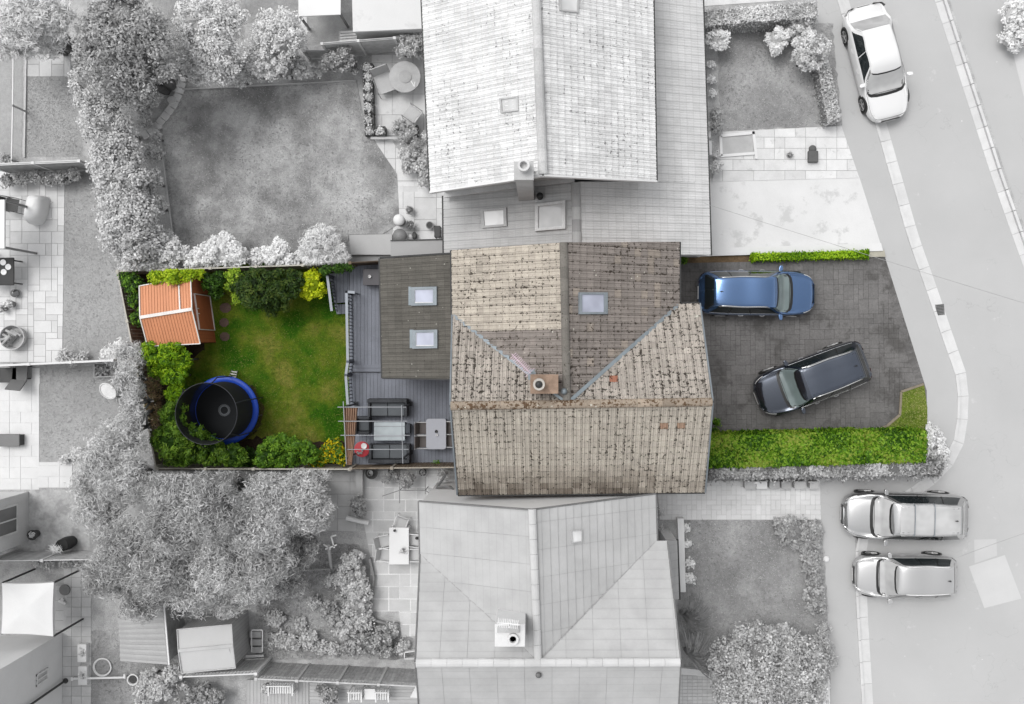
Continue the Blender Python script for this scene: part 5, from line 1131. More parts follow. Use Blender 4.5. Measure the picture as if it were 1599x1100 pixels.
plant('shrub', 'speckled grey shrub at the street end of the hedges', 'shrub', [(1458, 690, 20, .1, 1.4), (1466, 712, 20, .1, 1.3), (1455, 672, 12, .1, .9), (1452, 730, 16, .1, 1.1)], cols=M2, seed=60, flowers=((250,), .05), bounds=bnd([(1447, 600), (1600, 600), (1600, 800), (1400, 800), (1400, 723), (1447, 722)], 1.3))
plant('shrub', 'low grey shrubs bordering the top right of the lower front lawn', 'shrub', [(1240, 832, 26, .1, .7), (1266, 850, 20, .1, .8), (1222, 826, 18, .1, .5), (1270, 826, 16, .1, .6), (1268, 880, 18, .1, .7)], cols=g(138, 166, 192), seed=61)
plant('shrub', 'narrow grey shrub row beside the pavement right of the lower lawn', 'shrub', [(1273, 926, 17, .1, .9), (1276, 950, 17, .1, .9), (1270, 905, 13, .1, .7)], cols=g(136, 164, 190), seed=62)
plant('shrub', 'big dense glossy grey bush at the bottom of the lower front lawn', 'shrub', [(1190, 1040, 62, .1, 2.6), (1150, 1050, 44, .1, 2.2), (1245, 1040, 50, .1, 2.3), (1190, 1085, 60, .1, 2.4), (1255, 1085, 40, .1, 2.0), (1215, 1010, 34, .1, 2.0), (1140, 1085, 30, .1, 1.8)], cols=g(140, 176, 208), seed=63, leaf=(.15, .1), dens=620)
plant('shrub', 'loose pale shrub on the pavement side of the big glossy bush', 'shrub', [(1285, 1010, 18, .1, 1.2), (1292, 1035, 16, .1, 1.0), (1288, 985, 13, .1, .9)], cols=g(140, 168, 196), seed=64, leaf=(.2, .05))
spiky('spiky_plant', 'small spiky rosette plant near the pavement on the lower lawn', 1262, 846, .6, 22, 60, (195,), 65, .035)
spiky('spiky_plant', 'upper of two big sword leaved clumps beside the lower house', 1070, 968, 1.2, 44, 90, (150,), 66, .07, group='sword leaved clumps', arch=(-1.2, 1.4))
spiky('spiky_plant', 'lower of two big sword leaved clumps, touching the big glossy bush', 1078, 1030, 1.3, 52, 110, (165,), 67, .07, group='sword leaved clumps', arch=(-.9, 1.9))
plant('shrub', 'pale lavender like plants along the low bright white wall', 'shrub', [(1074, 850, 7, .1, .5), (1076, 880, 8, .1, .6), (1078, 905, 9, .1, .6), (1073, 825, 6, .1, .4)], cols=PL, seed=68)
plant('shrub', 'small wispy weed at the corner of the lower grey roof', 'plant', [(1031, 800, 8, .1, 1.0), (1030, 825, 7, .1, .8)], cols=M1, seed=69, leaf=(.2, .04), core=False, dens=500)
# the lower left: wispy trees
WL = dict(leaf=(.27, .035), trunk='trunk', group='wispy grey trees', up=.15, clump=.4)
plant('tree', 'wispy pale tree spilling along the left edge of the coloured garden', 'tree', [(205, 590, 34, .5, 3.2), (218, 630, 34, .5, 3.4), (212, 670, 38, .5, 3.6), (180, 690, 36, .5, 3.2), (200, 556, 26, .4, 2.4)], cols=g(142, 182, 214), seed=71, bounds=db(2.8), dens=700, r=.12, **WL)
plant('tree', 'wispy grey tree over the white patio corner', 'tree', [(160, 720, 42, .6, 4), (190, 750, 46, .6, 4.4), (140, 765, 36, .6, 3.4), (150, 800, 40, .6, 3.8)], cols=g(142, 182, 214), seed=72, bounds=db(3), dens=850, r=.14, **WL)
plant('tree', 'large wispy tree directly below the conifer corner', 'tree', [(270, 775, 52, 1, 5.4), (320, 800, 56, 1, 5.8), (260, 830, 52, 1, 5.2), (330, 755, 40, 1, 4.6)], cols=g(122, 162, 200), seed=73, bounds=db(3.6), dens=800, r=.2, **WL)
plant('tree', 'large wispy tree below the leafy green shrub', 'tree', [(420, 775, 48, 1, 5), (470, 790, 44, 1, 4.8), (400, 820, 54, 1, 5.2), (480, 750, 34, 1, 4), (492, 812, 24, 1, 3.6)], cols=g(142, 182, 214), seed=74, bounds=db(3.6), dens=800, r=.18, **WL)
plant('tree', 'broad wispy tree above the leaning shed roof', 'tree', [(190, 860, 52, .8, 4.6), (240, 890, 52, .8, 4.8), (160, 900, 38, .8, 3.8), (215, 940, 36, .8, 3.6)], cols=g(122, 162, 200), seed=75, dens=800, r=.17, **WL)
plant('tree', 'broad wispy tree overhanging the pale garden hut roof', 'tree', [(340, 880, 54, .8, 4.8), (300, 920, 46, .8, 4.2), (390, 900, 46, .8, 4.4), (420, 870, 40, .8, 4.0), (350, 935, 34, .8, 3.4)], cols=g(142, 182, 214), seed=76, dens=800, r=.17, **WL)
plant('tree', 'wispy lower tree beside the wooden post swing', 'tree', [(455, 870, 36, .5, 3), (478, 848, 22, .5, 2.6), (440, 905, 34, .5, 2.6)], cols=g(122, 162, 200), seed=77, dens=800, r=.1, **WL)
plant('shrub', 'leafy shrubs on the curved bed left of the slab patio', 'shrub', [(552, 880, 20, .1, 1.0), (545, 905, 26, .1, 1.2), (562, 925, 22, .1, 1.1), (555, 955, 22, .1, 1.0), (540, 985, 20, .1, .9), (565, 975, 18, .1, .9)], cols=M1, seed=78)
plant('shrub', 'dark flowering shrub in the rough bed right of the pale hut', 'shrub', [(560, 1005, 22, .1, 1.2), (590, 1000, 20, .1, 1.1), (545, 1015, 14, .1, .9), (600, 1018, 14, .1, .8)], cols=DK, flowers=((240,), .05), seed=79)
plant('shrub', 'small dark shrub left of the dark flowering shrub', 'shrub', [(512, 955, 16, .1, .9), (524, 970, 14, .1, .8)], cols=DK, seed=80)
plant('shrub', 'low mixed plants on the rough ground beside the hut', 'shrub', [(480, 1000, 16, .1, .6), (500, 1012, 12, .1, .5), (455, 1005, 14, .1, .5), (430, 1000, 16, .1, .5), (430, 965, 16, .1, .5)], cols=M1, seed=81)
plant('shrub', 'dark grey shrub below the corrugated lean to shed', 'shrub', [(232, 1062, 18, .1, 1.3), (250, 1075, 22, .1, 1.4), (268, 1052, 16, .1, 1.2), (225, 1090, 20, .1, 1.3)], cols=M1, seed=82)
plant('shrub', 'dark grey shrub at the bottom edge left of the long trellis fence', 'shrub', [(290, 1090, 22, .1, 1.3), (315, 1082, 18, .1, 1.1), (335, 1095, 18, .1, 1.1)], cols=DK, seed=83)
plant('shrub', 'round grey bush on the bottom decking below the trellis fence', 'shrub', [(513, 1088, 16, .1, 1.1), (500, 1078, 9, .1, .8)], cols=DK, seed=84)
plant('shrub', 'pale grass like shrub beside the far left rail fence', 'shrub', [(185, 550, 20, .1, 1.2), (200, 562, 20, .1, 1.2), (168, 558, 14, .1, .8)], cols=PL, seed=85, leaf=(.25, .05), bounds=db(1.1))
plant('shrub', 'small leafy grey bushes at the lower end of the random slab patio', 'shrub', [(100, 557, 12, .1, .7), (112, 562, 10, .1, .6), (128, 558, 8, .1, .5), (94, 562, 8, .1, .5)], cols=M1, seed=86)
plant('shrub', 'row of leafy grey plants along the top of the random slab patio', 'shrub', [(10, 282, 11, .1, .8), (32, 280, 12, .1, .8), (55, 278, 12, .1, .8), (75, 280, 11, .1, .8), (95, 277, 12, .1, .9), (112, 272, 12, .1, .9)], cols=DK, flowers=((225,), .06), seed=87)
plant('shrub', 'small dark shrub at the left image edge above the slatted fence', 'shrub', [(8, 248, 9, .1, .6)], cols=DK, seed=88)
plant('shrub', 'pale trailing weeds along the bottom of the small left lawn', 'shrub', [(120, 712, 13, .1, .5), (100, 718, 8, .1, .4), (148, 700, 12, .1, .7)], cols=M2, seed=89, flowers=((248,), .1))
plant('shrub', 'grey plants growing behind the short board fence at lower left', 'shrub', [(75, 882, 9, .1, .5), (100, 880, 10, .1, .5), (125, 882, 12, .1, .6), (60, 880, 7, .1, .4)], cols=M1, seed=90)
plant('climber', 'grey climbing plant hanging over the slab patio from the bottom fence', 'shrub', [(636, 752, 14, .1, 1.2), (620, 745, 8, .1, .9), (604, 748, 8, .1, .8)], cols=DK, seed=91, leaf=(.2, .05), bounds=bnd([(500, 734), (720, 734), (720, 800), (500, 800)], 1))
plant('shrub', 'dark shrub on the left side of the white jointed slab patio', 'shrub', [(558, 785, 12, .1, .9), (560, 800, 10, .1, .8)], cols=DK, seed=92)
plant('shrub', 'thin grey shrub beside the pillar at the fence corner', 'shrub', [(690, 742, 10, .1, 1.0)], cols=M1, seed=93, leaf=(.2, .05), dens=450, bounds=bnd([(500, 734), (720, 734), (720, 800), (500, 800)], 1))

grass('grass', 'short mottled green and yellow grass of the coloured back garden', [(322, 418), (543, 416), (545, 686), (470, 684), (400, 678), (335, 694), (270, 640), (285, 580), (326, 545)], 170, [(50, 84, 12), (84, 122, 24), (118, 138, 48), (150, 152, 84)], .115, 1)
grass('grass', 'rough green grass in the kinked corner beside the dark driveway', [(1441, 604), (1447, 637), (1447, 684), (1352, 686), (1384, 668), (1407, 649), (1409, 614)], 500, [(70, 96, 24), (116, 140, 50), (160, 166, 96), (196, 186, 130)], .14, 2)
grass('grass', 'short mottled grey grass of the upper left neighbour lawn', [(286, 142), (554, 128), (569, 202), (618, 274), (622, 348), (545, 364), (540, 390), (276, 396), (252, 205)], 130, g(120, 160, 195, 225), .13, 3)
grass('grass', 'short grey grass of the upper front lawn', [(1120, 40), (1298, 38), (1312, 194), (1128, 203)], 130, g(112, 150, 185, 215), .108, 4)
grass('grass', 'short grey grass of the lower front lawn', [(1070, 812), (1282, 814), (1295, 1050), (1062, 1050)], 130, g(112, 150, 185, 215), .108, 5)
grass('grass', 'long rough grey grass in the bottom garden beside the slab patio', [(402, 852), (558, 852), (573, 960), (648, 1002), (648, 1028), (402, 1028)], 130, g(110, 150, 195, 230), .109, 6, L=(.08, .2))
grass('grass', 'short even grey grass of the left strip lawn', [(102, 270), (228, 270), (214, 555), (101, 562)], 130, g(150, 176, 200), .108, 7)
grass('grass', 'short even grey grass of the small left lawn', [(63, 574), (238, 574), (255, 720), (62, 720)], 130, g(150, 176, 200), .108, 8)
grass('grass', 'short grey grass of the far upper left lawn', [(42, 122), (126, 122), (126, 243), (39, 243)], 220, g(150, 176, 200), .108, 9)
grass('grass', 'grey grass of the lawn around the coiled hose', [(143, 988), (300, 988), (280, 1140), (143, 1140)], 130, g(125, 160, 195), .109, 10)
plant('shrub', 'scattered low weeds at the foot of the leafy curved bed', 'shrub', [(530, 940, 12, .1, .4), (520, 1015, 12, .1, .4), (470, 975, 12, .1, .35), (610, 985, 12, .1, .5), (628, 1012, 12, .1, .5), (490, 940, 12, .1, .4), (520, 905, 14, .1, .5)], cols=M1, seed=130)
# ------------------------------------------------------------------ fences and walls
WOODG = M('silvered wood', (168, 160, 148), .9, var=.25, scale=5, fine=30, attr=True); WOODB = M('brown fence wood', (128, 112, 94), .9, var=.25, scale=5, fine=30, attr=True)
WG = M('grey wood', (212,), .9, var=.15, scale=5, fine=30, attr=True); WGD = M('dark grey wood', (186,), .9, var=.2, scale=5, fine=30, attr=True); WW = M('white wood', (238,), .7, var=.04); CPOST = M('pale concrete post', (206, 202, 192), .9, var=.1)
fence('fence', 'weathered fence along the left edge of the coloured garden beside the shed', (184, 426), (244, 729), 1.3, WOODG, CPOST, style='v')
fence('fence', 'weathered fence along the top edge of the coloured garden', (184, 424), (545, 412), 1.5, WOODG, CPOST, style='v')
fence('fence', 'short dark brown fence between the deck and the neighbour step', (547, 411), (594, 408), 1.7, M('dark stained wood', (82, 70, 60), .9, var=.2, attr=True), WOODB, style='h', zb=.1)
fence('fence', 'weathered fence along the bottom of the coloured garden lawn', (246, 732), (546, 733), 1.5, WOODG, CPOST, style='v')
fence('fence', 'brown wooden fence along the bottom edge of the grey deck', (548, 732), (638, 731), 1.6, WOODB, WOODG, style='h')
fence('fence', 'taller brown slatted fence meeting the house wall at the deck corner', (612, 731), (712, 730), 2.0, WOODB, WOODG, style='v', slat=.07, gap=.03)
fence('fence', 'slatted grey fence with white top rail above the random slab patio', (-20, 258), (124, 252), 1.6, WGD, WW, style='h', topw=.09)
fence('fence', 'long thin fence with white top rail below the random slab patio', (-20, 572), (176, 563), 1.6, WG, WW, style='v', topw=.08)
fence('fence', 'boarded fence with pale posts beside the lower left white canopy', (-14, 876), (146, 874), 1.7, WG, WW, style='v', topw=.03)
fence('fence', 'slatted fence above the round table terrace with white top rail', (503, 69), (616, 60), 1.7, WG, WW, style='h', topw=.08)
fence('fence', 'slatted fence continuing behind the grey bush towards the tall house', (618, 60), (668, 56), 1.5, WG, WG, style='h', topw=.06)
fence('fence', 'short low slatted fence between the bushy tree and the dark shrub', (474, 80), (512, 79), 1.0, WG, WW, style='h')
fence('fence', 'long trellis topped fence crossing the bottom of the view', (283, 1057), (400, 1052), 1.9, WG, WW, 2.0, 'v', trellis=.3)
fence('fence', 'darker trellis topped fence ending at the lower grey roof', (400, 1060), (655, 1072), 1.9, WGD, WG, 1.6, 'v', trellis=.3)
# far left open rail fence
t = thing('rail_fence', 'open thin rail fence at the far upper left lawn', 'fence', P(20, 165, .1))
for a, b in (((21, 72), (20, 165)), ((20, 165), (18, 256))): m_ = MB(); strip3(m_, (*a, 1.0), (*b, 1.0), .05, .04, lift=0); m_.build('rail', WW, t)
m_ = MB(); strip3(m_, (41, 80, .15), (38, 246, .15), .06, .06, lift=0); m_.build('bottom_rail', WG, t)
for y, yb in ((75, 88), (165, 176), (250, 256)):
    m_ = MB(); a = P(21 - (y - 72) * .015, y, 1.05); m_.tube([(a.x, a.y, .1), (a.x, a.y, 1.1)], .04, 8); m_.build('post', WGD, t)
# garden edgings of the mottled lawn
for a, b, lb in (((249, 205), (273, 392), 'thin pale edging along the left side of the mottled lawn'), ((285, 140), (556, 126), 'thin pale edging along the top of the mottled lawn')):
    m_ = MB(); strip3(m_, (*a, .16), (*b, .16), .05, .06, lift=0); tag(m_.build('lawn_edging', M('pale edging', (206,), .8)), lb, 'edging')
# ------------------------------------------------------------------ deck and its railings
DK1 = M('grey painted deck boards', (136, 140, 150), .7, var=.1, scale=2, fine=18, attr=True, stain=(1.1, .6, (116, 120, 130))); DK2 = M('deck fascia', (96, 100, 106), .7, var=.1)
def boards(poly, z, wd, vertical, mat, name, parent=None, th=.03, gap=.008, seed=1, tones=(.92, 1.06)):
    mb = MB(); q = [P(a, b, z) for a, b in poly]; q = [(v.x, v.y) for v in q]; rnd = random.Random(seed)
    if area2(q) < 0: q = q[::-1]
    k0 = 0 if vertical else 1; lo, hi = min(p[k0] for p in q), max(p[k0] for p in q); n = int((hi - lo) / wd) + 1
    for i in range(n):
        a, b = lo + i * wd + gap / 2, lo + (i + 1) * wd - gap / 2
        r_ = [(a, -99), (b, -99), (b, 99), (a, 99)] if vertical else [(-99, a), (99, a), (99, b), (-99, b)]
        r_ = clip(r_, q)
        if not r_: continue
        k = rnd.uniform(*tones); mb.prism(r_, z - th, z + rnd.uniform(-.0015, .0015), (k, k, k, 1))
    mb.face([(x, y, z - th - .01) for x, y in q], (.25, .25, .25, 1))
    return mb.build(name, mat, parent)
t = thing('deck', 'grey painted timber deck wrapping round the dark rear extension', 'deck', P(620, 570, .1))
boards([(546, 414), (708, 408), (710, 570), (546, 570)], .62, .145, True, DK1, 'decking', t)
boards([(546, 570), (712, 570), (712, 581), (544, 581)], .63, .15, False, DK1, 'step_board', t, seed=3)
boards([(544, 582), (714, 582), (716, 726), (550, 726)], .50, .145, True, DK1, 'decking', t, seed=5)
boards([(514, 428), (545, 424), (545, 472), (522, 474)], .40, .145, True, DK1, 'landing', t, seed=7); boards([(522, 476), (545, 475), (545, 490), (526, 491)], .26, .145, True, DK1, 'step', t, seed=8)
m_ = MB(); a, b = P(546, 414, .5), P(550, 726, .5); m_.bar((a.x, a.y, .33), (a.x, b.y, .33), .03, .36); m_.build('fascia', DK2, t)
def railing(label, pts, zb, h, mat, cap):
    a = P(*pts[0], zb + h); t = thing('railing', label, 'railing', (a.x, a.y, zb))
    for (p, q) in zip(pts[:-1], pts[1:]):
        A, B = P(*p, zb + h), P(*q, zb + h); L = (B - A).length
        m_ = MB(); m_.bar(A, B, .1, .035); m_.build('handrail', cap, t)
        m_ = MB(); n = max(2, int(L / .13))
        for i in range(n): f = (i + .5) / n; x, y = A.x + (B.x - A.x) * f, A.y + (B.y - A.y) * f; m_.box(x, y, zb + .1, .03, .03, h - .13)
        m_.bar((A.x, A.y, zb + .1), (B.x, B.y, zb + .1), .05, .04); m_.build('balusters', mat, t)
        m_ = MB(); m_.box(A.x, A.y, zb, .09, .09, h + .03); m_.build('post', mat, t)
    return t
RL = M('pale blue grey rail', (172, 178, 186), .6, var=.05); RB = M('dark rail spindle', (92, 98, 108), .6)
railing('long grey handrail with dark spindles between the deck and the lawn', [(541, 456), (543, 565), (540, 586), (543, 632)], .55, 1.0, RB, RL)
railing('short grey handrail beside the deck steps and yellow bush', [(511, 430), (518, 486)], .35, 1.0, RB, RL)
railing('tiny return of the deck handrail across the top of the long rail', [(541, 456), (554, 457)], .57, .98, RB, RL)
def solid(name, label, cat, mat, fn, bevel=.0, smooth=False, group=None):
    m_ = MB(); fn(m_); return tag(m_.build(name, mat, bevel=bevel, smooth=smooth, auto=40 if smooth else None), label, cat, group)
t = thing('storage_chest', 'dark storage chest on the deck against the extension wall', 'chest', P(581, 432, .62)); p = P(580, 433, 1.1)
m_ = MB(); m_.box(p.x, p.y, .63, .62, .6, .44); m_.build('box', M('dark plastic', (70, 68, 72), .6), t, bevel=.01); m_ = MB(); m_.box(p.x, p.y, 1.07, .66, .64, .05); m_.build('lid', M('dark lid', (84, 82, 86), .5), t, bevel=.01)
solid('mug', 'small white mug on the dark storage chest', 'mug', M('white glaze', (240,), .3), lambda m: m.lathe(P(577, 432, 1.2).x, P(577, 432, 1.2).y, [(.05, 1.121), (.06, 1.2), (.045, 1.2), (.04, 1.14)], 14), smooth=True)
# ------------------------------------------------------------------ deck furniture
RAT = M('dark rattan', (74, 76, 80), .8, var=.25, fine=60, bmp=.01); CUSH = M('grey cushion', (104, 108, 112), .9, var=.08); CUSH2 = M('slate cushion', (84, 88, 94), .9, var=.08); MET = M('grey metal tube', (150, 152, 156), .4, .5); MET2 = M('pale metal tube', (206,), .4, .3)
def sofa(label, px, py, zb, L, D, rz, n=2, name='sofa', cat='sofa', rmat=RAT, cm=CUSH, group=None):
    p = P(px, py, zb + .4); t = thing(name, label, cat, (p.x, p.y, zb), group, rz); h = .38
    a = MB(); a.box(0, -.0, .12, L, D, .22); a.build('base', rmat, t, local=True, bevel=.015)
    a = MB(); a.box(0, D / 2 - .07, .34, L, .13, .38)
    for i in range(int(L / .12)): a.box(-L / 2 + .06 + i * .12, D / 2 - .07, .722, .02, .15, .012)
    a.build('backrest', rmat, t, local=True, bevel=.015)
    for s in (-1, 1):
        a = MB(); a.box(s * (L / 2 - .05), -.05, .34, .1, D - .12, .24); a.build('armrest', rmat, t, local=True, bevel=.015)
        for s2 in (-1, 1): a = MB(); a.box(s * (L / 2 - .06), s2 * (D / 2 - .06), 0, .06, .06, .12); a.build('leg', rmat, t, local=True)
    w_ = (L - .22) / n
    for i in range(n):
        a = MB(); a.box(-L / 2 + .11 + w_ * (i + .5), -.06, .345, w_ - .015, D - .2, .12); a.build('seat_cushion', cm, t, local=True, bevel=.03)
    return t
DZ = .505
sofa('dark rattan garden sofa at the top of the seating group under the frame', 606, 637, DZ, 1.55, .72, 0)
sofa('dark rattan garden sofa at the bottom of the seating group by the fence', 609, 708, DZ, 1.6, .72, PI)
sofa('single dark rattan armchair left of the pale glass table', 566, 664, DZ, .68, .62, PI / 2, 1, 'armchair', 'armchair')
t = thing('stool', 'small dark padded stool right of the pale glass table', 'stool', P(636, 670, DZ)); p = P(636, 670, .9); a = MB(); a.box(p.x, p.y, .62, .22, .38, .28); a.build('seat', CUSH2, t, bevel=.03)
for i in (-1, 1):
    for j in (-1, 1): a = MB(); a.box(p.x + i * .08, p.y + j * .15, DZ, .04, .04, .12); a.build('leg', RAT, t)
t = thing('coffee_table', 'rectangular pale glass topped table between the rattan sofas', 'table', P(608, 674, DZ)); p = P(608, 674, .95)
a = MB(); a.box(p.x, p.y, .93, 1.22, .72, .02); a.build('tabletop', glass_mat('pale glass top', (190, 200, 204)), t, bevel=.005); a = MB(); a.box(p.x, p.y, .87, 1.16, .66, .05); a.build('frame', RAT, t)
for i in (-1, 1):
    for j in (-1, 1): a = MB(); a.box(p.x + i * .54, p.y + j * .3, DZ, .06, .06, .37); a.build('leg', RAT, t)
for i in (-.2, .2): a = MB(); a.bar((p.x - .6, p.y + i, .957), (p.x + .6, p.y + i, .957), .025, .012); a.build('tabletop_bar', MET, t)
t = thing('side_table', 'round red side table in the lower left corner of the deck', 'table', P(565, 702, DZ)); p = P(565, 702, 1.0)
RED = M('red paint', (186, 52, 62), .5, var=.08); a = MB(); a.lathe(p.x, p.y, [(.29, .95), (.31, .96), (.31, .985), (.29, .99)], 32); a.build('tabletop', RED, t, smooth=True, auto=40); a = MB(); a.tube([(p.x, p.y, DZ), (p.x, p.y, .96)], .03, 10); a.build('leg', RED, t)
a = MB(); a.lathe(p.x, p.y, [(.18, DZ), (.17, DZ + .03), (.03, DZ + .05)], 20); a.build('base', RED, t)
p = P(568, 697, 1.05); solid('plate', 'round white plate on the red side table', 'plate', M('white glaze', (240,), .3), lambda m: m.lathe(p.x, p.y, [(.07, .992), (.115, 1.01), (.11, 1.015), (.06, 1.0)], 24), smooth=True)
p = P(562, 706, 1.05); rnd = random.Random(4); t = thing('cup_cluster', 'cluster of small grey cups on the red side table', 'cups', (p.x, p.y, .991))
for k in range(6): x, y = p.x + rnd.uniform(-.11, .11), p.y + rnd.uniform(-.08, .08); a = MB(); a.lathe(x, y, [(.03, .992), (.04, 1.06), (.03, 1.06), (.025, 1.0)], 12); a.build('cup', M('grey glaze', (180,), .4), t, smooth=True)
# dining set
t = thing('dining_table', 'pale grey rounded dining table next to the house wall', 'table', P(681, 678, DZ)); p = P(681, 678, 1.22)
out = []
for cx, cy, a0 in ((1, 1, 0), (-1, 1, 90), (-1, -1, 180), (1, -1, 270)):
    for k in range(6): an = R(a0 + k * 18); out.append((p.x + cx * .29 + math.cos(an) * .1, p.y + cy * .5 + math.sin(an) * .1))
a = MB(); a.prism(out, 1.19, 1.22); a.build('tabletop', M('pale grey table', (178, 180, 188), .4, var=.03), t, bevel=.006)
for i in (-1, 1):
    for j in (-1, 1): a = MB(); a.tube([(p.x + i * .33, p.y + j * .52, DZ), (p.x + i * .27, p.y + j * .46, 1.19)], .02, 8); a.build('leg', MET, t)
def chair(label, px, py, zb, rz, name='chair', cat='chair', seat=None, frame=None, W=.5, D=.48, hb=.85, group=None, arms=True, slats=0):
    p = P(px, py, zb + .45); t = thing(name, label, cat, (p.x, p.y, zb), group, rz); seat = seat or CUSH; frame = frame or MET
    a = MB(); a.box(0, 0, .41, W - .05, D - .03, .03); a.build('seat', seat, t, local=True, bevel=.008)
    a = MB()
    if slats:
        for i in range(slats): a.box(-W / 2 + .04 + (W - .08) * (i + .5) / slats, D / 2 + .03, .46, (W - .08) / slats * .6, .02, hb - .5)
    else: a.mesh([(-W / 2 + .03, D / 2 - .02, .46), (W / 2 - .03, D / 2 - .02, .46), (W / 2 - .03, D / 2 + .1, hb), (-W / 2 + .03, D / 2 + .1, hb), (-W / 2 + .03, D / 2 + .01, .46), (W / 2 - .03, D / 2 + .01, .46), (W / 2 - .03, D / 2 + .13, hb), (-W / 2 + .03, D / 2 + .13, hb)], [(0, 1, 2, 3), (7, 6, 5, 4), (3, 2, 6, 7), (0, 3, 7, 4), (1, 5, 6, 2)])
    a.build('backrest', seat, t, local=True)
    for s in (-1, 1):
        a = MB(); a.tube([(s * W / 2, -D / 2, 0), (s * W / 2, -D / 2 + .02, .43)], .013, 6); a.build('leg', frame, t, local=True)
        a = MB(); a.tube([(s * W / 2, D / 2 + .04, 0), (s * W / 2, D / 2 - .01, .43), (s * W / 2, D / 2 + .12, hb)], .013, 6); a.build('leg', frame, t, local=True)
        if arms: a = MB(); a.tube([(s * W / 2, -D / 2 + .02, .43), (s * W / 2, -D / 2 + .03, .64), (s * W / 2, D / 2 + .06, .66)], .018, 6); a.build('armrest', frame, t, local=True)
    return t
TAU = M('taupe sling', (116, 110, 108), .9, var=.06); cg = 'chairs round the pale dining table'
c0 = chair('taupe sling chair at the upper left side of the pale dining table', 664, 669, DZ, PI / 2, seat=TAU, frame=MET2, group=cg)
for px, py, rz, lb in ((664, 690, PI / 2, 'taupe sling chair at the lower left side of the pale dining table'), (698, 668, -PI / 2, 'taupe sling chair at the upper right side of the pale dining table'), (698, 688, -PI / 2, 'taupe sling chair at the lower right side of the pale dining table')):
    p = P(px, py, DZ + .45); dup(c0, (p.x, p.y, DZ), rz, lb, cg)
p = P(681, 675, 1.3); solid('bowl', 'dark small bowl on the pale dining table', 'bowl', M('dark glaze', (70,), .4), lambda m: m.lathe(p.x, p.y + .02, [(.03, 1.222), (.06, 1.27), (.05, 1.27), (.02, 1.23)], 16), smooth=True)
solid('cup', 'white cup below the dark bowl on the dining table', 'cup', M('white glaze', (240,), .3), lambda m: m.lathe(p.x + .02, p.y - .12, [(.035, 1.222), (.045, 1.29), (.035, 1.29), (.03, 1.23)], 16), smooth=True)
# pergola frame with retracted canopy
t = thing('gazebo', 'thin grey metal frame standing over the rattan seating group', 'gazebo', P(600, 675, DZ)); Z2 = 2.55
for y, x0, x1 in ((636, 527, 634), (658, 528, 636), (680, 532, 640), (702, 542, 638)): a = MB(); a.bar(P(x0, y, Z2), P(x1, y, Z2), .028, .028); a.build('beam', MET, t)
for x0, y0, x1, y1 in ((627, 633, 629, 724), (536, 627, 541, 725)): a = MB(); a.bar(P(x0, y0, Z2 + .036), P(x1, y1, Z2 + .03), .028, .028); a.build('beam', MET, t)
for x, y in ((538, 636), (628, 636), (541, 716), (629, 716)):
    q = P(x, y, Z2); a = MB(); a.box(q.x, q.y, DZ, .06, .06, Z2 - DZ - .02); po = a.build('post', M('dark post', (66, 68, 72), .5), t); a = MB(); a.box(q.x, q.y, DZ, .17, .17, .07); a.build('foot', M('dark post', (66, 68, 72)), po)
a = MB(); nf = 9; rnd = random.Random(2)
A, B, Cc, D_ = P(537, 637, Z2 - .1), P(558, 637, Z2 - .1), P(549, 726, Z2 - .1), P(541, 726, Z2 - .1); rows = 12; vs = []
for j in range(rows + 1):
    fj = j / rows; l = A.lerp(D_, fj); r_ = B.lerp(Cc, fj)
    for i in range(nf * 4 + 1): f = i / (nf * 4); q = l.lerp(r_, f); vs.append((q.x, q.y, q.z + .07 * math.sin(f * nf * 2 * PI / 1.6 + .5 * math.sin(fj * 5)) - .05 * math.sin(fj * PI)))
K_ = nf * 4 + 1; a.mesh(vs, [(j * K_ + i, j * K_ + i + 1, (j + 1) * K_ + i + 1, (j + 1) * K_ + i) for j in range(rows) for i in range(K_ - 1)])
o = a.build('canopy', M('brown canopy cloth', (170, 138, 116), .9, var=.12, scale=3), t, smooth=True); sm = o.modifiers.new('s', 'SOLIDIFY'); sm.thickness = .01
plant('potted_plant', 'small green fern hanging over the bottom deck fence', 'plant', [(682, 725, 7, .4, .9)], cols=MG, seed=101, leaf=(.14, .05), core=False)
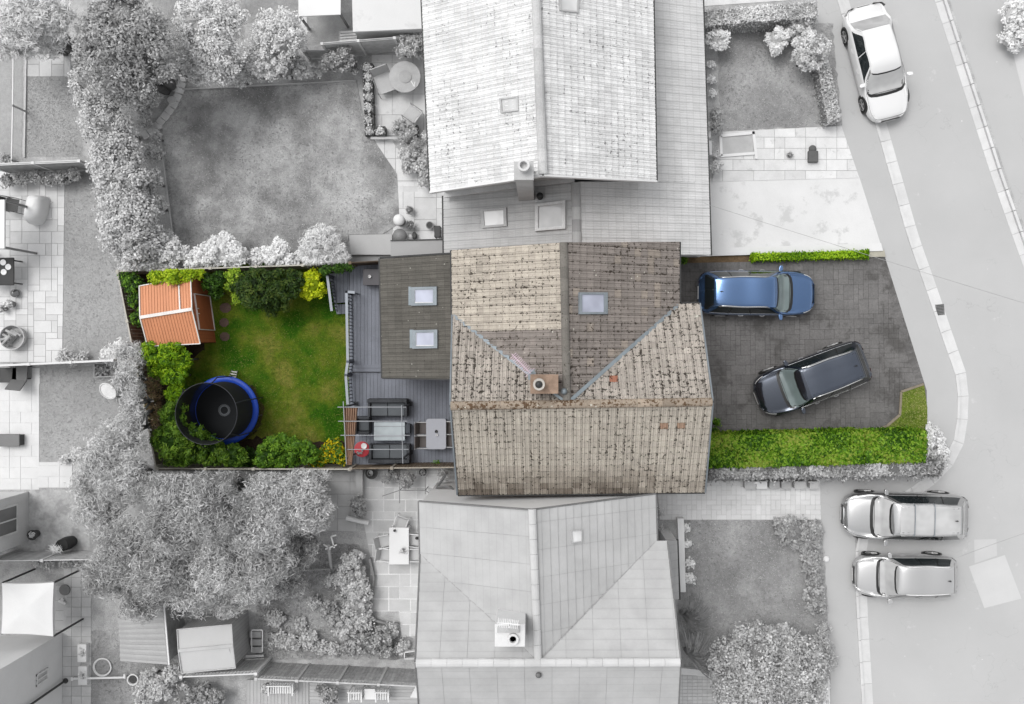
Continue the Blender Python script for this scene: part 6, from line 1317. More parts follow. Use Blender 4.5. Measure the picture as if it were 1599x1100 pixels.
# ------------------------------------------------------------------ orange shed
ORG = M('orange shed sheet', (230, 158, 116), .5, var=.06, scale=1.2, attr=True); ORD = M('orange shed wall', (196, 114, 76), .6, var=.08, attr=True); SW = M('white shed trim', (244, 240, 236), .5)
def shed(name, label, quad, ridge_, ze, zr_, roofm, wallm, trim, door=True, ribs=.11, cat='shed', seed=1, ridgew=.12, hipw=False):
    "quad: UL, UR, LR, LL roof corners (px, at eave height); ridge_: left, right px (at ridge height)"
    UL, UR, LR, LL = [P(*q, ze) for q in quad]; RL_, RR_ = [P(*q, zr_) for q in ridge_]; c = (UL + UR + LR + LL) / 4
    t = thing(name, label, cat, (c.x, c.y, .1)); rnd = random.Random(seed)
    for A, B, Cq, D_ in ((UL, UR, RR_, RL_), (LL, LR, RR_, RL_)):
        a = MB(); L = (B - A).length; n = max(1, int(L / ribs)); N = (B - A).cross(D_ - A).normalized(); N = N if N.z > 0 else -N
        for i in range(n):
            f0, f1 = i / n, (i + 1) / n; fm = f1 - .18 / n; k = rnd.uniform(.96, 1.03); cc = (k, k, k, 1)
            p0, p1, q0, q1 = A.lerp(B, f0), A.lerp(B, f1), D_.lerp(Cq, f0), D_.lerp(Cq, f1); pm, qm = A.lerp(B, fm), D_.lerp(Cq, fm)
            a.face([p0, pm, qm, q0], cc); a.face([pm, p1 + N * .0, q1, qm], (k * (.9 if n > 1 else 1),) * 3 + (1,)); n > 1 and a.bar(p1 + N * .012, q1 + N * .012, .02, .02, cc)
        a.face([v - N * .03 for v in (A, B, Cq, D_)]); a.build('roof_panel', roofm, t)
    if trim:
        a = MB(); a.bar(RL_ + Vector((0, 0, .03)), RR_ + Vector((0, 0, .03)), ridgew, .03); a.build('ridge_trim', trim, t)
        for p, q in ((UL, RL_), (RL_, LL), (UR, RR_), (RR_, LR), (UL, UR), (LL, LR)): a = MB(); a.bar(p + Vector((0, 0, .02)), q + Vector((0, 0, .02)), .035, .05); a.build('roof_trim', trim, t)
    k = .05; ins = lambda v: Vector((v.x + (c.x - v.x) * k, v.y + (c.y - v.y) * k, 0)); W = [ins(v) for v in (UL, UR, LR, LL)]
    for i in range(4):
        A, B = W[i], W[(i + 1) % 4]; a = MB(); n = max(2, int((B - A).length / .14))
        for s in range(n):
            kk = rnd.uniform(.94, 1.05); p, q = A.lerp(B, s / n), A.lerp(B, (s + .94) / n); zt = lambda f: ze - .03 + ((zr_ - ze) * (1 - abs(2 * f - 1)) if i in (1, 3) else 0)
            a.face([(p.x, p.y, .1), (q.x, q.y, .1), (q.x, q.y, zt((s + .94) / n)), (p.x, p.y, zt(s / n))], (kk, kk, kk, 1))
        off = (Vector(((A + B) / 2)) - c); off.z = 0; off = off.normalized() * -.012
        a.face([(A.x + off.x, A.y + off.y, .1), (B.x + off.x, B.y + off.y, .1), (B.x + off.x, B.y + off.y, ze - .03)] + ([((A.x + B.x) / 2 + off.x, (A.y + B.y) / 2 + off.y, zr_ - .03)] if i in (1, 3) else []) + [(A.x + off.x, A.y + off.y, ze - .03)], (.6, .6, .6, 1))
        a.build('wall', wallm, t)
    if door:
        A, B = W[1], W[2]; d = (B - A).normalized(); o_ = Vector((-d.y, d.x, 0)); o_ = o_ if o_.x > 0 else -o_; o_ *= .02; L = (B - A).length
        u = lambda f, z_: Vector((A.x, A.y, 0)) + d * L * f + o_ + Vector((0, 0, z_))
        a = MB(); a.mesh([u(.24, .16), u(.8, .16), u(.8, 1.72), u(.24, 1.72)], [(0, 1, 2, 3)]); dr = a.build('door', wallm, t)
        for p, q in ((u(.24, .16), u(.24, 1.74)), (u(.8, .16), u(.8, 1.74)), (u(.24, 1.74), u(.8, 1.74)), (u(.24, .16), u(.8, .16))): a = MB(); a.bar(p + o_ * .4, q + o_ * .4, .06, .03); a.build('door_frame', trim or wallm, dr)
        for f in (.47, .55): a = MB(); a.bar(u(f, 1.55) + o_, u(f, 1.7) + o_, .04, .03); a.build('handle', trim or wallm, dr)
    return t
t = shed('garden_shed', 'orange ribbed metal shed with white trim in the top left corner of the green garden', [(218, 447), (298, 432), (313, 537), (231, 541)], [(219, 496), (300, 483)], 1.9, 2.3, ORG, ORD, SW)
a = MB(); f = lambda x, y: P(x, y, 1.9 + .4 * (y - 436) / 48 + .03); a.bar(f(279, 440), f(281, 484), .05, .03); a.build('roof_strip', SW, t)
for i, (x, y, w_, h_) in enumerate(((352, 481, .44, .38), (350, 504, .36, .34), (351, 526, .38, .34))):
    p = P(x, y, .13); a = MB(); out = [(p.x + math.cos(k * PI / 4 + .4) * w_ * .55, p.y + math.sin(k * PI / 4 + .4) * h_ * .55) for k in range(8)]; a.prism(out, .1, .145)
    tag(a.build('stepping_stone', M('reddish stone', (112, 92, 84), .9, var=.25)), ('widest reddish stepping stone, nearest the top dark shrub', 'middle reddish stepping stone right of the orange shed', 'lowest reddish stepping stone, nearest the shed corner')[i], 'paving stone', 'stepping stones beside the shed')
# ------------------------------------------------------------------ trampoline
TC = P(350, 641, .9); tx, ty = TC.x, TC.y; t = thing('trampoline', 'round trampoline with blue padded edge and tall dark safety net', 'trampoline', (tx, ty, .12))
BLU = M('blue pad vinyl', (28, 76, 190), .45, var=.1); NET = net_mat('safety net', (18, 20, 24), .9); MATB = M('black jumping mat', (22, 25, 28), .85, var=.15); SIL = M('galvanised tube', (150,), .4, .6)
Rm = 1.36; a = MB(); a.lathe(tx, ty, [(Rm - .22, .885), (Rm - .22, .885)], 4); a = MB(); n = 48
vs = [(tx + r * math.cos(2 * PI * k / n), ty + r * math.sin(2 * PI * k / n), z_) for r, z_ in ((Rm - .24, .885), (Rm - .22, .905), (Rm - .02, .915), (Rm, .89), (Rm, .86)) for k in range(n)]
a.mesh(vs, [(i * n + k, i * n + (k + 1) % n, (i + 1) * n + (k + 1) % n, (i + 1) * n + k) for i in range(4) for k in range(n)]); a.build('edge_pad', BLU, t, smooth=True)
a = MB(); a.lathe(tx, ty, [(Rm - .2, .87), (Rm - .2, .88)], 48); mo = a.build('jumping_mat', MATB, t)
a = MB(); n = 28
for k in range(n):
    an = 2 * PI * k / n; a.bar((tx + math.cos(an) * .15, ty + math.sin(an) * .15, .884), (tx + math.cos(an) * .24, ty + math.sin(an) * .24, .884), .022, .004)
a.mesh([(tx + r * math.cos(2 * PI * k / 32), ty + r * math.sin(2 * PI * k / 32), .8835) for r in (.15, .165) for k in range(32)], [(k, (k + 1) % 32, 32 + (k + 1) % 32, 32 + k) for k in range(32)]); a.build('ring_mark', M('grey print', (120, 124, 128), .8), mo)
a = MB(); n = 48; vs = [(tx + r * math.cos(2 * PI * k / n), ty + r * math.sin(2 * PI * k / n), z_) for r, z_ in ((Rm - .22, .9), (Rm - .24, 1.6), (Rm - .2, 2.75)) for k in range(n)]
a.mesh(vs, [(i * n + k, i * n + (k + 1) % n, (i + 1) * n + (k + 1) % n, (i + 1) * n + k) for i in range(2) for k in range(n)]); a.build('safety_net', NET, t, smooth=True)
a = MB(); a.tube([(tx + (Rm - .2) * math.cos(2 * PI * k / 40), ty + (Rm - .2) * math.sin(2 * PI * k / 40), 2.76) for k in range(41)], .013, 6); a.build('top_ring', M('dark tube', (58, 60, 66), .6), t)
for k in range(6):
    an = 2 * PI * k / 6 + .35; x, y = tx + (Rm + .0) * math.cos(an), ty + (Rm + .0) * math.sin(an); a = MB(); a.tube([(x, y, .12), (x, y, 2.3), (x - math.cos(an) * .2, y - math.sin(an) * .2, 2.77)], .022, 8); a.build('pole', M('dark tube', (70, 72, 76)), t)
    x2, y2 = tx + (Rm - .1) * math.cos(an + .5), ty + (Rm - .1) * math.sin(an + .5); a = MB(); a.tube([(x2, y2, .86), (x2, y2, .13)], .025, 8); a.build('leg', SIL, t)
t = thing('ladder', 'small metal ladder leaning on the top of the trampoline', 'ladder', P(364, 584, .12)); A, B = P(357, 590, .85), P(368, 592, .85); A2, B2 = P(362, 578, .15), P(371, 579, .15)
for p, q in ((A, A2), (B, B2)): a = MB(); a.tube([p, q], .018, 6); a.build('rail', SIL, t)
for f in (.2, .5, .8): a = MB(); a.bar(A.lerp(A2, f), B.lerp(B2, f), .05, .02); a.build('rung', SIL, t)
# ------------------------------------------------------------------ neighbours' garden things
g1 = M('grey plastic', (150,), .6); g2 = M('dark grey thing', (84,), .6, var=.1); g3 = M('pale grey thing', (205,), .7, var=.08); WHT = M('clean white', (250,), .6, var=.02)
def pot(label, px, py, r, h, mat, fol=None, zb=.12, name='plant_pot', cat='pot', seed=1, group=None, fr=None):
    p = P(px, py, zb + h); t = thing(name, label, cat, (p.x, p.y, zb), group)
    a = MB(); a.lathe(p.x, p.y, [(r * .72, zb), (r * .95, zb + h * .9), (r * 1.05, zb + h * .92), (r * 1.05, zb + h), (r * .85, zb + h), (r * .8, zb + h * .85)], 20); a.build('pot', mat, t, smooth=True, auto=40)
    if fol: leaves_obj('foliage', [(p.x, p.y, zb + h, fr or r * .9, fr or r * .9, (fr or r) * .8)], t, 1500, (.09, .06), fol, seed)
    else: a = MB(); a.lathe(p.x, p.y, [(r * .78, zb + h * .8), (r * .78, zb + h * .86)], 16); a.build('compost', M('compost', (92,), .95, var=.3), t)
    return t
# square planters beside the terrace
names = ['first square planter from the top of the terrace edge', 'second square planter down the terrace edge', 'third square planter down the terrace edge', 'fourth square planter down the terrace edge', 'fifth square planter down the terrace edge', 'sixth square planter down the terrace edge', 'lowest square planter of the terrace edge at the corner', 'square planter beside the terrace corner planter, under the armchair', 'square planter against the dark leafy bush at the terrace end']
for i, (x, y) in enumerate(((574, 106), (574, 121), (574, 136), (575, 152), (576, 170), (576, 187), (577, 204), (594, 205), (645, 203))):
    p = P(x, y, .5); t = thing('planter', names[i], 'planter', (p.x, p.y, .12), 'square planters edging the terrace'); a = MB()
    for k, (dx, dy, sx, sy) in enumerate(((-.17, 0, .04, .38), (.17, 0, .04, .38), (0, -.17, .3, .04), (0, .17, .3, .04))): a.box(p.x + dx, p.y + dy, .12, sx, sy, .4)
    a.box(p.x, p.y, .13, .3, .3, .3); a.build('box', g2, t); leaves_obj('foliage', [(p.x, p.y, .5, .17, .17, .16)], t, 1500, (.09, .07), g(150, 200, 240), 200 + i, flowers=((252,), .15))
t = thing('patio_table', 'round grey slatted table with a centre disc on the upper terrace', 'table', P(632, 120, .12)); p = P(632, 120, .85)
a = MB(); a.lathe(p.x, p.y, [(.6, .80), (.62, .81), (.62, .835), (.6, .84)], 40); a.build('tabletop', M('grey teak', (192,), .7, var=.1, scale=4), t, smooth=True, auto=40); a = MB(); a.lathe(p.x + .02, p.y, [(.25, .842), (.25, .865), (.23, .87)], 32); a.build('turntable', M('grey teak2', (180,), .7, var=.1), t, smooth=True, auto=40)
for k in range(4): an = k * PI / 2 + .7; a = MB(); a.tube([(p.x + .4 * math.cos(an), p.y + .4 * math.sin(an), .12), (p.x + .2 * math.cos(an), p.y + .2 * math.sin(an), .8)], .03, 8); a.build('leg', g1, t)
a = MB(); q = P(646, 132, .9); a.bar((q.x - .12, q.y + .16, .846), (q.x + .02, q.y - .08, .846), .03, .01); a.bar((q.x + .04, q.y + .12, .846), (q.x + .03, q.y - .08, .858), .03, .01); tag(a.build('napkin', WHT), 'small white folded napkin at the edge of the round terrace table', 'napkin')
chair('wide grey reclining chair left of the round terrace table', 600, 130, .125, R(20), name='garden_chair', seat=g3, frame=g1, W=.72, D=.8, hb=.95)
chair('grey armchair at the lower end of the upper terrace', 643, 178, .125, R(-125), name='garden_chair', seat=g3, frame=g1, W=.6, D=.55, hb=.8)
a = MB(); strip3(a, (579, 216, .4), (622, 216, .4), .1, .05, lift=0); a.build('rail', WG, None) if False else tag(a.build('timber_rail', WG), 'short horizontal timber rail below the terrace planters', 'rail')
# curved stone path
path = [(283, 112), (284, 128), (279, 146), (268, 168), (254, 186), (240, 202), (222, 214)]; a = MB(); rnd = random.Random(8); pts = [P(x, y, .2) for x, y in path]
for i in range(len(pts) - 1):
    for h_ in range(2):
        p, q = pts[i].lerp(pts[i + 1], h_ / 2 + .02), pts[i].lerp(pts[i + 1], h_ / 2 + .48); d = (q - p).normalized(); s = Vector((-d.y, d.x, 0)) * .16; k = rnd.uniform(.8, 1.08)
        a.prism([(v.x, v.y) for v in (p - s, q - s, q + s, p + s)], .1, .18 + rnd.uniform(0, .02), (k, k, k, 1))
a.build('path', SLAB, origin=Vector((0, 0, 0)))['kind'] = 'structure'
for i, (x, y, r) in enumerate(((271, 120, .15), (272, 137, .17), (268, 156, .19), (249, 198, .12), (243, 205, .15))):
    p = P(x, y, .2); a = MB(); a.lathe(p.x, p.y, [(r, .12), (r * 1.02, .19), (r * .9, .22)], 9, sy=.85); tag(a.build('boulder', M('pale boulder', (228,), .9, var=.1)), ('small pale stone at the top of the curved stone path', 'second pale stone down the curved path', 'largest palest stone beside the curved path', 'fourth pale stone by the lower curved path', 'pale stone nearest the pot on the curved path')[i], 'stone', 'pale stones along the curved path')
pot('small round pot at the lower end of the curved path', 211, 214, .13, .25, g1, seed=3)
# terrace below: pots, urn, barbecue
pot('upper of two potted plants on the slabs below the lawn corner', 640, 328, .15, .3, g3, g(110, 160), seed=301, group='potted plants near the step')
pot('lower of two potted plants, right of the white capped urn', 641, 352, .17, .35, g3, g(110, 160), seed=302, group='potted plants near the step')
pot('empty dark bowl pot near the garage gutter', 671, 352, .15, .22, g1, seed=303)
t = thing('urn', 'tall grey urn with a white domed lid beside the lawn corner', 'urn', P(624, 350, .12)); p = P(622, 343, 1.0); a = MB(); a.lathe(p.x, p.y, [(.14, .12), (.2, .4), (.22, .7), (.2, .85)], 20); a.build('body', g1, t, smooth=True); a = MB(); a.lathe(p.x, p.y, [(.23, .85), (.22, .92), (.15, 1.0), (.02, 1.03)], 20); a.build('lid', WHT, t, smooth=True)
t = thing('barbecue', 'round covered grey barbecue against the flat roofed store', 'barbecue', P(626, 370, .12)); p = P(624, 368, .7); a = MB(); a.lathe(p.x, p.y, [(.22, .5), (.28, .62), (.27, .72), (.1, .82), (.02, .83)], 24); a.build('bowl', M('mid plastic', (142,), .5), t, smooth=True)
for k in range(3): an = k * 2.1; a = MB(); a.tube([(p.x + .26 * math.cos(an), p.y + .26 * math.sin(an), .12), (p.x + .15 * math.cos(an), p.y + .15 * math.sin(an), .55)], .015, 6); a.build('leg', g2, t)
solid('sack', 'small white sack right of the covered barbecue', 'sack', WHT, lambda m: m.lathe(P(640, 370, .4).x, P(640, 370, .4).y, [(.1, .12), (.14, .25), (.1, .4), (.03, .45)], 10), smooth=True)
solid('watering_can', 'dark narrow can beside the white sack', 'can', g2, lambda m: m.lathe(P(647, 368, .4).x, P(647, 368, .4).y, [(.08, .12), (.1, .35), (.06, .42)], 12, sy=1.6), smooth=True)
t = thing('plant_rack', 'small dark metal rack at the garage wall above the store', 'rack', P(684, 366, .12)); 
for dx in (-.1, .1):
    for dy in (-.2, .2): q = P(683, 362, .6); a = MB(); a.box(q.x + dx, q.y + dy, .12, .03, .03, .6); a.build('leg', g2, t)
for z_ in (.35, .7): q = P(683, 362, .6); a = MB(); a.box(q.x, q.y, z_, .22, .44, .02); a.build('shelf', g2, t)
slab('ramp', [(545, 367), (612, 366), (612, 398), (548, 398)], .1, .32, M('smooth concrete', (204,), .9, var=.04), kind=None, label='smooth pale concrete ramp below the mottled lawn', cat='ramp').name = 'ramp'
sheet('path', [(548, 399), (612, 399), (612, 412), (548, 412)], .14, M('rough grey concrete', (176,), .9, var=.1))
t = thing('store', 'low store with flat grey felt roof between the terrace and the brown fence', 'store', P(650, 390, .1)); q = [P(a_, b_, 2.2) for a_, b_ in ((610, 377), (692, 375), (694, 397), (610, 403))]
a = MB(); a.prism([(v.x, v.y) for v in q], 2.1, 2.2); a.build('roof', M('felt roof', (184,), .9, var=.03), t); a = MB(); c = sum(q, Vector()) / 4; a.prism([(c.x + (v.x - c.x) * .95, c.y + (v.y - c.y) * .9) for v in q], .1, 2.1); a.build('wall', WALLG, t); a = MB(); a.bar(q[0] + Vector((0, .02, .0)), q[1] + Vector((0, .02, .0)), .04, .1); a.build('gutter', GUT, t)
# top: flat white canopies and bench
def flat(name, label, pts, z, th, mat, wmat=None, cat='canopy', shrink=.94):
    q = [P(a_, b_, z) for a_, b_ in pts]; c = sum(q, Vector()) / len(q); t = thing(name, label, cat, (c.x, c.y, .1)); a = MB(); a.prism([(v.x, v.y) for v in q], z - th, z); a.build('roof', mat, t, bevel=.01)
    if wmat: a = MB(); a.prism([(c.x + (v.x - c.x) * shrink, c.y + (v.y - c.y) * shrink) for v in q], .1, z - th); a.build('wall', wmat, t)
    else:
        for v in q: a = MB(); a.box(v.x + (c.x - v.x) * .04, v.y + (c.y - v.y) * .04, .1, .08, .08, z - th - .1); a.build('post', g1, t)
    return t
flat('canopy', 'smaller flat white canopy at the top edge left of the pale flat roof', [(465, -60), (532, -60), (532, 23), (466, 26)], 1.6, .06, WHT)
flat('outbuilding', 'outbuilding with broad pale flat roof beside the tall weathered house', [(548, -60), (661, -60), (661, 45), (551, 50)], 2.0, .12, M('pale membrane', (238,), .8, var=.04, scale=.8, stain=(.8, .56, (222,))), WALLG, cat='outbuilding', shrink=.97)
t = thing('bench', 'small slatted garden bench above the white topped fence', 'bench', P(545, 57, .12)); p = P(544, 57, .5)
for j in range(4): a = MB(); a.box(p.x, p.y - .16 + j * .11, .5, .7, .08, .03, R(4)); a.build('slat', WG, t)
for i in (-1, 1): a = MB(); a.box(p.x + i * .3, p.y, .12, .05, .4, .38, R(4)); a.build('leg', WGD, t)
sheet('path', [(465, 24), (479, 24), (480, 62), (472, 62)], .13, M('white path', (240,), .9))
sheet('path', [(1098, -20), (1262, -60), (1270, -2), (1098, 10)], .115, M('white path', (240,)))
# front of the upper house
for a_, b_, lb in (((1108, 190), (1108, 215), 'short upper pale wall piece beside the garage roof edge'), ((1109, 220), (1110, 242), 'short lower pale wall piece beside the garage roof edge')):
    a = MB(); strip3(a, (*a_, .6), (*b_, .6), .1, .9, lift=-.45); tag(a.build('low_wall', WALLW), lb, 'wall')
t = thing('bag', 'dark boxy bag with a rounded top lying on the pale front paving', 'bag', P(1269, 241, .13)); p = P(1269, 243, .2); a = MB(); a.box(p.x, p.y - .06, .13, .4, .46, .18); a.build('body', M('dark bag', (106,), .8, var=.1), t, bevel=.03); a = MB(); a.lathe(p.x, p.y + .26, [(.14, .13), (.16, .2), (.12, .26), (.04, .28)], 16); a.build('top', M('dark bag', (106,)), t, smooth=True)
plant('plant', 'tiny dark weed left of the dark bag on the paving', 'plant', [(1234, 242, 6, .1, .3)], cols=DK, seed=120, leaf=(.08, .05))
for i, (x, w_, lb) in enumerate(((1172, .42, 'pale square bin standing first along the grey hedge'), (1190, .4, 'palest square box second along the grey hedge'), (1210, .38, 'grey box third along the grey hedge'), (1228, .34, 'grey box fourth along the grey hedge'), (1250, .42, 'long pale box fifth along the grey hedge'), (1272, .32, 'small pale box at the pavement end of the grey hedge'))):
    p = P(x, 758, .6); t = thing('planter_box', lb, 'box', (p.x, p.y, .12), 'boxes standing along the grey hedge'); mm_ = (g3, WHT, M('mid box', (190,), .7), M('mid box', (190,)), g3, g3)[i]
    a = MB(); a.box(p.x, p.y, .12, w_, .28, .42); a.build('body', mm_, t, bevel=.01); a = MB(); a.box(p.x, p.y, .54, w_ + .03, .3, .03); a.build('lid', mm_, t, bevel=.008)
for x, y, lb in ((1291, 874, 'white stone on the pavement edge beside the grey shrubs'), (1275, 909, 'white stone among the narrow shrub row')):
    p = P(x, y, .2); solid('stone', lb, 'stone', WHT, lambda m: m.lathe(p.x, p.y, [(.1, .1), (.14, .16), (.08, .22), (.02, .23)], 9))
a = MB(); strip3(a, (1058, 1048, .3), (1102, 1052, .3), .25, .2, lift=-.1); tag(a.build('low_wall', WALLW), 'short white wall between the sword leaved clumps and the block paving', 'wall')
a = MB(); strip3(a, (1290, 1062, .25), (1292, 1180, .25), .3, .15, lift=-.08); tag(a.build('low_wall', WALLW), 'white wall beside the pavement at the bottom right of the bush', 'wall')
# ------------------------------------------------------------------ far left terrace
flat('awning', 'white awning edge at the left image border over the random slab patio', [(-60, 312), (7, 312), (7, 388), (-60, 388)], 2.3, .08, WHT, cat='awning')
chair('black garden chair tilted beside the white draped chair', 18, 320, .13, R(80), name='garden_chair', seat=g2, frame=g2, W=.55, D=.55)
t = thing('covered_chair', 'white cloth covered chair on the random slab patio', 'chair', P(52, 325, .13)); p = P(50, 325, .7); rnd = random.Random(6); a = MB(); ring = []
for j, (z_, r) in enumerate(((.13, 1.0), (.45, .97), (.7, .85), (.82, .6), (.84, .1))):
    for k in range(20): an = 2 * PI * k / 20; w_ = (1 + .08 * math.sin(3 * an + j)) * r; ring.append((p.x + .36 * w_ * abs(math.cos(an)) ** .6 * (1 if math.cos(an) > 0 else -1) + .1 * math.sin(an), p.y + .58 * w_ * abs(math.sin(an)) ** .6 * (1 if math.sin(an) > 0 else -1), z_))
a.mesh(ring, [(j * 20 + k, j * 20 + (k + 1) % 20, (j + 1) * 20 + (k + 1) % 20, (j + 1) * 20 + k) for j in range(4) for k in range(20)] + [tuple(80 + k for k in range(20))]); a.build('cover', WHT, t, smooth=True)
for dy in (-.35, .3): a = MB(); a.tube([(p.x + .3, p.y + dy, .14), (p.x + .5, p.y + dy, .14)], .02, 6); a.build('foot', WHT, t)
t = thing('table', 'black rounded table with white crockery at the left image border', 'table', P(0, 424, .13)); p = P(-3, 424, .9); a = MB(); a.box(p.x, p.y, .8, 1.2, 1.1, .05); a.build('tabletop', M('near black', (48,), .5, var=.2), t, bevel=.08)
for i in (-1, 1):
    for j in (-1, 1): a = MB(); a.tube([(p.x + i * .5, p.y + j * .45, .13), (p.x + i * .5, p.y + j * .45, .8)], .03, 6); a.build('leg', g2, t)
for x, y, lb in ((4, 410, 'upper white plate on the black table'), (12, 417, 'right hand white plate on the black table'), (5, 425, 'lower white plate on the black table')):
    q = P(x, y, .9); solid('plate', lb, 'plate', WHT, lambda m: m.lathe(q.x, q.y, [(.07, .853), (.12, .87), (.11, .875), (.05, .86)], 16), smooth=True, group='plates on the black table')
solid('kettle', 'shiny round metal kettle below the black table', 'kettle', M('steel', (150,), .2, .8), lambda m: m.lathe(P(21, 458, .4).x, P(21, 458, .4).y, [(.1, .13), (.17, .25), (.16, .36), (.05, .44), (.02, .46)], 18), smooth=True)
pot('small planter of pale plants near the kettle', 14, 475, .16, .3, g1, M2, seed=304); pot('second small planter at the left border above the log tub', 2, 482, .14, .3, g1, M1, seed=305)
t = thing('log_tub', 'big round pale tub filled with grey split logs', 'tub', P(18, 527, .13)); p = P(18, 527, .5); a = MB(); n = 28
a.mesh([(p.x + r * math.cos(2 * PI * k / n), p.y + r * math.sin(2 * PI * k / n), z_) for r, z_ in ((.42, .13), (.5, .5), (.47, .5), (.4, .2), (.0, .2)) for k in range(n)], [(i * n + k, i * n + (k + 1) % n, (i + 1) * n + (k + 1) % n, (i + 1) * n + k) for i in range(4) for k in range(n)]); a.build('tub', g3, t, smooth=True, auto=40)
rnd = random.Random(9)
for k in range(11): x, y, an = p.x + rnd.uniform(-.22, .22), p.y + rnd.uniform(-.22, .22), rnd.uniform(-.5, .5) + (0 if k % 3 else 1.2); L = rnd.uniform(.2, .3); z_ = .3 + rnd.uniform(0, .3); a = MB(); a.tube([(x - L * math.cos(an), y - L * math.sin(an), z_), (x + L * math.cos(an), y + L * math.sin(an), z_ + .04)], .055, 7); a.build('log', WGD, t)
def lounger(label, px, py, rz, mat, L=1.0, W=.6):
    p = P(px, py, .4); t = thing('garden_lounger', label, 'lounger', (p.x, p.y, .12), None, rz); a = MB(); a.box(-.15, 0, .3, L * .7, W, .06); a.build('seat', mat, t, local=True, bevel=.01); a = MB(); a.bar((L * .18, 0, .34), (L * .55, 0, .75), W, .05); a.build('backrest', mat, t, local=True)
    for i in (-.4, .1):
        for j in (-1, 1): a = MB(); a.box(i * L, j * W * .42, 0, .05, .05, .3); a.build('leg', g2, t, local=True)
lounger('dark grey lounger just under the long thin fence', 32, 587, R(-95), M('lounger grey', (130,), .8, var=.06)); lounger('darker lounger at the left border beside the other lounger', 8, 586, R(180), g2)
t = thing('bench', 'grey box bench at the left border on the white terrace', 'bench', P(12, 688, .12)); p = P(10, 688, .5); a = MB(); a.box(p.x, p.y, .4, 1.0, .5, .08); a.build('seat', M('bench grey', (138,), .8, var=.08), t, bevel=.02); a = MB(); a.box(p.x + .1, p.y, .12, .8, .42, .28); a.build('base', g2, t)
t = thing('oval_table', 'white oval table tilted on thin legs standing on the small left lawn', 'table', P(170, 612, .11)); p = P(168, 611, .75); a = MB(); vs = []
for r, z_ in ((1.0, .70), (1.02, .74), (.93, .75), (.85, .71)):
    for k in range(28): an = 2 * PI * k / 28; u, v = .38 * r * math.cos(an), .27 * r * math.sin(an); c_, s_ = math.cos(R(-40)), math.sin(R(-40)); vs.append((p.x + u * c_ - v * s_, p.y + u * s_ + v * c_, z_))
a.mesh(vs, [(i * 28 + k, i * 28 + (k + 1) % 28, (i + 1) * 28 + (k + 1) % 28, (i + 1) * 28 + k) for i in range(3) for k in range(28)] + [tuple(84 + k for k in range(28))]); a.build('tabletop', M('oval white', (238,), .5), t, smooth=True, auto=40)
for dx, dy in ((.2, .12), (.2, -.2), (-.2, .15), (-.1, -.15)): a = MB(); a.tube([(p.x + dx * 1.4, p.y + dy * 1.4, .11), (p.x + dx, p.y + dy, .7)], .014, 6); a.build('leg', g2, t)
t = thing('raised_bed', 'low rectangular bed frame with dark plants under the thin fence end', 'raised bed', P(172, 579, .11))
for a_, b_ in (((147, 568), (147, 589)), ((147, 589), (196, 588)), ((196, 588), (196, 568)), ((147, 568), (196, 568))): a = MB(); strip3(a, (*a_, .3), (*b_, .3), .04, .18, lift=-.08); a.build('board', g3, t)
q = P(170, 579, .3); leaves_obj('foliage', [(q.x - .3, q.y, .2, .3, .22, .15), (q.x + .3, q.y, .2, .3, .22, .15)], t, 900, (.12, .08), DK, 306)
# lower left house corner
hx = thing('house', 'corner of a grey walled house with a white window at the left border', 'house', P(-60, 805, .1)); a = MB(); A, B = P(45, 768, .1), P(45, 846, .1); LW = M('rough grey render', (238,), .9, var=.08, scale=1.2, fine=20)
a.prism([(A.x, A.y), (B.x, B.y), (B.x - 8, B.y - .6), (A.x - 8, A.y)], .1, 4.8); a.build('wall', LW, hx); a = MB(); a.prism([(A.x + .2, A.y + .2), (B.x + .2, B.y - .2), (B.x - 8, B.y - .6), (A.x - 8, A.y + .2)], 4.8, 4.95); a.build('roof', g1, hx)
p = P(45, 803, .1); wall_window(hx, p.x, p.y, .9, 1.15, 1.5, 0, FRW, WING); pass
pot('round dark pot with a spiky plant at the corner of the grey walled house', 50, 836, .2, .35, g2, g(200, 240), seed=307, fr=.1)
t = thing('barrel', 'dark open barrel with a pale twiggy plant behind the boarded fence', 'barrel', P(98, 850, .12)); p = P(96, 852, .9); a = MB(); a.lathe(p.x, p.y, [(.22, .12), (.27, .5), (.24, .9), (.2, .9), (.2, .85)], 20); a.build('body', M('near black', (48,)), t, smooth=True, auto=40); leaves_obj('foliage', [(p.x - .12, p.y - .1, 1.1, .25, .16, .12)], t, 700, (.3, .03), g(240, 252), 308, core=False)
# lower left corner: canopy, white roof, small things
CN = M('white cloth canopy', (250,), .8, var=.03, scale=.8)
t = thing('gazebo', 'square white cloth gazebo beside the boarded fence', 'gazebo', P(44, 952, .12)); Z = 2.3; cs = [P(*c, Z) for c in ((3, 911), (84, 910), (83, 994), (2, 990))]; top = sum(cs, Vector()) / 4 + Vector((0, 0, .25)); a = MB(); n = 8
for i in range(4):
    A, B = cs[i], cs[(i + 1) % 4]; mid = (A + B) / 2; inn = (top - mid); 
    pts = [A.lerp(B, k / n) + Vector((inn.x, inn.y, 0)) * .035 * math.sin(PI * k / n) for k in range(n + 1)]
    for k in range(n): m1, m2_ = pts[k].lerp(top, .5) - Vector((0, 0, .04)), pts[k + 1].lerp(top, .5) - Vector((0, 0, .04)); a.face([pts[k], pts[k + 1], m2_, m1]); a.face([m1, m2_, top]); a.face([pts[k] - Vector((0, 0, .18)), pts[k + 1] - Vector((0, 0, .18)), pts[k + 1], pts[k]])
a.build('canopy', CN, t, smooth=True, auto=50)
for c in cs: a = MB(); a.box(c.x, c.y, .12, .06, .06, Z - .15); a.build('post', g2, t)
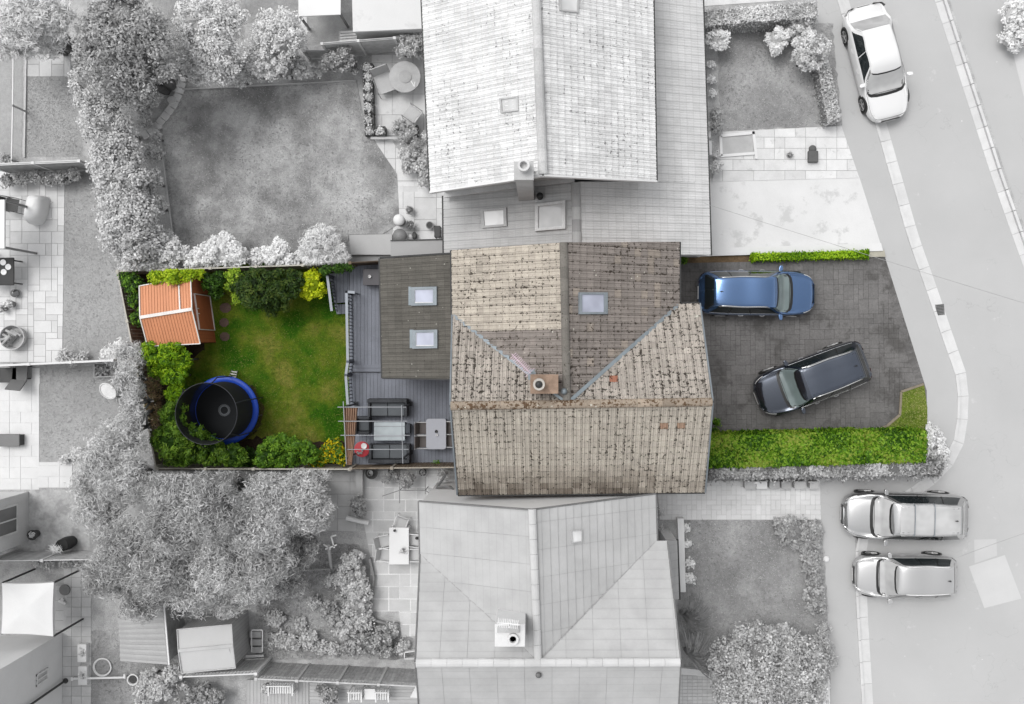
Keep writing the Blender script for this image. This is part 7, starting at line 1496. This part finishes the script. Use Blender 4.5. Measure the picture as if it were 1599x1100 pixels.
t = thing('house', 'bright white rendered house wall in the bottom left corner with a dark downpipe', 'house', P(-60, 1080, .1))
A, B = P(98, 988, .1), P(96, 1300, .1); a = MB(); a.prism([(A.x, A.y), (B.x, B.y), (B.x - 9, B.y), (A.x - 9, A.y - .5)], .1, 5.0); a.build('wall', WALLW, t); a = MB(); a.prism([(A.x + .2, A.y + .2), (B.x + .2, B.y), (B.x - 9, B.y), (A.x - 9, A.y + .2)], 5.0, 5.12); a.build('roof', g1, t)
p = P(98, 1036, .1); wall_window(t, p.x, p.y, 1.2, .45, .8, 0, FRW, glass_mat('pale pane', (214,))); a = MB(); q = P(103, 1063, .1); a.tube([(q.x - .02, q.y, .1), (q.x - .02, q.y, 4.9)], .045, 8); a.lathe(q.x, q.y, [(.1, .1), (.11, .14)], 12); a.build('downpipe', g2, t)
solid('bin_lid', 'round dark disc on the paving right of the white gazebo', 'lid', M('mid disc', (140,), .7), lambda m: m.lathe(P(100, 922, .2).x, P(100, 922, .2).y, [(.22, .125), (.22, .17), (.2, .18)], 24))
solid('toy', 'small white bow shaped toy below the round dark disc', 'toy', WHT, lambda m: (m.lathe(P(97, 937, .2).x, P(97, 937, .2).y, [(.06, .13), (.07, .2), (.03, .22)], 10), m.bar(P(92, 938, .2), P(103, 943, .2), .1, .08)))
for (x, y, L, lb) in ((127, 1021, .72, 'upper white planter with pale stones on the bottom left paving'), (128, 1056, .75, 'lower white planter on the bottom left paving')):
    p = P(x, y, .4); t = thing('planter', lb, 'planter', (p.x, p.y, .12), 'white planters on the paving'); a = MB(); a.box(p.x, p.y, .12, .36, L, .25); a.build('box', WHT, t, bevel=.02); leaves_obj('foliage', [(p.x + .02, p.y, .36, .1, L * .3, .06)], t, 900, (.08, .06), g(170, 225), 320)
t = thing('hose', 'white hose coiled in a ring on the bottom left lawn', 'hose', P(160, 1042, .12)); p = P(160, 1042, .15)
for r, z_ in ((.33, .14), (.36, .17)): a = MB(); a.tube([(p.x + r * math.cos(2 * PI * k / 30), p.y + r * math.sin(2 * PI * k / 30), z_ + .01 * math.sin(k)) for k in range(31)], .022, 6); a.build('coil', WHT, t)
a = MB(); A, B = P(113, 1060, .3), P(195, 1058, .3); a.bar(A, B, .07, .05); a.box(B.x, B.y + .05, .25, .08, .16, .1); a.box(A.x, A.y, .25, .08, .14, .1); tag(a.build('white_pole', WHT), 'long white pole lying below the coiled hose', 'pole')
for x, y in ((207, 1062), ): pot('white rounded pot left of the dark shrub at the bottom', x, y, .22, .4, WHT, seed=309)
# lean-to shed and pale hut
q = [P(a_, b_, 2.0) for a_, b_ in ((185, 950), (254, 942), (262, 1038), (188, 1032))]; t = thing('lean_to_shed', 'lean to shed with grey corrugated roof under the wispy tree', 'shed', P(225, 990, .1)); a = MB(); n = 22
for i in range(n): k = .93 + .1 * (i % 2); f0, f1 = i / n, (i + 1) / n; z_ = .015 * (i % 2); a.face([q[0].lerp(q[3], f0) + Vector((0, 0, z_)), q[1].lerp(q[2], f0) + Vector((0, 0, z_)), q[1].lerp(q[2], f1) + Vector((0, 0, z_)), q[0].lerp(q[3], f1) + Vector((0, 0, z_))], (k, k, k, 1))
a.build('roof', M('corrugated grey', (190,), .7, var=.08, attr=True), t); a = MB(); c = sum(q, Vector()) / 4; a.prism([(c.x + (v.x - c.x) * .96, c.y + (v.y - c.y) * .96) for v in q], .1, 1.97); a.build('wall', WGD, t); a = MB(); a.bar(q[1] + Vector((.06, 0, .02)), q[2] + Vector((.06, 0, .02)), .06, .06); a.build('roof_trim', WHT, t)
shed('garden_hut', 'pale roofed garden hut beside the trellis fence', [(277, 983), (362, 975), (368, 1043), (284, 1051)], [(279, 1016), (364, 1008)], 2.1, 2.45, M('pale hut roof', (216,), .7, var=.03, attr=True), M('hut boards', (186,), .8, var=.08, attr=True), g3, door=False, ribs=9)
t = thing('steps', 'small white framed steps right of the pale hut', 'steps', P(402, 1000, .12))
for i in range(3): q = P(400, 990 + i * 13, .3); a = MB(); a.box(q.x, q.y, .12, .45, .24, .3 - i * .08); a.build('tread', g3, t)
for x in (393, 410): a = MB(); a.bar(P(x, 984, .7), P(x, 1018, .7), .04, .04); a.build('rail', WW, t)
a = MB(); a.bar(P(393, 984, .7), P(410, 984, .7), .04, .04); a.build('rail', WW, t)
for i, (x, y) in enumerate(((398, 1025), (398, 1031))): a = MB(); a.bar(P(x - 14, y, .3), P(x + 14, y - 1, .3), .09, .05); tag(a.build('timber', WW), ('upper', 'lower')[i] + ' of two pale timbers lying between the hut and the trellis fence', 'timber', 'pale timbers by the hut')
# bottom decking
BDK = M('grey bottom decking', (196,), .8, var=.06, attr=True); t = thing('deck', 'pale decking below the long trellis fence at the bottom edge', 'deck', P(500, 1100, .1))
boards([(385, 1062), (482, 1062), (482, 1180), (385, 1180)], .3, .14, True, BDK, 'decking', t); boards([(483, 1066), (652, 1068), (652, 1180), (483, 1180)], .3, .14, False, BDK, 'decking', t, seed=4)
def bench(label, px, py, L, rz=0):
    p = P(px, py, .75); t = thing('bench', label, 'bench', (p.x, p.y, .31), 'white benches on the bottom decking', rz); n = int(L / .09)
    a = MB()
    for i in range(n): a.box(-L / 2 + L * (i + .5) / n, 0, .42, L / n * .6, .42, .025)
    a.build('seat', WHT, t, local=True); a = MB()
    for i in range(n): a.box(-L / 2 + L * (i + .5) / n, .24, .45, L / n * .5, .02, .4)
    a.bar((-L / 2, .24, .86), (L / 2, .24, .86), .04, .05); a.build('backrest', WHT, t, local=True)
    for i in (-1, 1):
        for j in (-1, 1): a = MB(); a.box(i * (L / 2 - .03), j * .2, 0, .05, .05, .42); a.build('leg', WHT, t, local=True)
        a = MB(); a.box(i * (L / 2), 0, .62, .05, .46, .03); a.build('armrest', WHT, t, local=True)
bench('white slatted bench under the left part of the trellis fence', 440, 1075, .95); bench('white slatted bench left of the white side table', 556, 1085, .5); bench('white slatted bench right of the white side table', 598, 1085, .5)
t = thing('side_table', 'small white square table between two white benches', 'table', P(577, 1085, .31)); p = P(577, 1085, .8); a = MB(); a.box(p.x, p.y, .74, .42, .42, .03); a.build('tabletop', WHT, t)
for i in (-1, 1):
    for j in (-1, 1): a = MB(); a.box(p.x + i * .17, p.y + j * .17, .31, .04, .04, .43); a.build('leg', WHT, t)
pot('small pale pot at the left end of the bottom decking', 415, 1076, .2, .3, g1, M1, zb=.31, seed=310)
solid('parasol_base', 'white folded parasol cover beside the lower grey roof', 'parasol', WHT, lambda m: m.prism([(v.x, v.y) for v in (P(640, 1090, .6), P(657, 1091, .6), P(654, 1066, .6), P(648, 1074, .6))], .32, .6), bevel=.03)
# patio of the lower house
t = thing('patio_table', 'long white rectangular table on the white jointed slab patio', 'table', P(623, 852, .13)); p = P(623, 853, .85); a = MB(); a.box(p.x, p.y, .82, .78, 1.46, .03); a.build('tabletop', WHT, t, bevel=.008)
for i in (-1, 1):
    for j in (-1, 1): a = MB(); a.box(p.x + i * .33, p.y + j * .66, .13, .06, .06, .69); a.build('leg', WHT, t)
cg2 = 'white chairs round the long white table'; SL = M('pale sling', (214,), .8, var=.04)
c1 = chair('white framed chair at the upper left of the long white table', 601, 845, .13, PI / 2 + .2, seat=SL, frame=WHT, group=cg2)
for px, py, rz, lb in ((603, 866, PI / 2 - .15, 'white framed chair at the lower left of the long white table'), (645, 843, -PI / 2 - .1, 'white framed chair at the upper right of the long white table'), (645, 866, -PI / 2, 'white framed chair at the lower right of the long white table'), (626, 818, R(-20), 'white framed chair at the top end of the long white table')):
    p = P(px, py, .58); dup(c1, (p.x, p.y, .13), rz, lb, cg2)
for x, y, r, lb, mt in ((616, 829, .05, 'small dark pot at the top of the long white table', g2), (629, 860, .08, 'grey pot with leaves near the lower end of the long white table', g1)):
    pot(lb, x, y, r, .12, mt, M1 if r > .06 else None, zb=.855, seed=311)
solid('bird', 'black bird sitting on the right hand chair of the long white table', 'bird', M('near black', (48,)), lambda m: (m.lathe(P(651, 841, .75).x, P(651, 841, .75).y, [(.02, .66), (.06, .7), (.05, .77), (.015, .8)], 10, sx=1.4), m.bar(P(651, 841, .75), P(656, 843, .74), .04, .015)), smooth=True)
t = thing('clothes_airer', 'thin grey folding clothes airer standing on the lower slab patio', 'airer', P(640, 768, .13)); ZA = 1.0
for a_, b_ in (((597, 775), (624, 766)), ((624, 766), (664, 766)), ((664, 766), (676, 774)), ((624, 752), (624, 786)), ((664, 745), (664, 772))): a = MB(); a.tube([P(*a_, ZA), P(*b_, ZA)], .018, 6); a.build('bar', g1, t)
for x in (624, 664): q = P(x, 766, ZA); a = MB(); a.tube([(q.x, q.y, .13), (q.x, q.y, ZA)], .018, 6); a.build('leg', g1, t)
for i, (a_, b_) in enumerate((((674, 775), (697, 738)), ((682, 761), (703, 760)), ((703, 760), (708, 765)))): pass
t = thing('drainpipe', 'bent dark drainpipe at the top left corner of the lower grey roof', 'pipe', P(690, 758, 1.2)); 
for a_, b_ in (((674, 774, 1.6), (697, 740, 2.4)), ((682, 761, 2.0), (703, 760, 2.2)), ((703, 760, 2.2), (708, 765, 2.2))): a = MB(); a.tube([P(*a_), P(*b_)], .045, 8); a.build('pipe', M('pipe grey', (110,), .5), t)
q = P(674, 774, 1.6); a = MB(); a.tube([(q.x, q.y, .1), q], .045, 8); a.build('pipe', M('pipe grey', (110,)), t)
slab('pillar', [(555, 734), (566, 734), (566, 775), (556, 775)], .1, .5, M('pale concrete2', (208,), .9, var=.04), kind=None, label='pale narrow wall at the left edge of the lower slab patio', cat='wall').name = 'low_wall'
pot('round dark tub holding a silver bucket under the brown fence', 580, 739, .24, .4, g2, seed=312); solid('bucket', 'silver bucket inside the round dark tub', 'bucket', M('steel', (150,)), lambda m: m.lathe(P(578, 739, .6).x, P(578, 739, .6).y, [(.08, .47), (.12, .62), (.1, .62), (.07, .5)], 16), smooth=True)
pot('dark pot between the silver bucket tub and the hanging climber', 612, 736, .15, .35, g2, DK, seed=313); pot('dark pot right of the hanging climber', 660, 738, .14, .35, g2, DK, seed=314)
a = MB(); A, B = P(541, 809, .35), P(576, 817, .35); a.tube([A, B], .1, 12); tag(a.build('roll', WHT, smooth=True, auto=40), 'white roll lying at the left edge of the lower slab patio', 'roll')
t = thing('garden_gate', 'wooden post with white cross pieces among the wispy trees', 'post', P(517, 880, .12)); a = MB(); a.bar(P(513, 852, 1.5), P(518, 888, .2), .1, .08); a.build('post', g3, t)
for a_, b_ in (((508, 858), (526, 851)), ((517, 838), (522, 856)), ((517, 838), (525, 836)), ((505, 850), (516, 858))): a = MB(); a.bar(P(*a_, 1.55), P(*b_, 1.55), .05, .04); a.build('cross_piece', WHT, t)
t = thing('rope_edging', 'low pale picket edging running left from the wooden post', 'edging', P(480, 892, .12)); A, B = P(425, 893, .35), P(515, 889, .35); a = MB(); a.bar(A, B, .03, .03); a.build('rail', g3, t)
a = MB()
for k in range(26): q = A.lerp(B, k / 25); a.box(q.x, q.y, .12, .03, .03, .3)
a.build('pickets', g3, t)
a = MB(); pts = [P(x, y, .3) for x, y in ((578, 872), (584, 900), (582, 930), (574, 950), (585, 968), (606, 974), (622, 974))]
for p, q in zip(pts[:-1], pts[1:]): a.bar(p, q, .07, .2)
tag(a.build('bed_edging', g1), 'curved grey edging between the leafy bed and the slab patio', 'edging')
t = thing('cold_frame', 'small white frame at the foot of the lower grey roof beside the trellis fence', 'frame', P(640, 1022, .12))
for a_, b_ in (((632, 1018), (648, 1016)), ((632, 1018), (632, 1028)), ((632, 1028), (648, 1028))): a = MB(); a.bar(P(*a_, .4), P(*b_, .4), .04, .2); a.build('board', WW, t)
